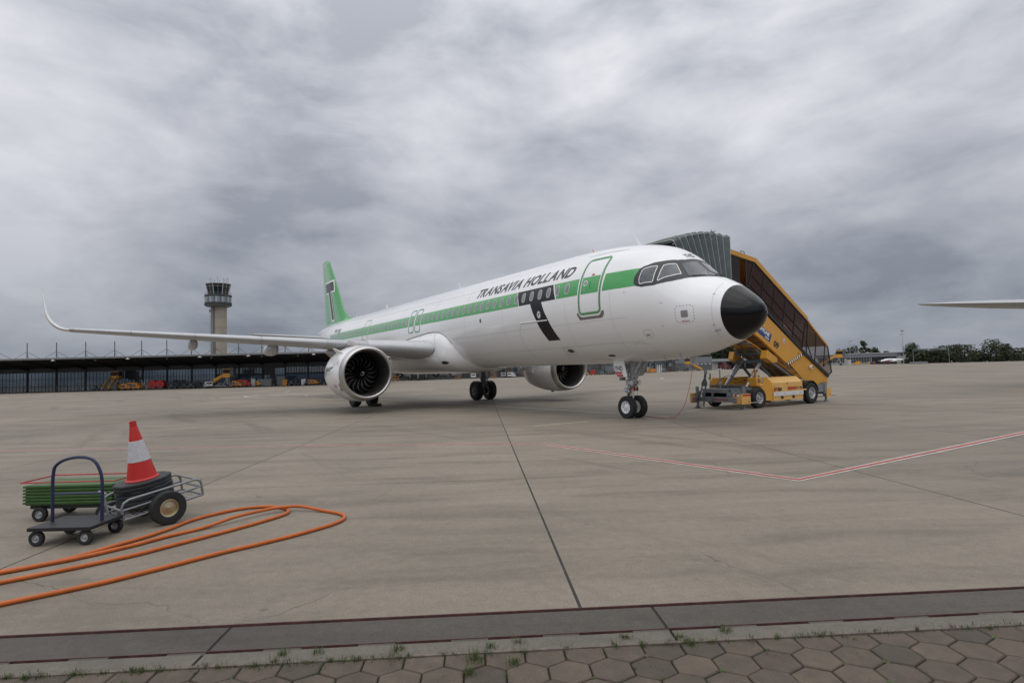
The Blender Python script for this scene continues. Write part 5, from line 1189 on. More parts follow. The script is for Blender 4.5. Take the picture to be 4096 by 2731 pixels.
# folded towbar standing up against the front
b = MB(); tx = -6.28
for s in (-1, 1): b.bar((tx+s*.14, 4.86, .10), (tx+s*.08+.10, 5.0, .98), .05, .05); b.bar((tx+s*.08+.10, 5.0, .96), (tx+s*.05+.12, 5.02, 1.18), .05, .06)
for z, w in ((.14, .15), (.22, .15), (.30, .15)): b.bar((tx-w, 4.87, z), (tx+w, 4.88, z), .035, .03)
b.bar((tx-.0, 5.0, 1.0), (tx+.22, 5.0, 1.0), .10, .18); b.bar((tx+.11, 5.01, 1.1), (tx+.16, 5.03, 1.42), .075, .06); b.lathe([(-.02, .035), (-.02, .07), (.02, .07), (.02, .035), (-.02, .035)], (tx+.17, 5.03, 1.48), (0, 1, 0), 18)
b.bar((tx-.30, 4.95, .28), (tx-.10, 5.0, .72), .09, .07); b.bar((tx+.42, 4.95, .22), (tx+.50, 5.05, .75), .10, .08); b.build('towbar', GREYP, stv, 20, .005)
# four outriggers with jacks
def jack(x, y, boxd, name='outrigger'):
    b = MB(); b.m(0); b.cyl((x, y, .03), (x, y, .25), .045, n=14); b.cyl((x, y, 0), (x, y, .03), .13, n=20); b.cyl((x, y, .03), (x, y, .07), .08, n=16); b.cyl((x, y, .25), (x, y, .88), .065, n=16); b.box((x, y, .30), (.18, .18, .08))
    b.m(1); bx_, by_, w, d_ = boxd; b.box((bx_, by_, .41), (w, d_, .40)); b.m(2); b.tube([(bx_, by_-.05, .27), (bx_+.02, by_+.4, .26), (bx_+.02, by_+.55, .25)], .012, 6); b.tube([(x-.03, y-.06, .85), (x-.02, y+.1, .86), (x-.02, y+.12, .55)], .008, 6)
    b.build(name, [MIDG, YEL2, DARK], stv, 30, .006)
jack(-4.72, 5.48, (-4.60, 5.44, .06, .56)); jack(-6.83, 5.35, (-6.98, 5.25, .10, .30)); jack(-4.86, 11.58, (-4.74, 11.62, .06, .34)); jack(-6.7, 11.58, (-6.84, 11.62, .06, .34))
b = MB(); b.add([(-4.90, 5.07, .60), (-4.56, 5.07, .60), (-4.56, 5.07, .23), (-4.90, 5.07, .23)], [(0, 1, 2, 3)]); b.build('outrigger_cover', YEL2, stv, 0, fix=False)
b = MB(); b.m(1); b.add([(-4.86, 5.064, .59), (-4.60, 5.064, .59), (-4.60, 5.064, .52), (-4.86, 5.064, .52)], [(0, 1, 2, 3)]); b.m(0); b.add([(-4.80, 5.060, .59), (-4.69, 5.060, .59), (-4.74, 5.060, .52), (-4.85, 5.060, .52)], [(0, 1, 2, 3)]); b.build('reflective_sticker', [RED, WLINE], stv, 0, fix=False)
b = MB(); b.bx(-4.57, -4.567, 5.22, 5.72, .52, .59); b.build('reflective_sticker', RED, stv, 0)
warn((5.60, .27), 0, .05, None, -4.566); warn((11.66, .30), 0, .05, None, -4.706)
for i in range(3):
    b = MB(); b.tube([(-4.55, 5.7+.14*i, .255), (-4.54, 5.78+.14*i, .25)], .014, 8); b.build('marker_rod', mat('rod_white', (.65, .6, .5), .5), stv)
b = MB(); b.bx(-6.6, -5.0, 11.75, 11.8, .62, .92); b.m(1); b.bx(-5.1, -4.98, 11.70, 11.75, .45, .72); b.build('rear_plate', [BLK2, RED], stv, 20)
b = MB(); b.cyl((NX+.02, 10.60, 1.56), (NX+.10, 10.60, 1.56), .095, .085, n=24); b.m(1); b.cyl((NX+.10, 10.63, 1.56), (NX+.115, 10.63, 1.56), .035, n=14); b.build('warning_lamp', [mat('lamp_white', (.75, .76, .72), .3), DARK], stv)
b = MB(); b.cyl((-4.62, 9.35, .62), (-4.62, 9.62, .62), .035, n=12); b.cyl((-4.7, 6.5, .9), (-4.7, 6.75, .9), .03, n=10); b.build('pipe_stub', YEL2, stv)
# ------------------------------------------------------------------ terminal pier on the left
TD = -99.4
CONCW = mat('pale_concrete', (.36, .33, .27), .8, nz=.14, nscale=.4, bump=.2, bscale=3, dirt=.15)
DGLASS = mat('terminal_glass', (.22, .27, .32), .06, metal=.6, nz=.45, nscale=.12); BGLASS = mat('blue_spandrel', (.06, .10, .17), .15, metal=.35)
GGLASS = mat('grey_glass', (.20, .225, .24), .12, metal=.45, nz=.3, nscale=.2); WALLG = mat('grey_cladding', (.062, .066, .070), .6, nz=.1, nscale=.5); EAVE = mat('canopy_underside', (.012, .012, .013), .8)
ROOFE = mat('eave_trim', (.20, .205, .205), .5); MULL = mat('mullion', (.022, .025, .028), .5)
cols = [-113.2, -108.0, -102.7, -97.5, -92.3, -87.1, -81.86, -76.59, -71.47, -66.97, -62.45, -58.01, -53.71, -49.31, -45.04, -40.76, -36.4, -32.0, -27.6]
term = thing('terminal_pier', 'long low dark terminal pier with black canopy and roof masts', 'terminal', tuple(P2(TD, -70)), world=True)
def tb(mb, d0, d1, n0, n1, z0, z1): dbox(mb, d0, d1, n0, n1, z0, z1)
b = MB(); tb(b, -112, TD, -115, -27, 0, 4.4); b.build('wall', WALLG, term, 0)
b = MB()
for (d0, z0), (d1, z1) in (((-112.5, 5.2), (-99.4, 4.9)), ((-99.4, 4.40), (-90.4, 5.72))):
    vs = [P2(d0, -115.6, z0), P2(d1, -115.6, z1), P2(d1, -26.5, z1), P2(d0, -26.5, z0)]; vs += [v+Vector((0, 0, .22)) for v in vs]
    b.add(vs, [(0, 1, 2, 3), (7, 6, 5, 4), (0, 4, 5, 1), (1, 5, 6, 2), (2, 6, 7, 3), (3, 7, 4, 0)])
b.build('canopy', EAVE, term, 0)
b = MB(); tb(b, -90.4, -90.28, -115.6, -26.5, 5.70, 5.99); tb(b, -99.0, -90.5, -115.6, -26.5, 5.945, 5.99); b.build('eave', ROOFE, term, 0)
b = MB()
for c in cols: 
    vs = [P2(TD+.05, c-.09, 4.0), P2(TD+.05, c+.09, 4.0), P2(-90.6, c+.09, 5.45), P2(-90.6, c-.09, 5.45)]; vs += [v+Vector((0, 0, .35)) for v in vs]
    b.add(vs, [(3, 2, 1, 0), (4, 5, 6, 7), (0, 1, 5, 4), (1, 2, 6, 5), (2, 3, 7, 6), (3, 0, 4, 7)])
b.build('rafters', mat('rafter', (.03, .032, .034), .6), term, 0)
for c in cols:
    b = MB(); tb(b, TD-.02, TD+.22, c-.12, c+.12, 0, 4.35); b.build('column', MULL, term, 0)
for i, (c0, c1) in enumerate(zip(cols, cols[1:])):
    solid = abs(c0+49.31) < .01
    b = MB(); x0, x1 = c0+.12, c1-.12; n_ = 8
    if solid:
        b.m(3); tb(b, TD, TD+.06, x0, x0+1.9, 0, 4.3); b.m(0); tb(b, TD, TD+.07, x0+.25, x0+.75, 1.35, 2.1); tb(b, TD, TD+.07, x0+.95, x0+1.25, 1.35, 2.1); b.m(1); tb(b, TD, TD+.10, x0+1.9, x0+2.15, 0, 3.85); b.m(0); tb(b, TD, TD+.05, x0+2.15, x1, 0, 3.4)
        b.m(2); tb(b, TD, TD+.07, x0+2.2, x1, 1.3, 2.2); b.m(4); tb(b, TD, TD+.08, x0+2.35, x0+2.75, 2.75, 3.35); b.m(1)
        for k in range(4): tb(b, TD, TD+.1, x0+2.2+.45*k, x0+2.25+.45*k, .8, 3.8)
        tb(b, TD, TD+.09, x0+2.15, x1, 3.4, 3.8)
    else:
        left = i < 11
        b.m(0); tb(b, TD, TD+.03, x0, x1, .1, .95); b.m(0 if left else 2); tb(b, TD, TD+.034, x0, x1, .95, 2.15); b.m(0 if left else 3); tb(b, TD, TD+.036, x0, x1, 2.15, 2.45); b.m(0 if left else 5); tb(b, TD, TD+.032, x0, x1, 2.45, 3.62)
        b.m(1)
        for k in range(n_+1): x = x0+(x1-x0)*k/n_; tb(b, TD, TD+.07, x-.03, x+.03, .1, 3.62)
        for z in (.95, 2.15, 2.45, 3.60): tb(b, TD, TD+.075, x0, x1, z-.03, z+.03)
        if not left:
            for k in (1, 3, 5, 7): x = x0+(x1-x0)*k/n_; w = (x1-x0)/n_; tb(b, TD, TD+.085, x+.02, x+.07, 2.5, 3.55); tb(b, TD, TD+.085, x+w-.07, x+w-.02, 2.5, 3.55); tb(b, TD, TD+.085, x, x+w, 3.5, 3.55)
    w = b.build('window_bay', [DGLASS, MULL, BGLASS, WALLG, mat('bright_window', (.45, .47, .50), .3), GGLASS], term, 0)
for m in [-109, -103.9, -98.9, -93.8, -88.8, -83.74, -78.69, -73.64, -68.94, -64.52, -60.18, -55.93, -51.81, -47.65, -43.46, -39.2]:
    b = MB(); b.cyl(P2(-94.4, m, 5.9), P2(-94.4, m, 8.9), .075, n=8); b.cyl(P2(-94.4, m, 7.3), P2(-93.6, m-1.75, 5.95), .035, n=6); b.cyl(P2(-94.4, m, 7.3), P2(-93.6, m+.95, 5.95), .035, n=6); b.cyl(P2(-94.4, m, 7.3), P2(-98.4, m+.6, 5.6), .035, n=6); b.box(P2(-94.4, m, 6.5), (.2, .2, .1)); b.build('roof_mast', mat('mast_grey', (.10, .115, .12), .5), term)
for i, n_ in enumerate((-69.0, -56.8, -48.5, -37.2, -81.5, -94)):
    b = MB(); c = P2(-90.2, n_, 5.45); b.add([c+U*-.32+Vector((0, 0, 0)), c+U*.32, c+Vector((0, 0, .27)), c-D_*.3+U*-.32, c-D_*.3+U*.32, c-D_*.3+Vector((0, 0, .27))], [(0, 1, 2), (3, 5, 4), (0, 3, 4, 1), (1, 4, 5, 2), (2, 5, 3, 0)]); b.build('canopy_lamp', mat('lamp_white', (.75, .76, .72), .3), term, 0)
for n_ in (-75, -62.8, -55.2, -46.5, -40.2): 
    b = MB(); b.cyl(P2(-91.2, n_, 5.35), P2(-91.2, n_, 5.45), .16, n=10); b.build('downlight', LTGREY, term)
# railings along the foot of the pier
rl = thing('railing', 'grey tubular railing along the foot of the left terminal pier', 'railing', tuple(P2(-97.6, -60)), world=True)
b = MB()
for z in (.55, 1.05): b.cyl(P2(-97.9, -110, z), P2(-97.9, -33, z), .028, n=6)
for i in range(40): b.cyl(P2(-97.9, -110+2*i, 0), P2(-97.9, -110+2*i, 1.05), .028, n=6)
b.build('rails', mat('rail_grey', (.16, .17, .18), .5), rl)
# ------------------------------------------------------------------ control tower
TC = Vector((-208.7, 11.35, 0)); RC = Vector((-208.7, 10.8, 0))
tw = thing('control_tower', 'tall concrete control tower with round grey ring and glazed cab, left of the tail', 'control tower', tuple(TC), world=True)
b = MB(); zz = [0]+[4.2*i for i in range(1, 7)]+[25.6]; b.cyl(TC, TC+Vector((0, 0, 26)), 2.07, n=40); b.m(1)
for z in (4.0, 7.6, 11.2, 14.8, 18.4, 22.0): b.lathe([(z, 2.065), (z+.02, 2.085), (z+.08, 2.085), (z+.10, 2.065)], TC, n=40)
b.build('shaft', [CONCW, mat('shaft_joint', (.20, .18, .15), .8)], tw, 30)
b = MB(); q = TC+Vector((.6, -2.45, 0)); b.bx(q.x-.5, q.x+.5, q.y-.38, q.y+.38, 0, 26.3); b.build('service_duct', mat('duct_grey', (.22, .24, .22), .6, nz=.1), tw, 20)
b = MB(); q = TC+Vector((.6, -2.95, 0))
for y in (-.18, .12): b.cyl(q+Vector((0, y, 0)), q+Vector((0, y, 25.5)), .025, n=5)
for i in range(12):
    z = 3+1.9*i; b.bx(q.x-.1, q.x+.1, q.y-.22, q.y+.14, z, z+.08); b.bx(q.x-.1, q.x+.1, q.y-.22, q.y+.14, z+.5, z+.58)
b.bx(q.x-.2, q.x+.2, q.y-.4, q.y+.0, 23.6, 24.6); b.build('ladder', MIDG, tw)
RG = mat('ring_cladding', (.13, .145, .15), .5, nz=.1, nscale=1)
b = MB(); b.lathe([(25.4, 2.2), (25.6, 3.6), (25.85, 4.05), (26.9, 4.1), (28.9, 4.1), (29.45, 4.02), (29.5, 3.3), (29.5, 1)], RC, n=48)
for i in range(9): b.lathe([(26.0+.11*i, 4.12), (26.03+.11*i, 4.19), (26.07+.11*i, 4.12)] if i < 7 else [(28.75+.11*(i-7), 4.12), (28.78+.11*(i-7), 4.19), (28.82+.11*(i-7), 4.12)], RC, n=48)
for z in (28.98, 29.1, 29.22, 29.35): b.lathe([(z, 4.1), (z+.03, 4.17), (z+.07, 4.1)], RC, n=48)
b.build('ring', RG, tw, 30)
for k in range(20):
    b = MB(); a0, a1 = R_(-70+9*k*1.0-30), R_(-70+9*k*1.0-30+8.2); vs = []
    for z in (26.95, 27.55, 28.15, 28.7):
        for a in (a0, a1): vs.append(RC+Vector((4.125*math.cos(a), 4.125*math.sin(a), z)))
    b.m(k*7 % 3); b.add(vs, [(0, 1, 3, 2), (2, 3, 5, 4), (4, 5, 7, 6)]); b.build('ring_window', [mat('pale_pane', (.42, .47, .50), .15, coat=.5), mat('mid_pane', (.26, .31, .34), .15, coat=.5), mat('dim_pane', (.15, .19, .22), .15, coat=.5)], tw, 0, fix=False)
b = MB()
for z in (26.93, 27.55, 28.15, 28.72): b.lathe([(z-.025, 4.13), (z, 4.17), (z+.025, 4.13)], RC, n=48)
b.build('ring_rail', MULL, tw)
b = MB(); b.lathe([(30.1, 4.0), (30.14, 4.05), (30.18, 4.0)], RC, n=40)
for i in range(24): a = R_(15*i); b.cyl(RC+Vector((4*math.cos(a), 4*math.sin(a), 29.45)), RC+Vector((4*math.cos(a), 4*math.sin(a), 30.15)), .025, n=5)
b.build('gallery_rail', MIDG, tw)
oc = lambda r, z: [RC+Vector((r*math.cos(R_(45*i+14)), r*math.sin(R_(45*i+14)), z)) for i in range(8)]
CG = mat('cab_glass', (.010, .018, .020), .08, coat=.5)
b = MB(); b.loft([oc(3.15, 29.5), oc(4.0, 33.1)], True); b.build('cab_glazing', CG, tw, 0)
b = MB()
lo, hi = oc(3.2, 29.5), oc(4.05, 33.1); ml, mh = oc(3.86, 32.2), None
for i in range(8):
    b.bar(lo[i], hi[i], .18); j = (i+1) % 8; b.bar(lo[i].lerp(lo[j], .5), hi[i].lerp(hi[j], .5), .06); b.bar(ml[i], ml[j], .06)
b.build('cab_frame', LTGREY, tw, 20)
b = MB(); b.loft([oc(4.1, 33.05), oc(4.22, 33.1), oc(4.22, 33.3), oc(3.6, 33.45)]); b.build('cab_roof', LTGREY, tw, 20)
b = MB()
for dy, h, arm in ((-2.2, 1.7, -.8), (-1.2, 1.1, -.4), (-.15, 2.5, 0), (.35, 1.1, .3), (1.6, 1.9, -.3), (2.0, 1.4, .25), (2.55, 1.6, .3), (2.95, 2.0, -.3)):
    p = RC+Vector((.5*math.sin(dy*3), dy, 33.4)); b.cyl(p, p+Vector((0, 0, h)), .045, n=6)
    if arm: b.cyl(p+Vector((0, 0, h*.8)), p+Vector((0, arm, h*.83)), .03, n=5); b.box(p+Vector((0, 0, h)), (.12, .25, .1))
b.build('antenna_array', mat('antenna_grey', (.10, .10, .11), .5), tw)
# ------------------------------------------------------------------ trees
LEAF = [mat('foliage_%s' % n_, c, .7, nz=.35, nscale=.6) for n_, c in (('a', (.036, .052, .020)), ('b', (.026, .040, .017)), ('c', (.052, .066, .026)))]
BARK = mat('bark', (.07, .055, .04), .85)
def tree(loc, h, w, label, leaves=1500, seed=0, group=None, cone=False, ls=.3, cat='tree'):
    rnd = random.Random(seed*17+3); t = thing('tree', label, cat, loc, group=group)
    b = MB(); b.cyl((0, 0, 0), (0, 0, h*.55), w*.035+.08, w*.015+.03, 8)
    for i in range(6): a = 6.28*i/6+rnd.random(); b.cyl((0, 0, h*(.2+.06*i)), (w*.3*math.cos(a), w*.3*math.sin(a), h*(.42+.07*i)), w*.014+.03, .02, 6)
    b.build('trunk', BARK, t)
    blobs = []
    for i in range(14 if not cone else 10):
        q = rnd.random(); z = h*(.22+.68*q); rr = w*.5*(math.sin(math.pi*(.18+.75*q))**.8 if not cone else (1-q)*.95+.1)*rnd.uniform(.2, .85); a = rnd.uniform(0, 6.28)
        blobs.append((Vector((rr*math.cos(a), rr*math.sin(a), z)), w*rnd.uniform(.13, .27)*(1 if not cone else .75)))
    blobs.append((Vector((0, 0, h*.5)), w*.3))
    b = MB()
    for _ in range(leaves):
        c, r = rnd.choice(blobs); d = Vector((rnd.gauss(0, 1), rnd.gauss(0, 1), rnd.gauss(0, 1))).normalized(); p = c+d*r*rnd.uniform(.6, 1.12); p.z = max(.15, min(p.z, h*1.03))
        s = ls*rnd.uniform(.6, 1.5); x = Vector((rnd.gauss(0, 1), rnd.gauss(0, 1), rnd.gauss(0, .6))).normalized()*s; y = x.cross(d+Vector((.1, .2, .3))).normalized()*s*.7
        b.m(rnd.choice((0, 0, 1, 1, 2))); b.add([p-x, p-y*.8, p+x, p+y], [(0, 1, 2, 3)])
    b.build('crown', LEAF, t, 0, fix=False); return t
# wooded rise behind the low hall, right of centre
woods = [(2790, 300, 11, 12), (2815, 310, 13, 13), (2840, 300, 12, 11), (2862, 315, 16, 13), (2885, 305, 18, 14), (2905, 318, 21, 14), (2925, 305, 20, 13), (2945, 320, 22, 16), (2975, 312, 20, 15), (3010, 318, 17, 16), (3045, 310, 14, 14), (3085, 320, 12, 14)]
words = ['leftmost', 'second from left', 'third from left', 'fourth from left', 'fifth from left', 'sixth from left', 'seventh from left', 'eighth from left', 'ninth from left', 'tenth from left', 'next to rightmost', 'rightmost']
for i, (px, d, h, w) in enumerate(woods): tree(tuple(AT(px, d)), h, w, '%s dark green tree of the wood behind the pale-roofed shed' % words[i], 1900, i, 'trees of the wood behind the far hall', ls=.42)
for i, (px, d, h, w, lb) in enumerate([(3365, 455, 10.5, 9, 'round dark tree peeping over the left end of the right-hand terminal roof'), (3384, 460, 8.5, 5, 'small tree left of the lamp post, over the right-hand terminal roof'), (3410, 455, 12.5, 17, 'wide bushy tree over the middle of the right-hand terminal roof'), (3456, 452, 17, 11, 'tall pointed tree over the right-hand terminal roof'), (3475, 458, 11.5, 6, 'tree just right of the pointed tree'), (3503, 455, 10.5, 8, 'low rounded tree above the hangar opening'), (3548, 458, 10, 5, 'small bush-like tree above the right end of the roof'),
    (3640, 395, 10.5, 12, 'round green tree left of the grey gantry at the right'), (3660, 392, 12, 11, 'tallest light green tree beside the gantry at the right'), (3625, 385, 5.5, 9, 'low dark bush next to the tall mast'), (3690, 390, 9, 13, 'mid green tree behind the gantry'), (3712, 388, 6.5, 12, 'low dark tree right of the gantry'), (3745, 385, 12, 14, 'dark tree at the right edge beyond the gantry'), (3775, 390, 13, 14, 'dark tree second from the right edge trees'), (3815, 385, 11, 14, 'dark tree far right of the apron'), (3860, 392, 12, 16, 'rounded tree near the right edge of the picture'), (3910, 388, 10, 15, 'broad tree near the right edge of the picture'), (3965, 390, 12, 16, 'tall tree at the right edge of the picture'), (4020, 388, 10, 15, 'low broad tree at the right edge of the picture'), (4080, 390, 12, 16, 'last tree at the right edge of the picture')]):
    tree(tuple(AT(px, d+17*math.sin(i*2.4))), h*(.75+.22*math.sin(i*1.9) if px > 3670 else 1), w*(.85+.2*math.sin(i*3.1)), lb, 1300, 40+i, 'trees along the right horizon', cone=(i == 3), ls=.42)
hd = MB(); rnd = random.Random(5)
for _ in range(9000):
    px = rnd.uniform(3605, 4200); p = AT(px, rnd.uniform(384, 400)); p.z = rnd.uniform(0, 1)**.8*(3.4+1.0*math.sin(px*.05)); s = .45*rnd.uniform(.5, 1.4); x = Vector((rnd.gauss(0, 1), rnd.gauss(0, 1), rnd.gauss(0, .6))).normalized()*s; y = x.cross(Vector((rnd.gauss(0, 1), rnd.gauss(0, 1), 1))).normalized()*s*.7
    hd.m(rnd.choice((0, 1, 1, 2))); hd.add([p-x, p-y, p+x, p+y], [(0, 1, 2, 3)])
struct(hd.build('hedge_undergrowth', LEAF, None, 0, fix=False), 'stuff')
# ------------------------------------------------------------------ buildings on the right and behind the nose
CORR = mat('corrugated_grey', (.20, .22, .245), .5, nz=.06, nscale=.3); PALEW = mat('pale_render', (.34, .34, .33), .7, nz=.05); MAROON = mat('maroon_paint', (.14, .018, .022), .5, nz=.15)
def wall_between(mb, p, q, z0, z1, th=.3):
    a, b_ = Vector(p), Vector(q); a.z = b_.z = (z0+z1)/2; mb.bar(a, b_, th, z1-z0)
rt = thing('terminal_building', 'long low grey terminal with white-framed windows at the far right', 'terminal', tuple(AT(3450, 400)), world=True)
A_, B_ = AT(3270, 410), AT(3592, 392); dn = (B_-A_).normalized(); out_ = Vector((dn.y, -dn.x, 0)); out_ = out_ if out_.dot(CAM-A_) > 0 else -out_
def rp(t, o=0, z=0): p = A_.lerp(B_, t)+out_*o; p.z = z; return p
b = MB(); b.prism([rp(0, 0, 0), rp(1, 0, 0), rp(1, -18, 0), rp(0, -18, 0)], (0, 0, 4.2)); b.m(1); b.prism([rp(-.01, .6, 4.2), rp(1.0, .6, 4.2), rp(1.0, -18, 4.2), rp(-.01, -18, 4.2)], (0, 0, 2.0)); b.build('wall', [PALEW, CORR], rt, 0)
b = MB(); b.prism([rp(-.01, 1.0, 6.2), rp(1.005, 1.0, 6.2), rp(1.005, -18.5, 6.2), rp(-.01, -18.5, 6.2)], (0, 0, .35)); b.build('roof', LTGREY, rt, 0)
nb = 20
for i in range(nb):
    t0, t1 = .02+i*.0335, .02+(i+1)*.0335
    b = MB(); b.m(0); b.prism([rp(t0, .02, 1.3), rp(t1, .02, 1.3), rp(t1, .08, 1.3), rp(t0, .08, 1.3)], (0, 0, 2.7)); b.m(1)
    for z in (1.3, 2.9, 4.0): b.bar(rp(t0, .14, z), rp(t1, .14, z), .14)
    for t in (t0, (t0+t1)/2, t1): b.bar(rp(t, .14, 1.3), rp(t, .14, 4.0), .16)
    b.build('window', [mat('far_glass', (.03, .04, .05), .1, coat=.6), PALEW], rt, 0)
b = MB(); b.prism([rp(.70, .04, 0), rp(.985, .04, 0), rp(.985, .12, 0), rp(.70, .12, 0)], (0, 0, 4.2)); b.build('hangar_opening', DARK, rt, 0)
ww = MB(); p, q = AT(3594, 390), AT(3622, 388); wall_between(ww, p, q, 0, 4.4, 1.0); tag(ww.build('screen_wall', PALEW, None, 0), 'pale screen wall at the right end of the far terminal, beside the mast', 'wall')
# halls behind the nose
h1 = thing('hall', 'blue-grey corrugated hall seen just under the tip of the nose', 'hall', tuple(AT(2800, 232)), world=True)
A2, B2 = AT(2690, 222), AT(2848, 240); d2 = (B2-A2).normalized(); o2 = Vector((d2.y, -d2.x, 0)); o2 = o2 if o2.dot(CAM-A2) > 0 else -o2
def hp(t, o=0, z=0): p = A2.lerp(B2, t)+o2*o; p.z = z; return p
b = MB(); b.prism([hp(0, 0, 0), hp(1, 0, 0), hp(1, -12, 0), hp(0, -12, 0)], (0, 0, 2.8)); b.m(1); b.prism([hp(0, .15, 2.8), hp(1.0, .15, 2.8), hp(1.0, -12, 2.8), hp(0, -12, 2.8)], (0, 0, 2.3)); b.build('wall', [mat('lower_cladding', (.12, .13, .14), .6), CORR], h1, 0)
for t in (.62, .72, .82, .93):
    b = MB(); b.prism([hp(t-.03, .2, 2.15), hp(t+.03, .2, 2.15), hp(t+.03, .25, 2.15), hp(t-.03, .25, 2.15)], (0, 0, .5)); b.build('window', mat('bright_window', (.45, .47, .5), .3), h1, 0)
b = MB()
for t in (0, .25, .5, .75, 1): b.bar(hp(t, -.5, 5.1), hp(t, -.5, 6.2), .08)
b.bar(hp(0, -.5, 6.2), hp(1, -.5, 6.2), .08); b.bar(hp(0, -.5, 5.7), hp(1, -.5, 5.7), .06); b.build('roof_rail', MIDG, h1, 0)
h2 = thing('shed', 'low open-fronted shed with a pale flat roof, under the raised boarding stairs', 'shed', tuple(AT(2950, 262)), world=True)
A3, B3 = AT(2850, 258), AT(3130, 268); d3 = (B3-A3).normalized(); o3 = Vector((d3.y, -d3.x, 0)); o3 = o3 if o3.dot(CAM-A3) > 0 else -o3
def kp(t, o=0, z=0): p = A3.lerp(B3, t)+o3*o; p.z = z; return p
b = MB(); b.prism([kp(-.01, 1.5, 3.3), kp(1, 1.5, 3.3), kp(1, -9, 3.3), kp(-.01, -9, 3.3)], (0, 0, 1.1)); b.build('roof', mat('shed_roof', (.30, .31, .33), .5), h2, 0)
b = MB(); b.prism([kp(0, 0, 0), kp(.20, 0, 0), kp(.20, -8, 0), kp(0, -8, 0)], (0, 0, 3.3)); b.m(1); b.prism([kp(.20, -3, 0), kp(1, -3, 0), kp(1, -8, 0), kp(.20, -8, 0)], (0, 0, 3.3)); b.build('wall', [PALEW, DARK], h2, 0)
b = MB(); b.m(0); b.prism([kp(.08, .05, 1.5), kp(.15, .05, 1.5), kp(.15, .1, 1.5), kp(.08, .1, 1.5)], (0, 0, 1.4)); b.build('window', MULL, h2, 0)
for t in (.45, .7, .98):
    b = MB(); b.bar(kp(t, 1.2, 0), kp(t, 1.2, 3.3), .2); b.build('post', MIDG, h2, 0)
# workshop front behind the belly
ws_ = thing('workshop', 'long dark glazed workshop front behind the belly and the nose gear', 'workshop', tuple(AT(2100, 165)), world=True)
path = [(1540, 150), (1800, 152), (2060, 160), (2300, 172), (2520, 190), (2700, 214)]
b = MB(); fb = MB()
WP = [AT(px, d) for px, d in path]
for p, q in zip(WP, WP[1:]):
    wall_between(b, p, q, 0, 5.0, .4)
b.build('wall', mat('workshop_wall', (.05, .055, .06), .6, nz=.3, nscale=.4), ws_, 0)
rnd = random.Random(11)
for p, q in zip(WP, WP[1:]):
    n_ = int((q-p).length/3.2); dq = (q-p)/n_; o_ = Vector((dq.y, -dq.x, 0)).normalized(); o_ = o_ if o_.dot(CAM-p) > 0 else -o_
    for i in range(n_):
        if rnd.random() < .35: continue
        a_ = p+dq*(i+.08)+o_*.24; c_ = p+dq*(i+.92)+o_*.24; b = MB(); b.m(0); vs = [a_+Vector((0, 0, .9)), c_+Vector((0, 0, .9)), c_+Vector((0, 0, 3.2)), a_+Vector((0, 0, 3.2))]; b.add(vs, [(0, 1, 2, 3)]); b.m(1)
        for s, e in ((0, 1), (1, 2), (2, 3), (3, 0)): b.bar(vs[s]+o_*.03, vs[e]+o_*.03, .12)
        m_ = (vs[0]+vs[1])/2; b.bar(m_+o_*.03, m_+Vector((0, 0, 2.3))+o_*.03, .09); b.build('window', [rnd.choice((DGLASS, GGLASS, mat('dim_window', (.09, .12, .12), .2))), MULL], ws_, 0, fix=False)
# ------------------------------------------------------------------ small apron equipment
SC = .8
def wheels(par, pts, r=.25, w=.16):
    for x, y, s in pts: wheel_obj(par, (x, y, r), (0, s, 0), r, w, r*.5, MIDG, name='wheel')
def bg_stairs(loc, rz, label, hood=True, flip=1):
    t = thing('passenger_stairs', label, 'boarding stairs', tuple(loc), rz, 'passenger stairs parked around the apron')
    b = MB()
    for y in (-.75, .75): b.prism([(-3.6, y, .35), (-3.6, y, .95), (1.2, y, 3.7), (1.3, y, 3.1), (-3.2, y, .3)], (0, .06, 0))
    b.m(1)
    for i in range(14): b.box((-3.5+.34*i, 0, .5+.195*i), (.3, 1.5, .03))
    b.m(2); b.bar((-2.2, -.78, 1.5), (-1.3, -.78, 2.0), .02, .3); b.build('flight', [YEL, MIDG, GREYP], t, 0)
    b = MB(); b.m(0); b.bx(1.1, 2.9, -.95, .95, 2.6, 3.7); b.m(1); b.bx(1.2, 2.8, -.9, .9, 3.7, 4.7); b.m(0); b.bx(1.05, 2.95, -1, 1, 4.7, 4.85); b.build('platform_cabin', [YEL, TINT], t, 0, .02)
    if hood:
        b = MB()
        for i in range(4): b.bx(2.95+.22*i, 3.12+.22*i, -1.05, 1.05, 3.0, 5.15)
        b.build('hood', BEL, t, 0)
    b = MB(); b.bar((-3, -.6, .45), (3.2, -.6, .45), .14); b.bar((-3, .6, .45), (3.2, .6, .45), .14)
    for y in (-.6, .6): b.bar((.9, y, .5), (2.2, y, 2.6), .12); b.bar((2.8, y, .5), (1.6, y, 2.6), .12); b.bar((2.2, y, .5), (2.2, y, 2.6), .08)
    b.bar((-2, -.7, .3), (.5, -.7, .9), .1); b.build('chassis', STEEL, t, 0); wheels(t, ((-2.6, -.8, -1), (-2.6, .8, 1), (2.4, -.8, -1), (2.4, .8, 1)), .32, .2); return t
def tpos(px, off): 
    d = ray(px, 1500); h = Vector((d.x, d.y, 0)); k = (TD+off-CAM.dot(D_))/h.dot(D_); p = CAM+h*k; p.z = 0; return p
rU = math.atan2(U.y, U.x)
rc = lambda p: math.atan2(p.y-CAM.y, p.x-CAM.x)
bg_stairs(tpos(880, 4.5), rU, 'yellow passenger stairs with grey hood parked in profile at the left pier').scale = (.70,)*3
bg_stairs(tpos(450, 4.2), rc(tpos(450, 4.2))-R_(24), 'yellow passenger stairs with pale hood standing nearly end-on at the far left').scale = (.72,)*3
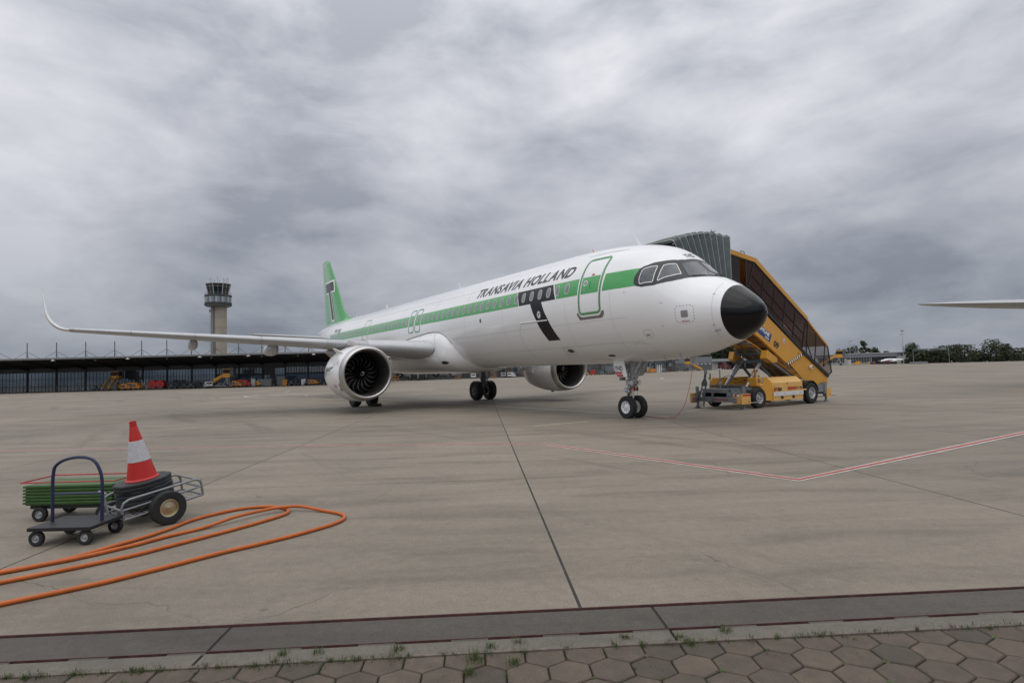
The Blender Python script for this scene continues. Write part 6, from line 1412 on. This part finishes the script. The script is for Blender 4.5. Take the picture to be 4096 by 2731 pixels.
bg_stairs(AT(2770, 214), rU+math.pi+.12, 'yellow passenger stairs in front of the blue-grey hall under the nose', False).scale = (.9,)*3
bg_stairs(AT(3330, 345), rU-R_(25), 'yellow passenger stairs with dark hood at the left end of the right-hand terminal').scale = (1.55,)*3
bg_stairs(AT(2322, 160), rU+math.pi, 'yellow stairs half hidden behind the far engine', False).scale = (.6,)*3
def cart_(loc, rz, label, m, cat='cart', kind='cart', L_=2.0, W_=1.2, H_=.9, top=None, group=None, rack=False):
    t = thing(kind, label, cat, tuple(loc), rz, group)
    b = MB(); b.m(0); b.bx(-L_/2, L_/2, -W_/2, W_/2, .42, .55)
    if not rack:
        b.bx(-L_*.47, L_*.18, -W_*.45, W_*.45, .55, .42+H_); b.bx(L_*.2, L_*.46, -W_*.42, W_*.42, .55, .42+H_*.55); b.m(1); b.bx(-L_*.40, -L_*.05, -W_*.46, -W_*.44, .65, .35+H_*.8); b.cyl((-L_*.2, 0, .42+H_), (-L_*.2, 0, .6+H_), .12, n=10)
    else:
        for x in (-L_/2, L_/2):
            for y in (-W_/2, W_/2): b.bar((x, y, .4), (x, y, .4+H_), .05)
        for z in (.7, .4+H_*.6, .4+H_):
            for y in (-W_/2, W_/2): b.bar((-L_/2, y, z), (L_/2, y, z), .05)
        b.bar((-L_/2, -W_/2, .5), (L_/2, -W_/2, .4+H_), .04); b.m(1); b.bx(-L_*.3, L_*.1, -W_*.3, W_*.3, .55, .5+H_*.5)
    b.build('body', [m, GREYP], t, 0, .015)
    b = MB(); b.bar((L_/2, 0, .4), (L_/2+.9, 0, .25), .07); b.build('towbar', GREYP, t, 0)
    wheels(t, ((-L_*.35, -W_*.45, -1), (-L_*.35, W_*.45, 1), (L_*.35, -W_*.45, -1), (L_*.35, W_*.45, 1)), .24, .14); t.scale = (SC,)*3; return t
def steps_(loc, rz, label, h=1.7, m=LTGREY):
    t = thing('step_ladder', label, 'ladder', tuple(loc), rz, 'step ladders parked on the apron'); b = MB()
    for y in (-.35, .35): b.bar((-.6, y, 0), (.1, y, h), .07); b.bar((.5, y, 0), (.1, y, h), .05); b.bar((.1, y, h), (.5, y, h+.0), .05); b.bar((.1, y, h), (.1, y, h+.7), .04); b.bar((.6, y, 0), (.6, y, h+.7), .04)
    for i in range(7): b.bar((-.55+.1*i, -.35, .15+h*.13*i), (-.55+.1*i, .35, .15+h*.13*i), .12, .05)
    b.build('frame', m, t, 0); b = MB(); b.bx(.05, .65, -.38, .38, h-.04, h+.02); b.build('top_step', m, t, 0); t.scale = (SC,)*3; return t
def van(loc, rz, label, m=None):
    t = thing('van', label, 'van', tuple(loc), rz, 'white vans seen under the belly'); m = m or mat('van_white', (.72, .73, .74), .3, coat=.6)
    b = MB(); y = .92; b.prism([(-2.2, -y, .35), (2.3, -y, .35), (2.35, -y, .95), (1.7, -y, 1.15), (1.1, -y, 1.85), (-2.1, -y, 1.95), (-2.22, -y, 1.2)], (0, 2*y, 0)); b.build('body', m, t, 25, .06)
    b = MB(); b.bx(-2.215, -2.17, -.75, .75, 1.22, 1.72); b.m(0); b.build('rear_window', CG, t, 0)
    b = MB(); b.add([(1.66, -.8, 1.2), (1.66, .8, 1.2), (1.14, .76, 1.8), (1.14, -.76, 1.8)], [(0, 1, 2, 3)]); b.build('windscreen', CG, t, 0, fix=False)
    for s in (-1, 1):
        b = MB(); b.bx(.3, 1.2, s*.90, s*.93, 1.2, 1.7); b.build('side_window', CG, t, 0)
        b = MB(); b.bx(-2.24, -2.2, s*.78-.06, s*.78+.06, .8, 1.15); b.build('tail_light', RED, t, 0)
    b = MB(); b.bx(-2.30, -2.2, -.85, .85, .35, .6); b.build('bumper', DARK, t, 0); b = MB(); b.bx(-2.235, -2.22, -.35, .35, .85, .98); b.build('number_plate', DARK, t, 0)
    wheels(t, ((-1.4, -.82, -1), (-1.4, .82, 1), (1.4, -.82, -1), (1.4, .82, 1)), .32, .2); t.scale = (SC,)*3; return t
tr = mat('tractor_amber', (.55, .22, .03), .45, nz=.1)
for px, off, m, lb, L_, H_ in ((483, 4.0, tr, 'leftmost amber ground cart beside the stairs at the far left', 1.6, .9), (505, 4.6, tr, 'amber ground cart with a raised box, second from the left stairs', 1.9, 1.1), (535, 4.2, tr, 'larger amber tractor in the row at the left pier', 2.4, 1.3), (552, 5.0, tr, 'amber tractor touching the larger amber tractor on its right', 1.8, 1.2),
    (598, 4.0, tr, 'small amber cart left of the two red reels', 1.0, .8), (946, 4.2, tr, 'amber cart just right of the profile stairs', 1.8, 1.1), (960, 4.9, tr, 'amber cart half behind the red unit', 1.6, .8), (1035, 4.0, YEL, 'small yellow cart beside the grey container', 1.4, .9), (1248, 4.3, tr, 'amber cart nearest the engine cowl', 1.6, .9), (1262, 4.8, tr, 'amber cart half hidden by the engine cowl', 1.6, .8)):
    cart_(tpos(px, off), rU+.3*math.sin(px), lb, m, 'cart', 'ground_cart', L_, 1.2, H_, group='amber ground carts at the pier')
cart_(tpos(972, 4.0), rU, 'bright red power unit with white trim right of the profile stairs', RED, 'power unit', 'power_unit', 2.2, 1.3, 1.3)
cart_(tpos(988, 4.6), rU, 'red unit partly hidden behind the bright red power unit', RED, 'power unit', 'power_unit', 1.8, 1.2, 1.2)
for px, lb in ((615, 'dark red hose reel, left of the pair'), (645, 'dark red hose reel, right of the pair')):
    t = thing('hose_reel', lb, 'reel', tuple(tpos(px, 4.2)), rU, 'red hose reels at the pier'); b = MB(); b.cyl((0, -.5, .95), (0, .5, .95), .72, n=24); b.build('drum', RED, t); b = MB()
    for y in (-.55, .55): b.bar((-.6, y, .1), (0, y, .95), .08); b.bar((.6, y, .1), (0, y, .95), .08)
    b.bx(-.7, .7, -.55, .55, .12, .2); b.build('stand', GREYP, t, 0)
for px, lb, off in ((566, 'pale step ladder between amber tractors and red reels', 4.2), (576, 'second pale step ladder, right of the first', 4.5), (1005, 'white step ladder right of the red power unit', 4.1)): steps_(tpos(px, off), rU+.4, lb, 1.6)
def crate(loc, rz, label, m, s, cat='container', name='container', feet=True):
    t = thing(name, label, cat, tuple(loc), rz); b = MB(); b.bx(-s[0]/2, s[0]/2, -s[1]/2, s[1]/2, .12, s[2]); b.build('box', m, t, 0, .03)
    b = MB()
    for x in (-.4, 0, .4): b.bx(s[0]*x-.04, s[0]*x+.04, -s[1]/2-.03, -s[1]/2, .15, s[2]-.05); b.bx(s[0]*x-.04, s[0]*x+.04, s[1]/2, s[1]/2+.03, .15, s[2]-.05)
    b.build('ribs', m, t, 0); b = MB(); b.bx(-s[0]*.45, s[0]*.45, -s[1]*.4, s[1]*.4, 0, .12); b.build('skid', DARK, t, 0); t.scale = (SC,)*3; return t
crate(tpos(1062, 3.6), rU, 'large grey container against the pier wall', mat('container_grey', (.17, .18, .19), .5, nz=.06), (3.2, 1.6, 1.75))
crate(tpos(1126, 3.0), rU, 'tall grey cabinet right of the pier door', mat('container_grey', (.17, .18, .19), .5), (1.9, 1.2, 2.3), 'cabinet', 'cabinet')
crate(tpos(1141, 4.0), rU, 'amber double-stacked box right of the grey cabinet', tr, (1.1, 1.0, 1.5), 'box', 'equipment_box')
crate(tpos(1014, 4.1), rU, 'pale cabinet with a yellow notice, beside the white step ladder', LTGREY, (.9, .8, 1.8), 'cabinet', 'cabinet')
crate(tpos(1214, 3.4), rU, 'upright white panel leaning at the pier', WLINE, (1.0, .2, 1.5), 'panel', 'panel')
crate(tpos(462, 4.5), rU, 'pale grey cabinet under the far left stairs', mat('container_grey', (.17, .18, .19), .5), (1.0, 1.0, 1.9), 'cabinet', 'cabinet')
b = van(tpos(832, 4.5), rc(tpos(832, 4.5))+.15, 'small white car at the foot of the profile stairs by the left pier'); b['category'] = 'car'; b.scale = (.62, .66, .6); del b['group']
for i, px in enumerate((385, 420, 690, 715, 742, 770, 800, 1085, 1168, 1185, 1232)):
    pos = ['left of the far left stairs', 'just behind the far left stairs', 'right of the red reels', 'second right of the red reels', 'third right of the red reels', 'fourth right of the red reels', 'left of the white car', 'left of the pier door', 'right of the amber box', 'beside the upright white panel, left of it', 'right of the upright white panel'][i]
    cart_(tpos(px, 3.2+.5*(i % 3)), rU+.2*math.sin(i), 'dark tube rack trolley %s' % pos, GREYP, 'trolley', 'rack_trolley', 1.7, 1.0, 1.3, group='rack trolleys at the pier', rack=True)
# things seen under the belly
SC = .66
van(AT(1893, 146), rc(AT(1893, 146)), 'white van seen from behind, just left of the far main gear')
van(AT(2012, 152), rc(AT(2012, 152))+.1, 'dark-windowed van with a white tail, middle one right of the far main gear', mat('van_grey', (.40, .41, .42), .35, coat=.4))
van(AT(2046, 150), rc(AT(2046, 150))-.35, 'white van turned slightly, right of the far main gear')
rj = thing('regional_jet', 'parked jet seen head-on under the belly, only its two engines and wheels showing', 'airliner', tuple(AT(1672, 140)), rc(AT(1672, 140))+math.pi)
b = MB(); b.lathe([(4.5, .05), (4.2, .5), (3, 1.0), (1, 1.25), (-12, 1.25), (-18, .2)], (0, 0, 3.05), (1, 0, 0), 24); b.build('fuselage', WHITE, rj)
b = MB(); b.prism([(-2, -1, 2.3), (-2, 1, 2.3), (-5, 10, 2.9), (-6.2, 10, 2.9), (-6, 0, 2.3), (-6.2, -10, 2.9), (-5, -10, 2.9)], (0, 0, .25)); b.build('wing', WINGG, rj, 20)
for y in (-4.2, 4.2):
    b = MB(); b.m(2); b.lathe([(.0, .80), (.05, .88), (-.1, .92)], (-1, y, 1.35), (1, 0, 0), 28); b.m(0); b.lathe([(-.1, .92), (-1.2, .95), (-2.6, .6)], (-1, y, 1.35), (1, 0, 0), 28); b.m(2); b.lathe([(0, .80), (-.3, .74), (-.9, .74), (-.9, .01)], (-1, y, 1.35), (1, 0, 0), 28); b.m(1); b.lathe([(-.5, .01), (-.6, .1), (-.85, .24)], (-1, y, 1.35), (1, 0, 0), 16); b.build('engine', [WHITE, LTGREY, DARK], rj)
for x, y in ((-4, -1.9), (-4, 1.9), (2.2, 0)):
    b = MB(); b.cyl((x, y, .4), (x, y, 2.5), .09, n=8); b.build('gear_leg', LTGREY, rj)
    for s in (-1, 1): wheel_obj(rj, (x, y+s*.25, .42), (0, s, 0), .42, .25, .2, MIDG)
nm = ['beside the parked jet on its left', 'between the engines of the parked jet', 'right of the parked jet', 'left of the white van behind the far main gear', 'right of the far main gear wheels', 'between the two vans right of the far main gear', 'left of the far engine', 'right of the far engine', 'second right of the far engine', 'left of the nose gear door', 'just right of the nose gear', 'third right of the nose gear', 'fifth right of the nose gear', 'left of the stairs under the nose']
for i, (px, d, m) in enumerate(((1582, 138, tr), (1690, 144, GREYP), (1790, 146, GREYP), (1832, 146, tr), (1975, 147, tr), (2030, 158, GREYP), (2085, 158, GREYP), (2398, 160, GREYP), (2425, 162, GREYP), (2448, 163, MAROON), (2560, 184, GREYP), (2655, 200, GREYP), (2700, 206, MAROON), (2742, 212, GREYP))):
    cart_(AT(px, d), rU+i, 'tube-framed rack trolley %s' % nm[i], m, 'trolley', 'rack_trolley', 2.2, 1.2, 1.5+.3*(i % 3), group='rack trolleys behind the belly', rack=True)
SC = .62
cart_(AT(2372, 156), rU+1.2, 'bright red tank unit right of the far engine', RED, 'power unit', 'power_unit', 2.4, 1.9, 1.9)
SC = 1.0
cart_(AT(2904, 243), rU+.3, 'dark red baggage cart in front of the pale shed wall', MAROON, 'cart', 'baggage_cart', 3.6, 1.6, 1.9)
SC = .9
for px, d, lb, m, s in ((2592, 186, 'cream box stack right of the nose gear', mat('cream_box', (.42, .36, .17), .6), (1.1, 1.1, 1.9)), (2610, 185, 'orange crate beside the cream box stack', mat('orange_crate', (.55, .22, .05), .6), (1.9, 1.4, 1.35)), (2442, 166, 'grey container left of the nose gear', mat('container_grey', (.17, .18, .19), .5), (2.6, 1.5, 2.4))):
    crate(AT(px, d), rU, lb, m, s, 'box', 'equipment_box')
for px, d, lb in ((2632, 188, 'white step ladder beside the orange crate'), (2641, 190, 'second white step ladder, just right of the first near the orange crate')): steps_(AT(px, d), rU+1, lb, 2.0, WLINE)
# tall storage racks in front of the workshop
for i, (px, d, w, h) in enumerate(((1560, 146, 7, 3), (1935, 150, 6, 3.5), (2075, 157, 7, 3.6), (2405, 168, 6, 3.2), (2560, 186, 7, 4.6), (2610, 192, 8, 4.8), (2660, 199, 8, 5.0), (2710, 208, 8, 5.2))):
    p = AT(px, d); t = thing('storage_rack', 'dark steel storage rack crowded with parts %s' % ['left of the parked jet', 'behind the far main gear', 'left of the far engine', 'left of the nose gear', 'right of the nose gear behind the cream boxes', 'behind the step ladders under the nose', 'right of the step ladders under the nose', 'next to the yellow stairs under the nose'][i], 'rack', tuple(p), rc(p)+math.pi/2, 'storage racks along the workshop')
    b = MB(); nb = int(w/1.6); rnd = random.Random(i)
    for k in range(nb+1):
        for y in (-.5, .5): b.bar((-w/2+w*k/nb, y, 0), (-w/2+w*k/nb, y, h), .07)
    zs = [.3, h*.36, h*.68, h]
    for z in zs:
        for y in (-.5, .5): b.bar((-w/2, y, z), (w/2, y, z), .06)
    for k in range(nb): b.bar((-w/2+w*k/nb, -.5, zs[k % 3]), (-w/2+w*(k+1)/nb, -.5, zs[k % 3+1]), .04)
    b.build('frame', mat('rack_grey', (.13, .145, .145), .5), t, 0)
    for k in range(nb):
        for z0, z1 in zip(zs, zs[1:]):
            if rnd.random() < .25: continue
            b = MB(); x = -w/2+w*(k+.5)/nb; s = w/nb*rnd.uniform(.5, .85)/2; hh = (z1-z0)*rnd.uniform(.35, .85)
            if rnd.random() < .4: b.cyl((x, -.3, z0+.1+s), (x, .3, z0+.1+s), min(s, hh/2), n=14)
            else: b.bx(x-s, x+s, -.4, .4, z0+.04, z0+hh); b.bx(x-s*.5, x+s*.3, -.42, .42, z0+.1, z0+hh*.8)
            b.build('stored_part', rnd.choice((GREYP, GREYP, DARK, mat('rack_dark', (.07, .08, .08), .6), mat('rust_brown', (.10, .05, .03), .7), MIDG)), t, 0)
# right side of the apron
SC = .8
t = thing('fuel_tank', 'white cylindrical tank with a white ladder in front of the right-hand terminal', 'tank', tuple(AT(3395, 350)), rc(AT(3395, 350))+math.pi/2)
b = MB(); b.cyl((0, 0, .3), (0, 0, 2.9), 1.2, n=24); b.build('drum', LTGREY, t); b = MB(); b.bx(.9, 1.9, -.4, .4, .2, 3.4); b.build('cabinet', LTGREY, t, 0)
b = MB()
for y in (-1.5, -1.9): b.bar((-1.3, y, 0), (-.6, y, 2.8), .08)
for k in range(7): b.bar((-1.25+.1*k, -1.5, .3+.37*k), (-1.25+.1*k, -1.9, .3+.37*k), .07)
b.build('ladder', WLINE, t, 0)
cart_(AT(3428, 350), rc(AT(3428, 350))+math.pi/2, 'yellow ground power cart right of the white tank', YEL, 'power unit', 'power_unit', 4.2, 1.8, 2.0)
for px, m, lb in ((3476, YEL, 'yellow waste bin left of the propeller aircraft'), (3484, mat('bin_blue', (.03, .06, .2), .5), 'blue waste bin left of the propeller aircraft'), (3491, mat('bin_blue', (.03, .06, .2), .5), 'second blue waste bin, touching the red bin'), (3497, mat('bin_red', (.4, .05, .03), .5), 'red waste bin nearest the propeller aircraft')):
    t = thing('waste_bin', lb, 'bin', tuple(AT(px, 372)), rc(AT(px, 372)), 'coloured bins at the far terminal'); b = MB(); b.loft([[(-.45, -.4, .15), (.45, -.4, .15), (.45, .4, .15), (-.45, .4, .15)], [(-.55, -.5, 1.3), (.55, -.5, 1.3), (.55, .5, 1.3), (-.55, .5, 1.3)]]); b.build('body', m, t, 0, .03); b = MB(); b.loft([[(-.6, -.55, 1.3), (.6, -.55, 1.3), (.6, .55, 1.3), (-.6, .55, 1.3)], [(-.5, -.4, 1.55), (.5, -.4, 1.55), (.5, .4, 1.55), (-.5, .4, 1.55)]]); b.build('lid', m, t, 0)
# propeller aircraft
pp = AT(3560, 335); pa = thing('propeller_aircraft', 'small white propeller aircraft with maroon belly stripes parked at the far right', 'light aircraft', tuple(pp), rc(pp)+R_(128))
MRN = mat('maroon_stripe', (.16, .02, .06), .3, coat=.5)
def ell(x, w, h, z, n=20): return [(x, w*math.cos(2*math.pi*i/n), z+h*math.sin(2*math.pi*i/n)) for i in range(n)]
b = MB(); b.loft([ell(5.0, .15, .15, 1.7), ell(4.6, .42, .45, 1.72), ell(3.2, .6, .65, 1.78), ell(2.2, .72, .85, 1.95), ell(0, .78, .9, 2.0), ell(-2, .7, .8, 2.05), ell(-5, .35, .4, 2.3), ell(-7.5, .12, .18, 2.5)]); b.build('fuselage', WHITE, pa, 50)
b = MB(); b.loft([[(x, s*(w+.012)*math.cos(R_(a)), z+(h+.012)*math.sin(R_(a))) for a in (-60, -45, -30, -15, -2)] for s in (1,) for x, w, h, z in ((4.6, .42, .45, 1.72), (3.2, .6, .65, 1.78), (2.2, .72, .85, 1.95), (0, .78, .9, 2.0), (-2, .7, .8, 2.05), (-5, .35, .4, 2.3))], False, False); b.loft([[(x, -(w+.012)*math.cos(R_(a)), z+(h+.012)*math.sin(R_(a))) for a in (-60, -45, -30, -15, -2)] for x, w, h, z in ((4.6, .42, .45, 1.72), (3.2, .6, .65, 1.78), (2.2, .72, .85, 1.95), (0, .78, .9, 2.0), (-2, .7, .8, 2.05), (-5, .35, .4, 2.3))], False, False); b.build('maroon_stripe', MRN, pa, 50)
b = MB(); b.prism([(.9, -.3, 1.35), (.9, .3, 1.35), (.1, 7.6, 1.85), (-.9, 7.6, 1.85), (-1.2, 0, 1.35), (-.9, -7.6, 1.85), (.1, -7.6, 1.85)], (0, 0, .16)); b.build('wing', WHITE, pa, 20)
b = MB(); b.prism([(-6.0, -.06, 2.6), (-7.4, -.06, 4.6), (-8.5, -.06, 4.75), (-7.7, -.06, 2.5)], (0, .12, 0)); b.build('tail_fin', mat('tail_grey', (.20, .22, .25), .4), pa, 20)
b = MB(); b.prism([(-7.0, -2.6, 2.7), (-6.4, 0, 2.7), (-7.0, 2.6, 2.7), (-7.7, 2.6, 2.7), (-7.6, 0, 2.7), (-7.7, -2.6, 2.7)], (0, 0, .1)); b.build('tailplane', WHITE, pa, 20)
for s in (-1, 1):
    for k in range(3): b = MB(); b.cyl((1.2-.8*k, s*.66, 2.35), (1.2-.8*k, s*.80, 2.33), .2, n=12); b.build('cabin_window', CG, pa)
    b = MB(); b.add([(2.9, s*.3, 2.42), (2.2, s*.62, 2.45), (2.0, s*.40, 2.75), (2.3, s*.1, 2.72)], [(0, 1, 2, 3)]); b.build('windscreen', CG, pa, 0, fix=False)
for x, y in ((3.2, 0), (-.6, -2.2), (-.6, 2.2)):
    b = MB(); b.cyl((x, y, .3), (x, y, 1.5), .06, n=8); b.build('gear_leg', LTGREY, pa); wheel_obj(pa, (x, y, .28), (0, 1, 0), .28, .18, .13, LTGREY)
b = MB()
for k in range(4): a = R_(45+90*k); b.bar((5.02, 0, 1.7), (5.02, 1.25*math.cos(a), 1.7+1.25*math.sin(a)), .05, .16)
b.lathe([(4.95, .2), (5.3, .1), (5.4, .01)], (0, 0, 1.7), (1, 0, 0), 14); b.build('propeller', DARK, pa)
# lamp posts, mast, gantry, barriers
def lamp(px, d, h, lb, arm=True):
    p = AT(px, d); t = thing('lamp_post', lb, 'lamp post', tuple(p), rc(p)-math.pi/2); b = MB(); b.cyl((0, 0, 0), (0, 0, h), .16, .09, 10); b.build('post', STEEL, t)
    b = MB(); b.bx(-.1, 1.6, -.25, .25, h-.1, h+.15) if arm else b.bx(-.7, .7, -.3, .3, h-.2, h+.4)
    if not arm: b.bx(-1.1, 1.1, -.06, .06, h-1.6, h-1.45); b.bx(-.9, -.5, -.2, .2, h-2.0, h-1.6)
    b.build('lamp_head', MIDG, t, 0)
lamp(3402, 380, 13.2, 'slim lamp post with one arm in front of the right-hand terminal'); 
lamp(3615, 372, 17.2, 'tall floodlight mast between the far terminal and the trees', False)
p = AT(3575, 400); t = thing('aerial_mast', 'thin mast with red and white frame on the far terminal roof', 'mast', (p.x, p.y, 6.4), rc(p)-math.pi/2); b = MB(); b.cyl((0, 0, 0), (0, 0, 1.6), .06, n=6); b.m(1)
for z in (1.6, 2.6): b.bar((-1.1, 0, z), (1.1, 0, z), .12)
b.m(2)
for x in (-1.0, -.35, .35, 1.0): b.bar((x, 0, 1.2), (x, 0, 3.2), .14)
b.build('frame', [STEEL, RED, WLINE], t, 0)
p = AT(3690, 350); t = thing('gantry', 'grey lattice gantry standing in front of the trees at the right', 'gantry', tuple(p), rc(p)-math.pi/2); b = MB()
for x in (-3.6, 10.5): b.bar((x, 0, 0), (x, 0, 7.1), .22)
for z in (6.5, 7.1): b.bar((-3.6, 0, z), (10.5, 0, z), .14)
for k in range(14): b.bar((-3.6+k, 0, 6.5), (-2.6+k, 0, 7.1), .07); b.bar((-2.6+k, 0, 6.5), (-2.6+k, 0, 7.1), .06)
b.build('lattice', MIDG, t, 0)
bf = None
for k, px in enumerate((3646, 3661, 3676, 3697)):
    p = AT(px+3, 338); lb = '%s grey container of the row in front of the trees at the right' % ['leftmost', 'second', 'third', 'rightmost'][k]
    if bf is None: bf = crate(p, rc(p)-math.pi/2, lb, mat('barrier_grey', (.22, .24, .26), .6), (2.5, 1.2, 1.25)); bf['group'] = 'grey containers by the trees'
    else: copy_thing(bf, tuple(p), rc(p)-math.pi/2, lb)
# wing of a neighbouring jet reaching in from the right
nw = thing('neighbouring_airliner', 'grey wing of another jet reaching in from the right above the trees', 'airliner', tuple(AT(4300, 46)), world=True)
c = AT(3694, 40); c.z = 1.742+3.13; b = MB(); e1 = AT(4300, 46); dr_ = (e1-AT(3694, 40)).normalized(); bk = Vector((-dr_.y, dr_.x, 0)); rr = []
for k, (L_, ch, th) in enumerate(((0, .25, .02), (.8, .9, .10), (2.5, 1.5, .25), (5, 2.3, .38), (9, 3.2, .5), (16, 4.8, .75), (34, 7, 1.0))):
    q = c+dr_*L_+Vector((0, 0, -.005*L_)); rr.append([q+bk*(ch*x)+Vector((0, 0, th*z)) for x, z in ((0, 0), (.15, .5), (.4, .65), (1, .0), (.5, -.55), (.15, -.45))])
b.loft(rr); b.build('wing', WINGG, nw, 50)
b = MB(); q = c+dr_*36+bk*1; b.lathe([(-22, .3), (-18, 1.6), (-12, 2.0), (10, 2.0), (18, .5)], (q.x, q.y, 4.1), tuple(-bk), 32); b.build('fuselage', WHITE, nw)
